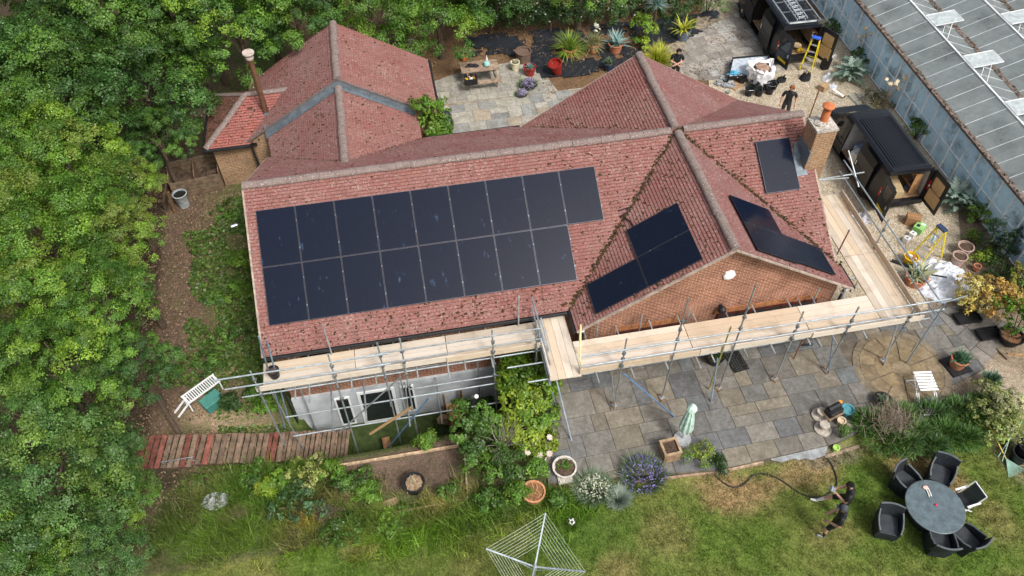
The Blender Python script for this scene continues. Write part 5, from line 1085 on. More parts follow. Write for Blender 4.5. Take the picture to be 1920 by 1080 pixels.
for k_ in range(9):
    f=.42+.58*k_/8
    for i in range(4):
        p=tips[i];q=tips[(i+1)%4]; hp=lambda p:Vector((p.x*f,p.y*f,h0+.45*f)); A_,B_=hp(p),hp(q); mb.path([A_,(A_+B_)/2-Vector((0,0,.03)),B_],.0042,4)
mb.build('cord',cm('pale cord',(.55,.62,.5)),t)
# football
b=gpos(1071,981); mb=MB(); mb.blob((0,0,.11),.11,0,0,1,24,16,(.8,.8,.78))
for i,f in enumerate(mb.F):
    c=sum((Vector(mb.V[j]) for j in f),Vector())/len(f)-Vector((0,0,.11)); c.normalize()
    ph=(1+5**.5)/2
    if any(c.dot(Vector(q).normalized())>.93 for q in [(0,s1,s2*ph) for s1 in(1,-1) for s2 in(1,-1)]+[(s1,s2*ph,0) for s1 in(1,-1) for s2 in(1,-1)]+[(s2*ph,0,s1) for s1 in(1,-1) for s2 in(1,-1)]): mb.C[i]=(.02,.02,.02)
o=mb.build('football',M['col'],smooth=True); o.location=b; tag(o,'black and white football on the lawn','ball')
# hose
pts=[(1507,846),(1520,843),(1540,850),(1556,868),(1566,890),(1568,910),(1556,924),(1540,932),(1518,932),(1495,923),(1470,905),(1450,894),(1430,889),(1412,892),(1400,903),(1388,912),(1372,914),(1355,905),(1337,889)]
W_=[gpos(*p)+Vector((0,0,.03)) for p in pts]; S_=[]
for i in range(len(W_)-1):
    for k_ in range(4): 
        a=W_[max(0,i-1)];b_=W_[i];c_=W_[i+1];d_=W_[min(len(W_)-1,i+2)]; q=k_/4; S_.append(.5*((2*b_)+(c_-a)*q+(2*a-5*b_+4*c_-d_)*q*q+(3*b_-a-3*c_+d_)*q**3))
mb=MB(); mb.path(S_,.021,6); tag(mb.build('hose',M['black'],smooth=True),'long black hose snaking across the dry lawn','hose')
# timber edgings, small slabs
def plank(u0,v0,u1,v1,z0,z1,w_,h,lb,col=(1.6,1.45,1.2),nm='edging_board'):
    a=gpos(u0,v0);b_=gpos(u1,v1); a.z=max(a.z,z0-.4)+h*.2; b_.z+=h*.2; mb=MB(); mb.bar(a,b_,w_,h,col); return tag(mb.build(nm,M['wood'],bev=.006),lb,'board')
plank(612,878,862,836,-.72,-.62,.05,.12,'long pale timber edging along the top of the soil bed',(2.5,2.35,2.1)); plank(871,842,877,938,-.6,-.5,.05,.18,'timber edging at the right end of the soil bed',(1.8,1.7,1.6)); plank(716,968,872,938,-.75,-.6,.05,.16,'timber edging along the bottom of the soil bed'); plank(716,950,746,938,-.6,-.6,.22,.09,'short weathered timber block at the corner of the soil bed',(1.3,1.2,.9))
plank(1190,905,1345,886,.3,.3,.06,.12,'left length of pale edging between patio bed and lawn',(1.5,1.4,1.3)); plank(1350,884,1430,868,.3,.3,.09,.14,'right length of pale edging between patio bed and lawn',(2,1.9,1.8)); plank(1545,858,1610,838,.32,.34,.1,.1,'grey stone edging beside the lime cup',(1.4,1.4,1.4)); plank(1590,812,1612,806,.5,.55,.03,.03,'pale stick lying at the end of the rosemary hedge',(2.2,2,1.7))
plank(1868,655,1888,675,.45,.45,.06,.1,'short plank across the bare ground by the tyre pot',(.9,.8,.7)); plank(1888,664,1920,667,.45,.45,.05,.08,'pale batten at the right edge of the bare ground',(1.7,1.3,.9))
mb=MB()
for u,v,r in((1465,852,.42),(1520,843,.55),(1498,852,.3)):
    p=G(u,v,.36); mb.lathe([(r,0),(r*.97,.03),(.0001,.035)],(p.x,p.y,.345),7,col=(.34,.36,.37),sy=.6)
tag(mb.build('stepping_slab',M['slab']),'grey concrete patches between patio edge and hose end','slab')
# black tool on stone plinths
for u,v,lb in((1537,780,'pale round stone plinth left of the black petrol tool'),(1542,805,'round stone mushroom plinth in front of the black petrol tool')):
    p=G(u,v,PZ); mb=MB(); mb.lathe([(.26,0),(.26,.06),(.12,.08),(.1,.2),(.15,.24),(.15,.28),(.0001,.29)],p,16,col=(.42,.38,.32)); tag(mb.build('stone_plinth',M['rough'],smooth=True),lb,'plinth')
p=G(1556,783,PZ); t=thing('petrol_tool','black petrol machine on a low trestle beside the teal pot','machine',p,.3); mb=MB(); mb.box((0,0,.42),(.5,.3,.2)); mb.tube((-.22,.05,.55),(.22,.05,.55),.09,n=12); mb.build('engine',M['black'],t,bev=.03)
mb=MB(); mb.box((0,0,.29),(.6,.36,.05),col=(1.2,1.1,1));
for x in(-.25,.25):
    for y in(-.14,.14): mb.tube((x,y,0),(x,y,.28),.025,col=(1,1,1))
mb.build('trestle',M['wood'],t); mb=MB(); mb.lathe([(.06,.45),(.06,.55),(.0001,.56)],(.3,.1,0),10,col=(.7,.3,.03)); mb.build('fuel_cap',M['col'],t)
p=G(1592,797,PZ); mb=MB(); mb.blob(p+Vector((0,0,.05)),(.15,.12,.09),3,.3,2,10,6,(.4,.35,.29)); tag(mb.build('stone',M['rough'],smooth=True),'rounded pale stone beside the cream pot','stone')
# mat and broom on the patio
p=G(1381,678,PZ+.03); mb=MB(); mb.box((0,0,0),(.52,.74,.025),.12); 
R4=random.Random(2)
for i in range(6):
    for j in range(9):
        if R4.random()<.75: q=Matrix.Rotation(.12,3,'Z')@Vector((-.21+i*.084,-.32+j*.08,.0135)); mb.box(q,(.03,.03,.003),.12,col=(.1,.1,.09))
for i in range(len(mb.C)): mb.C[i]=mb.C[i] if mb.C[i]!=(1,1,1) else (.015,.016,.017)
o=mb.build('rubber_mat',M['col']); o.location=p; tag(o,'black perforated rubber mat lying on the patio by the scaffold','mat')
p=G(1512,648,PZ); t=thing('broom','broom with dark head lying on a blue-grey slab','broom',p,-.1); mb=MB(); mb.box((0,0,.05),(.36,.06,.06),col=(.02,.03,.04)); mb.build('head',M['col'],t); mb=MB(); mb.tube((0,.02,.08),(.25,.9,.1),.014,col=(.3,.16,.08)); mb.build('handle',M['col'],t)
# pallets stepping down to the yard
def pallet(c,w_,d,rz,n,red,lb,tilt=0):
    t=thing('pallet',lb,'pallet',c,rz,'pallets laid as steps'); t.rotation_euler=(0,tilt,rz); mb=MB(); RR=random.Random(int(c.x*100))
    for i in range(n):
        k_=RR.uniform(.7,1.2); col=(k_*1.05,k_*.5,k_*.52) if red and RR.random()<.75 else (k_*.98,k_*.9,k_*.88); mb.box((-w_/2+(i+.5)*w_/n,0,.13),(w_/n*RR.uniform(.72,.86),d,.022),col=col)
    mb.build('deck_slat',M['wood'],t); mb=MB()
    for y in(-d/2+.05,0,d/2-.05):
        mb=MB(); mb.box((0,y,.065),(w_,.09,.1),col=(.6,.5,.45)); mb.build('bearer',M['wood'],t)
def pz(f): return -.62-1.25*f
xs_=[(310,850,1.95,10,1,'wide reddish pallet platform at the top of the pallet steps'),(379,846,.62,3,1,'reddish narrow pallet, the first step below the wide platform'),(407,845,.62,3,0,'weathered pallet step second below the wide platform'),(437,843,.62,3,0,'pale greyish pallet step third below the wide platform'),(462,844,.55,3,0,'greyish pallet step in the middle of the flight'),(487,843,.55,3,0,'pale pallet step right of the middle of the flight'),(516,842,.6,3,1,'red-stained pallet step just left of the scaffold leg'),(549,840,.6,4,0,'brownish pallet step under the lowest scaffold tube'),(582,838,.6,4,0,'brown pallet step with open slats below the scaffold'),(612,836,.6,4,0,'darker pallet step next to last in the yard'),(641,835,.5,4,0,'last low pallet step beside the artificial grass')]
for i,(u,v,w_,n_,rd,lb) in enumerate(xs_):
    z=-.72-(.09*i if i else 0); pallet(G(u,v,z),w_,1.05 if i else 1.15,rad(-9) if i else rad(-3) if 0 else rad(-8),n_,rd,lb,rad(1.5 if i else 0))
# white slatted bench tipped on the bank, green crate
p=gpos(385,745); t=thing('slatted_bench','white slatted bench tipped on the bank at the scaffold end','bench',p+Vector((0,0,.25)),rad(36)); mb=MB()
for x in(-.75,.75): mb.box((x,0,.3),(.06,.5,.05)); mb.box((x,.24,.02),(.05,.05,.6)); mb.box((x,-.24,.02),(.05,.05,.6))
mb.box((0,.25,.33),(1.6,.05,.06)); mb.box((0,-.25,.331),(1.6,.05,.06))
for i in range(15): mb.box((-.7+i*.1,0,.345),(.05,.46,.02))
mb.build('frame',M['white'],t); t.scale=(.76,.76,.76); mb=MB(); mb.box((-.95,-.1,.0),(.06,.06,.9),R=Matrix.Rotation(rad(60),3,'Y')); mb.box((-.95,.2,.0),(.06,.06,.9),R=Matrix.Rotation(rad(60),3,'Y')); mb.build('leg',M['white'],t)
p=gpos(402,760); mb=MB(); mb.box((0,0,.2),(.62,.42,.36),.65,col=(.05,.19,.16)); mb.box((0,0,.4),(.66,.46,.05),.65,col=(.07,.24,.2)); o=mb.build('storage_crate',M['col'],bev=.03); o.location=p; tag(o,'green plastic storage crate beside the white slatted bench','crate')
plank(335,750,385,745,-.35,-.3,.12,.06,'weathered board lying under the white slatted bench',(1.1,1,.9)); plank(400,715,440,690,-.2,-.2,.2,.05,'wide weathered plank behind the white slatted bench',(1.3,1.1,1)); 
# wire mesh trolley by the pallets
p=gpos(340,875); mb=MB()
for i in range(9): mb.tube((-.45+i*.11,0,0),(-.45+i*.11,.05,.4),.008,n=4)
for z in(0,.2,.4): mb.tube((-.5,z*.1,z),(.5,z*.1,z),.011,n=5)
o=mb.build('wire_panel',M['galv']); o.location=p; tag(o,'grey wire panel leaning below the wide pallet platform','panel')
# compost bays, bin, post, can
p=gpos(375,345); t=thing('compost_bay','weathered timber compost bay of two compartments by the annex wall','compost bay',p,.12); mb=MB()
for x in(-.95,0,.9):
    for k_ in range(6): mb.box((x,0,.08+k_*.15),(.04,1.1,.13),col=(.75+.05*(k_%3),.7,.62))
for y,x0,x1 in((.55,-.95,.9),(-.55,-.95,.9)):
    for k_ in range(6 if y>0 else 5): mb.box(((x0+x1)/2,y,.08+k_*.152),(x1-x0,.04,.13),col=(.8-.04*(k_%3),.72,.65))
mb.build('slats',M['wood'],t); mb=MB(); mb.blob((-.45,0,.2),(.45,.5,.2),1,.5,2); mb.blob((.45,0,.25),(.42,.5,.2),4,.5,2); mb.build('compost',M['soil'],t)
p=gpos(346,385); t=thing('dustbin','grey galvanised dustbin with dark opening beside the compost bay','bin',p); mb=MB(); mb.lathe([(.2,0),(.26,.6),(.28,.62),(.25,.63),(.24,.55),(.0001,.5)],n=16); mb.build('bin_body',cm('bin grey',(.4,.43,.44)),t,smooth=True); mb=MB(); mb.lathe([(.235,.56),(.0001,.57)],n=14); mb.build('contents',M['dark'],t)
p=gpos(330,400); mb=MB(); mb.box((0,0,.5),(.09,.09,1.2),col=(.8,.65,.45)); o=mb.build('post',M['wood']); o.location=p; o.rotation_euler=(0,.05,0); tag(o,'wooden post standing left of the grey dustbin','post')
p=gpos(441,428); mb=MB(); mb.tube((-.12,0,.1),(.1,.07,.1),.08,n=12,col=(.5,.53,.55)); o=mb.build('drum',M['metal']); o.location=p; tag(o,'small grey metal can lying on the grass by the house','can')
p=gpos(318,362); plank(311,395,318,350,.1,.1,.08,.5,'dark board fence beside the litter path',(.5,.45,.4),'fence_board')
# crumpled sheets
def crumple(name,lb,cat,u,v,rx,ry,h,col,m=None,seed=0,res=26,rz=0,tuft=1.):
    b=gpos(u,v); mb=MB(); n=res; P=[]
    for j in range(n+1):
        for i in range(n+1):
            x=(i/n-.5)*2;y=(j/n-.5)*2; q=Vector((x*2.2,y*2.2,seed)); e_=noise.noise(q)+.6*noise.noise(q*2.3)+.4*abs(noise.noise(q*4.1)); k_=1-.25*abs(noise.noise(Vector((math.atan2(y,x)*1.5,seed,1))))
            # square to disc
            X=x*math.sqrt(1-y*y/2)*rx*k_;Y=y*math.sqrt(1-x*x/2)*ry*k_; rr=max(abs(x),abs(y)); P.append(Vector((X+e_*.06,Y,max(.012,h*(.35+e_*.8)*(1-rr**3)+.015))))
    mb.add(P,[(j*(n+1)+i,j*(n+1)+i+1,(j+1)*(n+1)+i+1,(j+1)*(n+1)+i) for j in range(n) for i in range(n)],col)
    o=mb.build(name,m or M['col'],smooth=False); o.location=b; o.rotation_euler=(0,0,rz); return tag(o,lb,cat)
crumple('dust_sheet','crumpled white dust sheet lying by the golden shrubs','sheet',1757,525,1.15,1.05,.45,(.6,.63,.68),seed=3); mb=MB(); a=G(1727,512,.85);b_=G(1775,520,.8); mb.bar(a,b_,.05,.03,(.02,.02,.02)); tag(mb.build('rail',M['col']),'black rail lying across the white dust sheet','rail')
crumple('plastic_sheet','crumpled clear grey plastic sheet on the left of the lawn','sheet',404,940,.42,.3,.3,(.35,.37,.36),seed=9); crumple('plastic_bag','clear plastic bag crumpled on the gravel beside the scaffold','bag',1609,414,.45,.35,.35,(.55,.56,.62),seed=5)
crumple('debris_pile','pile of dark bark and soil behind the planting','soil pile',615,962,.5,.35,.12,(.09,.065,.05),M['rough'],2)
# yard odds and ends
p=Vector((-8.2,-4.7,-1.97)); t=thing('log_store','small timber log store in the shaded yard','log store',p,.1); mb=MB()
for x in(-.3,.3):
    for y in(-.35,.35): mb.box((x,y,.55),(.07,.07,1.1),col=(.8,.65,.5))
for k_ in range(5): mb.box((.32,0,.2+k_*.2),(.03,.75,.12),col=(.8,.65,.5))
mb.build('frame',M['wood'],t); mb=MB()
for i in range(14): mb.tube((-.22+.11*(i%4),-.33,.12+.13*(i//4)),(-.22+.11*(i%4),.3,.12+.13*(i//4)),.055,n=7,col=(2.2,1.7,1.1))
mb.build('logs',M['wood'],t)
mb=MB(); mb.tube((-7.55,-4.2,-1.6),(-7.5,-5.2,.0),.07,n=10); o=mb.build('white_pipe',M['white'],smooth=True); tag(o,'white plastic pipe leaning in the ivy of the shaded yard','pipe')
plank(828,808,876,795,-1.1,-1.0,.2,.3,'weathered timber sleeper holding the yard bank',(1.4,1.25,1)); mb=MB(); mb.box((-10.6,-5.3,-1.88),(.25,.5,.1),.1,col=(1.4,1,.7)); tag(mb.build('step_block',M['wood']),'small wooden block on the artificial grass below the glass door','block')
for i,(u,v) in enumerate([(715,800),(693,803),(694,826)]): pass
# bucket on the scaffold
p=G(512,704,DZ+.02); t=thing('bucket','black bucket of moss debris on the left end of the scaffold deck','bucket',(-13.25,-4.95,DZ+.02)); mb=MB(); potmesh(mb,.17,.3,flare=.8,th=.012); mb.build('shell',M['black'],t,smooth=True); mb=MB(); mb.blob((0,0,.24),(.155,.155,.06),2,.5,5); mb.build('contents',M['soil'],t)
# ---------- back garden ----------
# black weed membrane, torn and half covered with bark
poly=ccw([g2(868,66),g2(985,60),g2(1040,52),g2(1200,40),g2(1345,20),g2(1352,45),g2(1290,72),g2(1240,85),g2(1240,112),g2(1150,135),g2(1020,148),g2(985,112),g2(940,100),g2(885,108)])
mb=MB(); x0=min(p[0] for p in poly);x1=max(p[0] for p in poly);y0=min(p[1] for p in poly);y1_=max(p[1] for p in poly)
def inside(x,y,P):
    c=False
    for i in range(len(P)):
        a,b=P[i],P[i-1]
        if (a[1]>y)!=(b[1]>y) and x<(b[0]-a[0])*(y-a[1])/(b[1]-a[1])+a[0]: c=not c
    return c
st=.14; yy=y0
while yy<y1_:
    xx=x0
    while xx<x1:
        f=noise.noise(Vector((xx*.7,yy*.9,2)))+.5*noise.noise(Vector((xx*2.1,yy*2.4,5)))
        if inside(xx+st/2,yy+st/2,poly) and f>-.22:
            zf=lambda a,b: PZ+.01+.06*abs(noise.noise(Vector((a*2.6,b*4.2,9))))+.035*noise.noise(Vector((a*6,b*7,1)))
            mb.face([(a,b,zf(a,b)) for a,b in((xx,yy),(xx+st,yy),(xx+st,yy+st),(xx,yy+st))])
        xx+=st
    yy+=st
o=mb.build('weed_membrane',cm('black membrane',(.022,.025,.03),rough=.35,bump=.4,bsc=25,spec=.4)); tag(o,'torn black weed membrane lying over the bark border','sheet')
NR=np.random.default_rng(91)
n=9000; pts=[]
P2=np.stack([NR.uniform(-7,9,n),NR.uniform(8.8,16,n)],1); z=PZ+.0+NR.uniform(0,.05,n)
keep=np.array([noise.noise(Vector((a*.6,b*.8,4)))>-.05 and not(-7.5<a<-2.2 and b<12) for a,b in P2]); C=np.stack([P2[:,0],P2[:,1],z],1)[keep]; K=len(C)
ci=np.array([(.2,.115,.06),(.27,.17,.09),(.13,.08,.05),(.34,.24,.14)])[NR.integers(4,size=K)]
o=strips('bark_chips',leaf_quads(C,unit(NR.normal(size=(K,3))*.4+np.array([0,0,1])),NR.uniform(.04,.12,K),.45),4,ci,M['rough']); tag(o,'brown bark chips scattered over the border','bark chips',kind='stuff')
n=16000; P2=np.stack([NR.uniform(-19,-13.8,n),NR.uniform(-7,8,n)],1); C=np.stack([P2[:,0],P2[:,1],np.array([H(a,b) for a,b in P2])+.015],1); ci=np.array([(.2,.13,.08),(.26,.17,.1),(.12,.08,.05),(.3,.22,.15),(.08,.055,.04)])[NR.integers(5,size=n)]
o=strips('leaf_litter',leaf_quads(C,unit(NR.normal(size=(n,3))*.35+np.array([0,0,1])),NR.uniform(.03,.1,n),.6),4,ci,M['rough']); tag(o,'dry leaf litter on the path beside the trees','leaf litter',kind='stuff')
n=16000; P2=np.stack([NR.uniform(-18,-13.7,n),NR.uniform(-6.5,5,n)],1); keep=np.array([noise.noise(Vector((a*.7,b*.7,21)))+.25*(a+16.2)>-.02 for a,b in P2]); C=np.stack([P2[:,0],P2[:,1],np.array([H(a,b) for a,b in P2])+NR.uniform(.02,.12,n)],1)[keep]; K=len(C)
ci=np.array([(.07,.14,.025),(.1,.19,.03),(.05,.1,.02),(.13,.21,.035)])[NR.integers(4,size=K)]
o=strips('ground_weeds',leaf_quads(C,unit(NR.normal(size=(K,3))*.5+np.array([0,0,1])),NR.uniform(.06,.16,K),.7),4,ci,M['leaf']); tag(o,'low green weeds creeping over the litter path','weeds',kind='stuff')
TC=M['terra']
potted('yucca','large green yucca with dead skirt in a terracotta pot, biggest of the spiky row','potted plant',1067,104,.34,.42,TC,(260,.85,.018,(-.35,1.5),[(.16,.26,.03),(.22,.33,.04),(.28,.36,.06),(.12,.2,.03)],.35),z=PZ)
potted('yucca','browner yucca with white flower spike in a terracotta pot','potted plant',1112,96,.27,.4,TC,(170,.68,.018,(-.4,1.5),[(.24,.24,.1),(.16,.22,.06),(.34,.3,.18),(.26,.2,.12)],.4),z=PZ,extra=lambda t,h:flowers(t,[(R3.gauss(.1,.05),R3.gauss(-.05,.05),h+.55+R3.random()*.4) for _ in range(26)],.06,(.8,.78,.62),5))
potted('potted_agave','blue-grey agave with pointed leaves in a terracotta pot','potted plant',1153,96,.33,.42,TC,(38,.72,.065,(.05,1.3),BLU,.25),z=PZ)
potted('potted_agave','small agave in a dark blue pot on the slab edge','potted plant',1141,130,.25,.36,cm('navy glaze',(.02,.035,.07),rough=.2),(40,.34,.035,(.2,1.4),[(.08,.14,.07),(.13,.19,.09),(.06,.1,.05)],.3),z=PZ)
potted('potted_agave','squat red glazed pot holding a small blue agave','potted plant',993,139,.28,.4,cm('red glaze',(.26,.02,.015),rough=.2,spec=.5),(36,.24,.03,(.2,1.4),BLU,.2),z=PZ,flare=.75)
potted('tall_pot','tall empty red glazed pot leaning on the black membrane','pot',1045,137,.3,.62,cm('red glaze',(.26,.02,.015)),z=PZ,flare=.68,tilt=.28)
potted('urn','round brown stoneware urn, empty','pot',981,113,.36,.5,cm('brown stoneware',(.15,.1,.075),bump=.2),z=PZ,soilc=False,flare=.9)
potted('plant_pot','cream glazed pot with dry stalks beside the brown urn','pot',966,131,.2,.42,cm('cream glaze',(.66,.62,.42)),(40,.22,.01,(.2,1.2),STRW,.4),z=PZ,flare=.75)
potted('planter','grey-blue planter with a small yellow-green palm near the hedge end','potted plant',1279,72,.34,.48,cm('slate planter',(.12,.15,.18)),(40,.75,.05,(.2,1.2),[(.34,.36,.03),(.25,.3,.03),(.4,.38,.05)],.9),z=PZ)
potted('plant_pot','small orange plastic pot behind the picnic table','pot',870,112,.14,.22,cm('orange pot',(.55,.16,.05)),z=PZ); potted('plant_pot','small black plastic pot behind the orange one','pot',872,104,.14,.22,M['black'],z=PZ)
potted('plant_pot','leafy green shrub in a brown pot by the rear wing','potted plant',826,230,.26,.36,cm('brown pot',(.12,.06,.045)),z=PZ,extra=lambda t,h:strips('foliage',*(lambda vc:(vc[0],4,vc[1]))(crown_data([(0,0,h+.35,.45,.45,.35),(.2,.1,h+.5,.3,.3,.25),(-.15,.1,h+.2,.3,.3,.25)],9,.18,26,.13,BRT)),M['leaf'],t))
shrub('shrub','glossy bright green shrub against the rear wing corner','shrub',Vector((-7.4,5.55,.4)),[(0,0,2.0,.5,.45,.45),(-.25,.35,2.5,.45,.4,.4),(.2,-.3,1.5,.5,.45,.5),(-.1,.7,2.2,.4,.35,.4),(.25,.25,1.7,.4,.45,.45),(-.4,.0,2.9,.35,.35,.3)],BRT,.12,12,.18,28)
bush('shrub','bright lime green shrub between the blue yucca and fan palm','shrub',1203,72,20,1.1,LIME,6,30,.1)
bush('shrub','lower lime green shrub in front of the taller one','shrub',1200,90,18,.5,LIME,4,12,.1)
t=thing('yucca','blue-grey yucca sphere on a stem behind the lime shrub','plant',G(1225,55,.4)); v_,c=rosette(150,.62,.02,(-.3,1.5),BLU,.1,(0,0,1.3)); strips('foliage',v_,4,c,M['blade'],t); mb=MB(); mb.tube((0,0,0),(0,0,1.3),.07,.05); mb.build('stem',M['bark'],t)
t=thing('fan_palm','yellow-green fan palm just behind the roof apex','palm',G(1230,142,PZ))
v_,c=rosette(420,.95,.02,(-.2,1.45),[(.42,.42,.03),(.34,.38,.03),(.5,.45,.06),(.26,.32,.03)],.45,(0,0,.7),.1); strips('frond',v_,4,c,M['blade'],t)
mb=MB(); mb.tube((0,0,0),(0,0,.6),.1,.07); mb.build('stem',M['bark'],t)
# picnic table
c0=G(899,125,PZ+.72); t=thing('picnic_table','grey weathered picnic table with attached bench on the back patio','picnic table',(c0.x,c0.y,PZ),.0); GW=(.95,.9,.9)
mb=MB()
for i in range(5): mb.box((0,-.3+i*.15,.73),(1.65,.135,.035),col=tuple(v*(1.4+.1*(i%3)) for v in GW))
mb.build('table_top',M['wood'],t)
for s_ in(-1,1):
    mb=MB()
    for i in range(2): mb.box((0,s_*(.66+i*.13),.43),(1.65,.115,.035),col=tuple(v*1.45 for v in GW))
    mb.build('bench_seat',M['wood'],t)
for x in(-.62,.62):
    mb=MB(); mb.box((x,0,.37),(.05,1.5,.09),col=(1.1,1,1)); mb.box((x+.002,0,.67),(.05,.7,.08),col=(1.1,1,1))
    for s_ in(-1,1): mb.bar((x+.05,s_*.3,.7),(x+.05,s_*.62,0),.045,.09,(1.2,1.1,1.05))
    mb.build('trestle',M['wood'],t)
p=Vector((c0.x-.5,c0.y-.72,PZ+.45)); t=thing('tool_bag','open black tool bag of yellow and white tools on the picnic bench','tool bag',p); mb=MB(); 
for x,y,d in((0,-.17,(.52,.03,.28)),(0,.17,(.52,.03,.28)),(-.26,0,(.03,.31,.28)),(.26,0,(.03,.31,.28))): mb.box((x,y,.15),d)
mb.box((0,0,.02),(.5,.3,.03)); mb.build('shell',M['black'],t); mb=MB()
for i in range(18): mb.box((R3.uniform(-.2,.2),R3.uniform(-.12,.12),.2+R3.uniform(0,.1)),(.12,.05,.05),R3.random()*3,col=R3.choice([(.75,.5,.03),(.7,.7,.68),(.75,.5,.03),(.3,.08,.03),(.05,.05,.05)]))
mb.build('tools',M['col'],t)
mb=MB(); mb.blob((0,0,.06),(.26,.1,.07),4,.7,2.5); mb.blob((.2,-.08,.05),(.12,.06,.05),7,.6,2); o=mb.build('jacket',M['black']); o.location=(c0.x-.35,c0.y+.03,PZ+.745); tag(o,'black jacket dropped on the picnic table','jacket')
mb=MB(); mb.lathe([(.05,0),(.14,.06),(.15,.12),(.11,.2),(.0001,.22)],n=14,col=(.3,.55,.52)); o=mb.build('jar',M['col'],smooth=True); o.location=(c0.x+.32,c0.y-.05,PZ+.748); tag(o,'pale teal round jar on the picnic table','jar')
mb=MB(); mb.lathe([(.05,0),(.05,.2),(.02,.26),(.02,.34)],n=10,col=(.7,.66,.62)); o=mb.build('bottle',M['col'],smooth=True); o.location=(c0.x+.36,c0.y+.22,PZ+.748); tag(o,'white bottle at the back of the picnic table','bottle')
p=G(838,246,PZ); t=thing('barbecue','black covered kettle barbecue by the back wall','barbecue',p); mb=MB(); mb.blob((0,0,.35),(.32,.3,.4),3,.2,2,14,9,flat=0); mb.blob((0,0,.8),(.22,.22,.2),8,.2,2); mb.build('cover',cm('bbq cover',(.035,.038,.045),rough=.4,bump=.4),t,smooth=True); mb=MB(); mb.tube((-.1,0,1.),(.1,0,1.),.02); mb.build('handle',M['black'],t)
p=G(767,78,.5); crumple('stone','pale flat stone under the light green trees','stone',767,80,.3,.25,.2,(.4,.38,.33),M['rough'],31,8)
# ---------- gravel drive ----------
p=G(1424,160,PZ); p=G(1422,152,PZ); t=thing('bulk_bag','white bulk bag of sand slumped open on the gravel','bulk bag',p,.2); mb=MB(); n=28; pr=[(.42,0),(.5,.25),(.52,.5),(.56,.72),(.5,.8),(.4,.76),(.33,.7)]; vs=[]
for j,(r,z) in enumerate(pr):
    for k_ in range(n):
        a=2*math.pi*k_/n; q=r*(1+.3*noise.noise(Vector((math.cos(a)*2,math.sin(a)*2,j*.5)))+.14*noise.noise(Vector((math.cos(a)*6,math.sin(a)*6,j)))); q*=1+.12*abs(math.cos(2*a)); vs.append((q*math.cos(a),q*math.sin(a),z+.2*noise.noise(Vector((math.cos(a)*2.5,math.sin(a)*2.5,j+4)))))
mb.add(vs,[(j*n+k_,j*n+(k_+1)%n,(j+1)*n+(k_+1)%n,(j+1)*n+k_) for j in range(len(pr)-1) for k_ in range(n)]); mb.build('sack',cm('white woven',(.74,.74,.74),bump=.3),t)
mb=MB(); mb.blob((.05,0,.66),(.36,.36,.14),6,.5,2); mb.build('sand',cm('sharp sand',(.33,.22,.16),bump=.5,rough=.95),t)
bk0=None
for i,(u,v,lb) in enumerate([(1403,178,'black bucket left of the middle one in the front row before the bulk bag'),(1422,178,'middle black bucket in the front row before the bulk bag'),(1442,175,'rightmost black bucket in the front row before the bulk bag'),(1389,155,'black bucket of rubble at the left of the bulk bag'),(1412,166,'black bucket in the back row touching the bulk bag'),(1433,165,'stacked black buckets in the back row touching the bulk bag'),(1449,166,'black bucket at the right end of the back row')]):
    if bk0 is None:
        bk0=thing('bucket','','bucket',(0,0,0),0,'black buckets round the bulk bag'); mb=MB(); mb.lathe([(.14,0),(.185,.3),(.2,.31),(.2,.33),(.18,.33),(.135,.06),(.0001,.06)],n=18); mb.build('shell',M['black'],bk0,smooth=True); mb=MB(); mb.path([(.19*math.cos(a),.19*math.sin(a)*.3-.15,.32-.02*math.sin(a)) for a in [math.pi*k_/8 for k_ in range(9)]],.006,4); mb.build('handle',M['galv'],bk0); t=bk0
    else: t=copytree(bk0)
    q=G(u,v,PZ); place(t,q,i*1.3,1,lb); t.name='bucket'
a=MB(); c4_=[G(1366,146,PZ+.3),G(1374,110,PZ+.3),G(1442,104,PZ+.3),G(1436,140,PZ+.3)]; t=thing('trailer_tray','pale board tray with black rim lying behind the bulk bag','tray',(c4_[0]+c4_[2])/2); 
L0=t.location.copy(); a.face([p-L0 for p in c4_][::-1]); a.build('board',cm('pale panel',(.5,.56,.62),rough=.35),t); a=MB()
for i in range(4): a.bar(c4_[i]-L0,c4_[(i+1)%4]-L0,.06,.12)
a.build('rim',M['black'],t)
a=MB(); 
for i in range(4): a.bar(c4_[i]-L0-Vector((0,0,.05)),c4_[i]-L0-Vector((0,0,.3)),.05,.05,up=(0,1,0))
a.build('leg',M['black'],t)
mb=MB()
for i in range(14): mb.path([(R3.gauss(0,.13),R3.gauss(0,.1),R3.uniform(.02,.1)) for _ in range(4)],.018,5,(.1,.42,.6))
o=mb.build('blue_rope',M['col']); o.location=G(1376,138,PZ+.3); tag(o,'tangle of pale blue rope on the pale tray','rope')
def carton(lb,u,v,d,rz,col=(.36,.22,.12),z=PZ,nm='carton',tape=True,extra=None):
    b=G(u,v,z); t=thing(nm,lb,'box',b,rz); mb=MB(); mb.box((0,0,d[2]/2),d,col=col); mb.build('box_body',M['col'],t,bev=.005)
    mb=MB()
    if tape: mb.box((0,0,d[2]+.001),(d[0],.05,.003),col=tuple(min(.8,c*1.35) for c in col))
    if extra: extra(mb,d)
    if mb.V: mb.build('print',M['col'],t)
    return t
carton('flattened brown cardboard on the gravel left of the buckets',1378,160,(.6,.5,.05),.5); carton('brown carton behind the near van rear door',1708,418,(.48,.36,.36),-.5,(.3,.17,.08)); carton('brown carton under the scaffold tubes beside the near van',1583,392,(.4,.36,.36),.3,(.25,.15,.085)); carton('small brown carton by the yellow bucket under the scaffold',1652,490,(.2,.16,.12),.3,(.4,.25,.1))
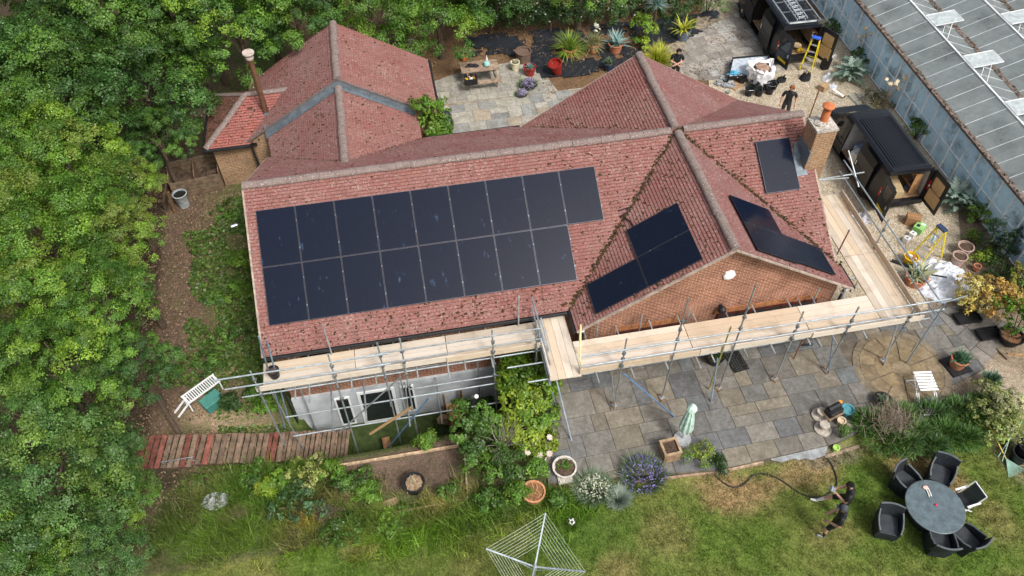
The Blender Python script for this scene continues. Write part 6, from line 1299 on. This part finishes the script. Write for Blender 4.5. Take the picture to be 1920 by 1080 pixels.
def ports(mb,d):
    mb.box((-.05,.05,d[2]+.002),(.16,.12,.004),col=(.03,.03,.03)); mb.box((.12,-.05,d[2]+.002),(.1,.14,.004),col=(.8,.82,.8))
carton('green and white carton on the gravel beside the brown carton',1721,432,(.42,.34,.26),.6,(.24,.5,.16),extra=ports)
def dots(mb,d): mb.box((0,0,d[2]+.002),(.06,.06,.004),.78,col=(.04,.04,.04)); mb.box((0,-d[1]/2-.002,d[2]/2),(.05,.004,.05),col=(.04,.04,.04))
carton('white carton with dark print, left of the two in front of the green carton',1698,452,(.2,.2,.18),.5,(.75,.76,.76),tape=False,extra=dots); carton('white carton with dark print, right of the two in front of the green carton',1709,443,(.2,.2,.18),.5,(.75,.76,.76),tape=False,extra=dots)
crumple('rubbish_bag','black rubbish sack beside the buckets','bag',1463,153,.24,.2,.4,(.02,.02,.022),seed=12,res=14); crumple('backpack','black backpack standing on the gravel below the yellow ladder','backpack',1508,150,.26,.22,.55,(.02,.021,.024),seed=15,res=14); crumple('white_bag','white plastic sacks beside the artichoke','bag',1549,150,.25,.2,.4,(.75,.76,.8),seed=19,res=14); crumple('white_bag','smaller white plastic sack with black tape on the gravel','bag',1560,165,.2,.2,.25,(.6,.64,.7),seed=22,res=12)
carton('brown carton under the white sacks beside the artichoke',1543,168,(.35,.3,.25),.4,(.36,.24,.14)); mb=MB(); a_=G(1562,168,PZ+.2);b_=G(1582,181,PZ+.1); mb.tube(a_,b_,.045,n=10); mb.tube(b_,b_+(b_-a_)*.1,.05,n=10,col=(.02,.02,.02)); tag(mb.build('drain_pipe',M['col']),'white plastic pipe with black end on the gravel','pipe')
mb=MB(); mb.box((0,0,.3),(.3,.3,.6),taper=1.15); o=mb.build('bin',M['black'],bev=.03); o.location=G(1545,128,PZ); tag(o,'black square bin beside the far van rear door','bin'); o=MB(); o.box((0,0,.05),(.35,.1,.08),.5,col=(.7,.7,.66)); q=o.build('block',M['col']); q.location=G(1562,108,PZ); tag(q,'pale block lying behind the black square bin','block')
mb=MB()
for i in range(16): mb.box((R3.gauss(0,.3),R3.gauss(0,.25),R3.uniform(.02,.12)),(R3.uniform(.15,.35),R3.uniform(.12,.25),.07),R3.random()*3,col=R3.choice([(.3,.31,.32),(.36,.37,.37),(.24,.25,.26)]))
o=mb.build('rubble',M['rough']); o.location=G(1354,158,PZ); tag(o,'heap of broken grey slabs by the roof edge','rubble')
def stepladder(lb,u,v,rz,h,top,fold=.32):
    t=thing('step_ladder',lb,'step ladder',G(u,v,PZ),rz); Y=(.75,.62,.02)
    mb=MB()
    for s_ in(-1,1): mb.bar((s_*.26,-fold,0),(s_*.15,0,h),.035,.075,Y)
    mb.build('front_rail',M['gloss'],t); mb=MB()
    for s_ in(-1,1): mb.bar((s_*.26,fold,0),(s_*.16,.03,h),.03,.05,Y)
    mb.tube((-.23,fold*.7,h*.3),(.23,fold*.7,h*.3),.012,col=Y); mb.build('rear_rail',M['gloss'],t)
    for i in range(1,5):
        f=i/5; mb=MB(); mb.box((0,-fold*(1-f),h*f),(.42-.16*f,.09,.025),col=(.7,.72,.72)); mb.build('step',M['metal'],t)
    mb=MB(); mb.box((0,.0,h+.03),(.38,.2,.08),col=top); mb.build('top_cap',M['gloss'],t,bev=.02)
    for s_ in(-1,1):
        mb=MB(); mb.box((s_*.26,-fold,.02),(.05,.1,.05),col=(.03,.03,.03)); mb.build('foot',M['col'],t)
stepladder('yellow step ladder with blue top at the far van rear doors',1513,127,rad(-40),1.5,(.04,.12,.6)); stepladder('yellow step ladder with dark top standing by the yellow bucket',1735,482,rad(-75),1.45,(.03,.05,.1),.5)
mb=MB(); mb.lathe([(.04,0),(.045,.2),(.02,.25),(.0001,.26)],n=10,col=(.35,.55,.65)); o=mb.build('water_bottle',M['gloss'],smooth=True); o.location=G(1748,452,PZ+1.5); tag(o,'clear blue water bottle on the near step ladder','bottle')
t=thing('bucket','yellow bucket full of fittings on the gravel','bucket',G(1703,493,PZ)); mb=MB(); mb.lathe([(.18,0),(.23,.32),(.25,.34),(.22,.34),(.17,.05),(.0001,.05)],n=18,col=(.75,.5,.01)); mb.build('shell',M['gloss'],t,smooth=True); mb=MB()
for i in range(16): mb.box((R3.uniform(-.14,.14),R3.uniform(-.14,.14),.3+R3.uniform(0,.05)),(.08,.04,.04),R3.random()*3,col=R3.choice([(.6,.5,.35),(.4,.2,.1),(.75,.7,.6)]))
mb.build('fittings',M['col'],t)
p=G(1690,497,PZ); t=thing('power_tool','black long-handled tool lying beside the yellow bucket','tool',p,-.7); mb=MB(); mb.box((0,0,.06),(.7,.1,.08)); mb.build('shaft',M['black'],t,bev=.02); mb=MB(); mb.box((.35,0,.09),(.22,.2,.16)); mb.build('head',M['black'],t,bev=.03)
potted('plant_pot','pale pinkish pot, the farther of the two by the conifers','pot',1803,476,.27,.36,cm('pinkish clay',(.42,.3,.25))); potted('plant_pot','pale pinkish pot, the nearer of the two by the conifers','pot',1792,494,.25,.36,cm('pinkish clay',(.42,.3,.25))); potted('plant_pot','small terracotta pot on its own by the dust sheet','pot',1828,507,.13,.2,M['terra'])
for u,v,s_,lb in((1812,598,.8,'black plastic tray of plants at the foot of the golden shrubs'),(1852,628,.75,'black plastic tray beside the tyre pot')):
    p=G(u,v,PZ); mb=MB(); mb.box((0,0,.05),(s_,.45,.02),-.05)
    for dx,dy,a_,b_ in((0,.22,s_,.02),(0,-.22,s_,.02),(s_/2,0,.02,.44),(-s_/2,0,.02,.44)): mb.box((dx,dy,.09),(a_,b_,.1))
    o=mb.build('plant_tray',M['black']); o.location=p; tag(o,lb,'tray')
potted('tub','wide black tub of straw-coloured soil under the right-hand bush','pot',1889,640,.38,.3,M['black'],(20,.2,.012,(0,1),STRW,.3),sc_=cm('dry straw',(.27,.13,.06)))
# aluminium ladder lying by the glasshouse
a_=G(1590,178,PZ+.06);b_=G(1617,203,PZ+.06); t=thing('ladder','aluminium ladder lying on the gravel by the artichoke','ladder',a_); d=(b_-a_)*1.0; sd=Vector((-d.y,d.x,0)).normalized()*.38
for s_ in(0,1):
    mb=MB(); mb.bar(sd*s_,d+sd*s_,.03,.06,(1.3,1.3,1.3)); mb.build('stile',M['galv'],t)
for i in range(6):
    mb=MB(); mb.tube(d*(i+.5)/6,d*(i+.5)/6+sd,.015,n=6,col=(1.3,1.3,1.3)); mb.build('rung',M['galv'],t)
# garden tools right edge
p=gpos(1898,880); t=thing('leaf_rake','green plastic leaf rake leaning with its head on the lawn','rake',p,.2); mb=MB()
for i in range(15): a=-.5+i/14; mb.bar((0,.32,.12),(a*.62,-.18,.03),.014,.008,(.25,.42,.34))
mb.build('tines',M['col'],t); mb=MB(); mb.tube((0,.3,.1),(-.12,1.25,.7),.016,col=(.7,.5,.1)); mb.build('handle',M['col'],t)
for u,v,lb in((1912,852,'black bucket at the right edge, upper of the stack'),(1905,862,'black bucket at the right edge behind the rake')):
    t=copytree(bk0); place(t,gpos(u,v)+Vector((0,0,.0 if u<1910 else .1)),1,1.35,lb); t['group']='buckets at the right edge'; t.name='bucket'
mb=MB()
for u0,v0,u1,v1 in((1868,860,1895,812),(1842,828,1885,826),(1876,868,1880,820)): mb.tube(gpos(u0,v0)+Vector((0,0,.1)),gpos(u1,v1)+Vector((0,0,.7)),.014,n=6,col=(.35,.5,.4))
o=mb.build('garden_canes',M['col']); tag(o,'loose green garden canes propped by the variegated shrub','canes')
# contents of the vans
def inv(lb,v_,x,y,d,col,rz=0,nm='carton',z=.5): 
    t=thing(nm,lb,'box',v_.matrix_world@Vector((x,y,z)) if 0 else (v_.location+Vector((x,y,z))),rz); mb=MB(); mb.box((0,0,d[2]/2),d,col=col); mb.build('box_body',M['col'],t,bev=.01); mb=MB(); mb.box((0,0,d[2]+.001),(d[0]*.95,.05,.003),col=tuple(c*.8 for c in col)); mb.build('tape',M['col'],t); return t
inv('white carton on the load floor of the near van',van2,-.6,2.35,(.4,.36,.42),(.75,.76,.78),.3); inv('blue lidded box inside the near van side door',van2,-.3,2.65,(.42,.36,.4),(.3,.42,.62),.2); inv('tan roll box in the rear of the near van',van2,.1,.6,(.3,1.0,.3),(.5,.38,.22),-.2); inv('dark tool case in the rear of the near van',van2,-.35,.5,(.5,.5,.35),(.04,.042,.05)); crumple('jacket','dark blue jacket hanging in the rear of the near van','jacket',1735,340,.2,.2,.5,(.05,.06,.09),seed=41,res=10).location=van2.location+Vector((.6,.5,.5))
for x,y,z in((-.15,.45,.5),(.2,.4,.5)):
    t=thing('cable_reel','drum of cable in the far van, %s'%('left one under the shelf' if x<0 else 'right one beside the yellow drill'),'reel',van1.location+Vector((x,y,z))); mb=MB(); mb.lathe([(.2,0),(.2,.03),(.09,.03),(.09,.2),(.2,.2),(.2,.23),(.05,.23)],n=16,col=(.55,.42,.25)); mb.build('drum',M['col'],t); mb=MB(); mb.lathe([(.16,.04),(.17,.1),(.16,.19)],n=14,col=(.06,.06,.065)); mb.build('cable_coil',M['col'],t)
mb=MB(); mb.box((0,0,.08),(.25,.1,.12),.3,col=(.8,.55,.02)); mb.box((.1,.02,.06),(.08,.2,.1),.3,col=(.8,.55,.02)); mb.box((-.15,0,.08),(.12,.05,.05),.3,col=(.05,.05,.05)); o=mb.build('drill',M['col'],bev=.015); o.location=van1.location+Vector((.25,.2,.52)); tag(o,'yellow cordless drill at the rear edge of the far van','drill')
mb=MB()
for i in range(14): mb.path([(R3.uniform(-.1,.1),R3.uniform(-.3,.3),R3.uniform(0,.5)) for _ in range(4)],.016,5,R3.choice([(.55,.2,.08),(.5,.22,.12),(.6,.55,.5)]))
o=mb.build('cable_tangle',M['col']); o.location=van1.location+Vector((.75,.4,1.0)); tag(o,'orange and white cables hanging inside the far van','cables')
mb=MB(); mb.box((0,0,0),(.25,1.6,.03)); mb.box((0,0,.45),(.25,1.6,.03)); mb.box((-.11,0,.25),(.02,1.6,.6),col=(.8,.8,.8)); o=mb.build('shelf',M['wood']); o.location=van1.location+Vector((.75,1.0,.95)); tag(o,'timber shelf unit along the right inside of the far van','shelf')

mb=MB(); mb.box((0,0,.3),(.3,1.5,.03),col=(1.6,1.2,.8)); mb.box((0,0,.75),(.3,1.5,.03),col=(1.6,1.2,.8)); mb.box((0,-.75,.45),(.3,.03,.95),col=(1.9,1.4,.9)); mb.box((0,.75,.45),(.3,.03,.95),col=(1.6,1.2,.8)); o=mb.build('shelf',M['wood']); o.location=van2.location+Vector((.62,1.0,.51)); tag(o,'timber shelf unit along the right inside of the near van','shelf')
# ---------- people ----------
SKIN=(.5,.29,.2)
def person(label,loc,rz,pose,cols,hair,cap=None,hold=None):
    """pose: joint name -> local position (x right, y front, z up)"""
    t=thing('person',label,'person',loc,rz); J={k_:Vector(v) for k_,v in pose.items()}
    ch=[]; V_=[];E_=[];Rr=[];Seg=[]
    def vert(p,r): V_.append(tuple(p));Rr.append(r if isinstance(r,tuple) else (r,r));return len(V_)-1
    def link(a,b,s): E_.append((a,b)); Seg.append((a,b,s))
    pel=vert(J['pelvis'],(.15,.11)); mid=vert(J['pelvis'].lerp(J['chest'],.5),(.145,.105)); che=vert(J['chest'],(.165,.115)); nb=vert(J['neck'],(.07,.065)); hd0=vert(J['head']-Vector((0,0,.07)),(.062,.066)); hd=vert(J['head'],(.085,.1)); ht=vert(J['head']+(J['head']-J['neck']).normalized()*.09,(.07,.08))
    link(pel,mid,'shirt');link(mid,che,'shirt');link(che,nb,'shirt');link(nb,hd0,'skin');link(hd0,hd,'skin');link(hd,ht,'skin')
    for s_ in 'LR':
        sh=vert(J['sh'+s_],.068); el=vert(J['el'+s_],.05); ev=vert(J['sh'+s_].lerp(J['el'+s_],.62),.07); wr=vert(J['wr'+s_],.034); link(che,sh,'shirt');link(sh,ev,'shirt');link(ev,el,'skin');link(el,wr,'skin')
        d=(J['wr'+s_]-J['el'+s_]).normalized(); sd=d.cross(Vector((0,0,1))); sd=sd.normalized() if sd.length>.05 else Vector((1,0,0)); dn_=sd.cross(d)
        pl=vert(J['wr'+s_]+d*.075,(.036,.022)); link(wr,pl,'skin'); pp=J['wr'+s_]+d*.075
        for i,(o_,l_) in enumerate(((-.03,.07),(-.01,.085),(.011,.08),(.03,.06))):
            a=vert(pp+sd*o_+d*.03,.0105); b=vert(pp+sd*o_*1.1+d*(.03+l_*.55)-dn_*.006,.0095); c=vert(pp+sd*o_*1.1+d*(.03+l_*.9)-dn_*.03,.008); link(pl,a,'skin');link(a,b,'skin');link(b,c,'skin')
        a=vert(J['wr'+s_]+d*.05+sd*.04*(1 if s_=='L' else -1)*-1,.011); b=vert(J['wr'+s_]+d*.09+sd*.058*(1 if s_=='L' else -1)*-1,.0095); link(pl,a,'skin');link(a,b,'skin')
        hp=vert(J['hip'+s_],.098); lm_=vert(J['hip'+s_].lerp(J['kn'+s_],cols.get('short',.75)),.082); kn=vert(J['kn'+s_],.066); cf=vert(J['kn'+s_].lerp(J['an'+s_],.35),.064); an=vert(J['an'+s_],.037); link(pel,hp,'shorts');link(hp,lm_,'shorts');link(lm_,kn,cols.get('shin','skin'));link(kn,cf,cols.get('shin','skin'));link(cf,an,'sock')
        td=J['toe'+s_]-J['an'+s_]; he=vert(J['an'+s_]+Vector((0,0,-.05))-td.normalized()*.03,.042); to=vert(J['toe'+s_],(.042,.032)); link(an,he,'shoe');link(he,to,'shoe')
    me=bpy.data.meshes.new('tmp'); me.from_pydata(V_,E_,[]); o=bpy.data.objects.new('tmp',me); COL.objects.link(o); sk=o.modifiers.new('s','SKIN'); sk.use_smooth_shade=True; sb=o.modifiers.new('u','SUBSURF'); sb.levels=2; sb.render_levels=2
    for i,v in enumerate(me.skin_vertices[0].data): v.radius=Rr[i]; v.use_root=(i==0)
    bpy.context.view_layer.update(); dg=bpy.context.evaluated_depsgraph_get(); m2=bpy.data.meshes.new_from_object(o.evaluated_get(dg)); bpy.data.objects.remove(o)
    m2.name='body'; ca=m2.color_attributes.new('Col','FLOAT_COLOR','POINT'); out=[]
    S_=[(Vector(V_[a]),Vector(V_[b]),(Rr[a][0]+Rr[b][0])/2,s) for a,b,s in Seg]
    for v in m2.vertices:
        best=None
        for a,b,r,s in S_:
            ab=b-a; q=max(0,min(1,(v.co-a).dot(ab)/max(1e-9,ab.length_squared))); dd=(v.co-a-ab*q).length-r*.9
            if best is None or dd<best[0]: best=(dd,s)
        c=cols.get(best[1],SKIN); out+=[*c,1]
    ca.data.foreach_set('color',out); m2.materials.clear(); m2.materials.append(cm('cloth and skin',(1,1,1),attr=True,rough=.8,var=.1) if 0 else M['col']); bo=bpy.data.objects.new('body',m2); COL.objects.link(bo); bo.parent=t
    fw=Vector(pose.get('look',(0,1,0))).normalized(); up=(J['head']-J['neck']).normalized(); rt=fw.cross(up).normalized(); up=rt.cross(fw); H0=J['head']+up*.03
    def bit(nm,c,r,col): f=MB(); f.blob(c,r,1,0,1,8,5,col); f.build(nm,M['col'],t,smooth=True)
    for s_ in(-1,1): bit('eye',H0+fw*.085+rt*s_*.032,(.014,.01,.009),(.05,.03,.02)); bit('ear',H0+rt*s_*.083-up*.005,(.012,.02,.03),SKIN)
    bit('nose',H0+fw*.1-up*.025,(.014,.018,.022),SKIN); bit('mouth',H0+fw*.088-up*.062,(.025,.012,.008),(.4,.14,.12))
    h=MB(); R5=random.Random(len(label))
    for i in range(5 if cap else 60):
        a=R5.uniform(0,6.28);e_=R5.uniform(-.1,1.5); d=rt*math.cos(a)*math.cos(e_)+fw*(math.sin(a)*math.cos(e_))+up*math.sin(e_)
        if d.dot(fw)>.45 and d.dot(up)<.62: continue
        h.blob(H0+d*.088+up*.01,(.034,.034,.03),i,.4,2,7,5,tuple(c*R5.uniform(.7,1.3) for c in hair))
    if cap:
        h.blob(H0+up*.035-fw*.005,(.108,.112,.1),1,.02,1,16,10,cap,flat=(H0+up*.0).z); h.box(H0+fw*.13+up*.03,(.14,.12,.012),R=Matrix((rt,fw,up)).transposed(),col=cap)
        h.build('cap',M['rough'],t,smooth=True)
    else: h.build('hair',M['rough'],t)
    if hold: 
        q=MB(); q.box((0,0,0),(.17,.11,.04),col=(.35,.37,.4)); q.box((0,.06,.035),(.15,.08,.01),R=Matrix.Rotation(.8,3,'X'),col=(.03,.05,.09)); q.tube((-.05,-.02,.02),(-.05,-.02,.04),.012,n=6,col=(.05,.05,.05)); q.tube((.05,-.02,.02),(.05,-.02,.04),.012,n=6,col=(.05,.05,.05))
        k_=q.build('remote_controller',M['col'],bev=.008); k_.matrix_world=Matrix.Translation(loc)@Matrix.Rotation(rz,4,'Z')@Matrix.Translation(hold); tag(k_,'grey drone remote controller held by the dark-haired man on the lawn','controller')
    return t
def stand(**kw):
    P=dict(pelvis=(0,0,.95),chest=(0,0,1.3),neck=(0,.0,1.5),head=(0,.03,1.64),shL=(-.2,0,1.43),shR=(.2,0,1.43),elL=(-.27,-.03,1.14),elR=(.27,-.03,1.14),wrL=(-.27,.08,.9),wrR=(.27,.08,.9),hipL=(-.095,0,.92),hipR=(.095,0,.92),knL=(-.11,.02,.5),knR=(.11,.02,.5),anL=(-.12,0,.09),anR=(.12,0,.09),toeL=(-.14,.17,.035),toeR=(.14,.17,.035)); P.update(kw); return P
BK=(.016,.017,.02)
def face_rz(p,u,v): f=G(u,v,p.z)-p; return math.atan2(f.y,f.x)-math.pi/2
p=G(1262,156,PZ); person('man in black t-shirt and trousers standing behind the roof, arms folded',p,face_rz(p,1268,220),stand(elL=(-.27,.03,1.16),elR=(.27,.03,1.16),wrL=(.06,.24,1.12),wrR=(-.05,.24,1.1),head=(0,.05,1.63),look=(0,1,-.25)),dict(shirt=BK,shorts=BK,shin='shorts',sock=BK,shoe=(.03,.03,.03)),(.02,.015,.012))
p=G(1466,226,PZ); person('ginger-haired man in black t-shirt and dark shorts walking on the gravel',p,face_rz(p,1462,260),stand(knL=(-.11,.12,.5),anL=(-.12,.02,.12),toeL=(-.13,.17,.06),elL=(-.29,-.06,1.16),wrL=(-.3,.06,.92),look=(0,1,-.3)),dict(shirt=BK,shorts=(.035,.035,.04),sock=(.1,.1,.1),shoe=(.05,.05,.05)),(.22,.09,.035))
p=gpos(1570,962); rz=face_rz(p,1490,935); person('dark-haired man in black shorts on the lawn, white shoe forward, holding a controller',p,rz,stand(pelvis=(0,0,.9),chest=(0,.02,1.26),neck=(0,.06,1.46),head=(0,.12,1.58),shL=(-.2,.05,1.4),shR=(.2,.05,1.4),elL=(-.27,.1,1.14),elR=(.27,.1,1.14),wrL=(-.1,.33,1.14),wrR=(.1,.33,1.14),hipL=(-.095,0,.88),hipR=(.095,0,.88),knR=(.11,.34,.56),anR=(.12,.62,.14),toeR=(.12,.8,.06),knL=(-.11,.08,.47),anL=(-.12,-.12,.09),toeL=(-.12,.06,.035),look=(0,1,-.6)),dict(shirt=BK,shorts=BK,sock=(.7,.7,.7),shoe=(.68,.67,.64),short=.8),(.012,.009,.008),None,Vector((0,.46,1.17)))
p=gpos(1552,1003); rz=face_rz(p,1475,975); person('man in grey cap, black t-shirt and shorts standing on the lawn, nearest the camera',p,rz,stand(elR=(.28,.04,1.14),wrR=(.14,.23,1.0),elL=(-.28,.0,1.13),wrL=(-.14,.2,.96),knL=(-.11,.16,.5),anL=(-.12,.12,.1),toeL=(-.14,.3,.04),head=(0,.05,1.63),look=(0,1,-.35)),dict(shirt=BK,shorts=BK,sock=(.02,.02,.02),shoe=(.25,.26,.27)),(.05,.04,.03),(.06,.065,.075))
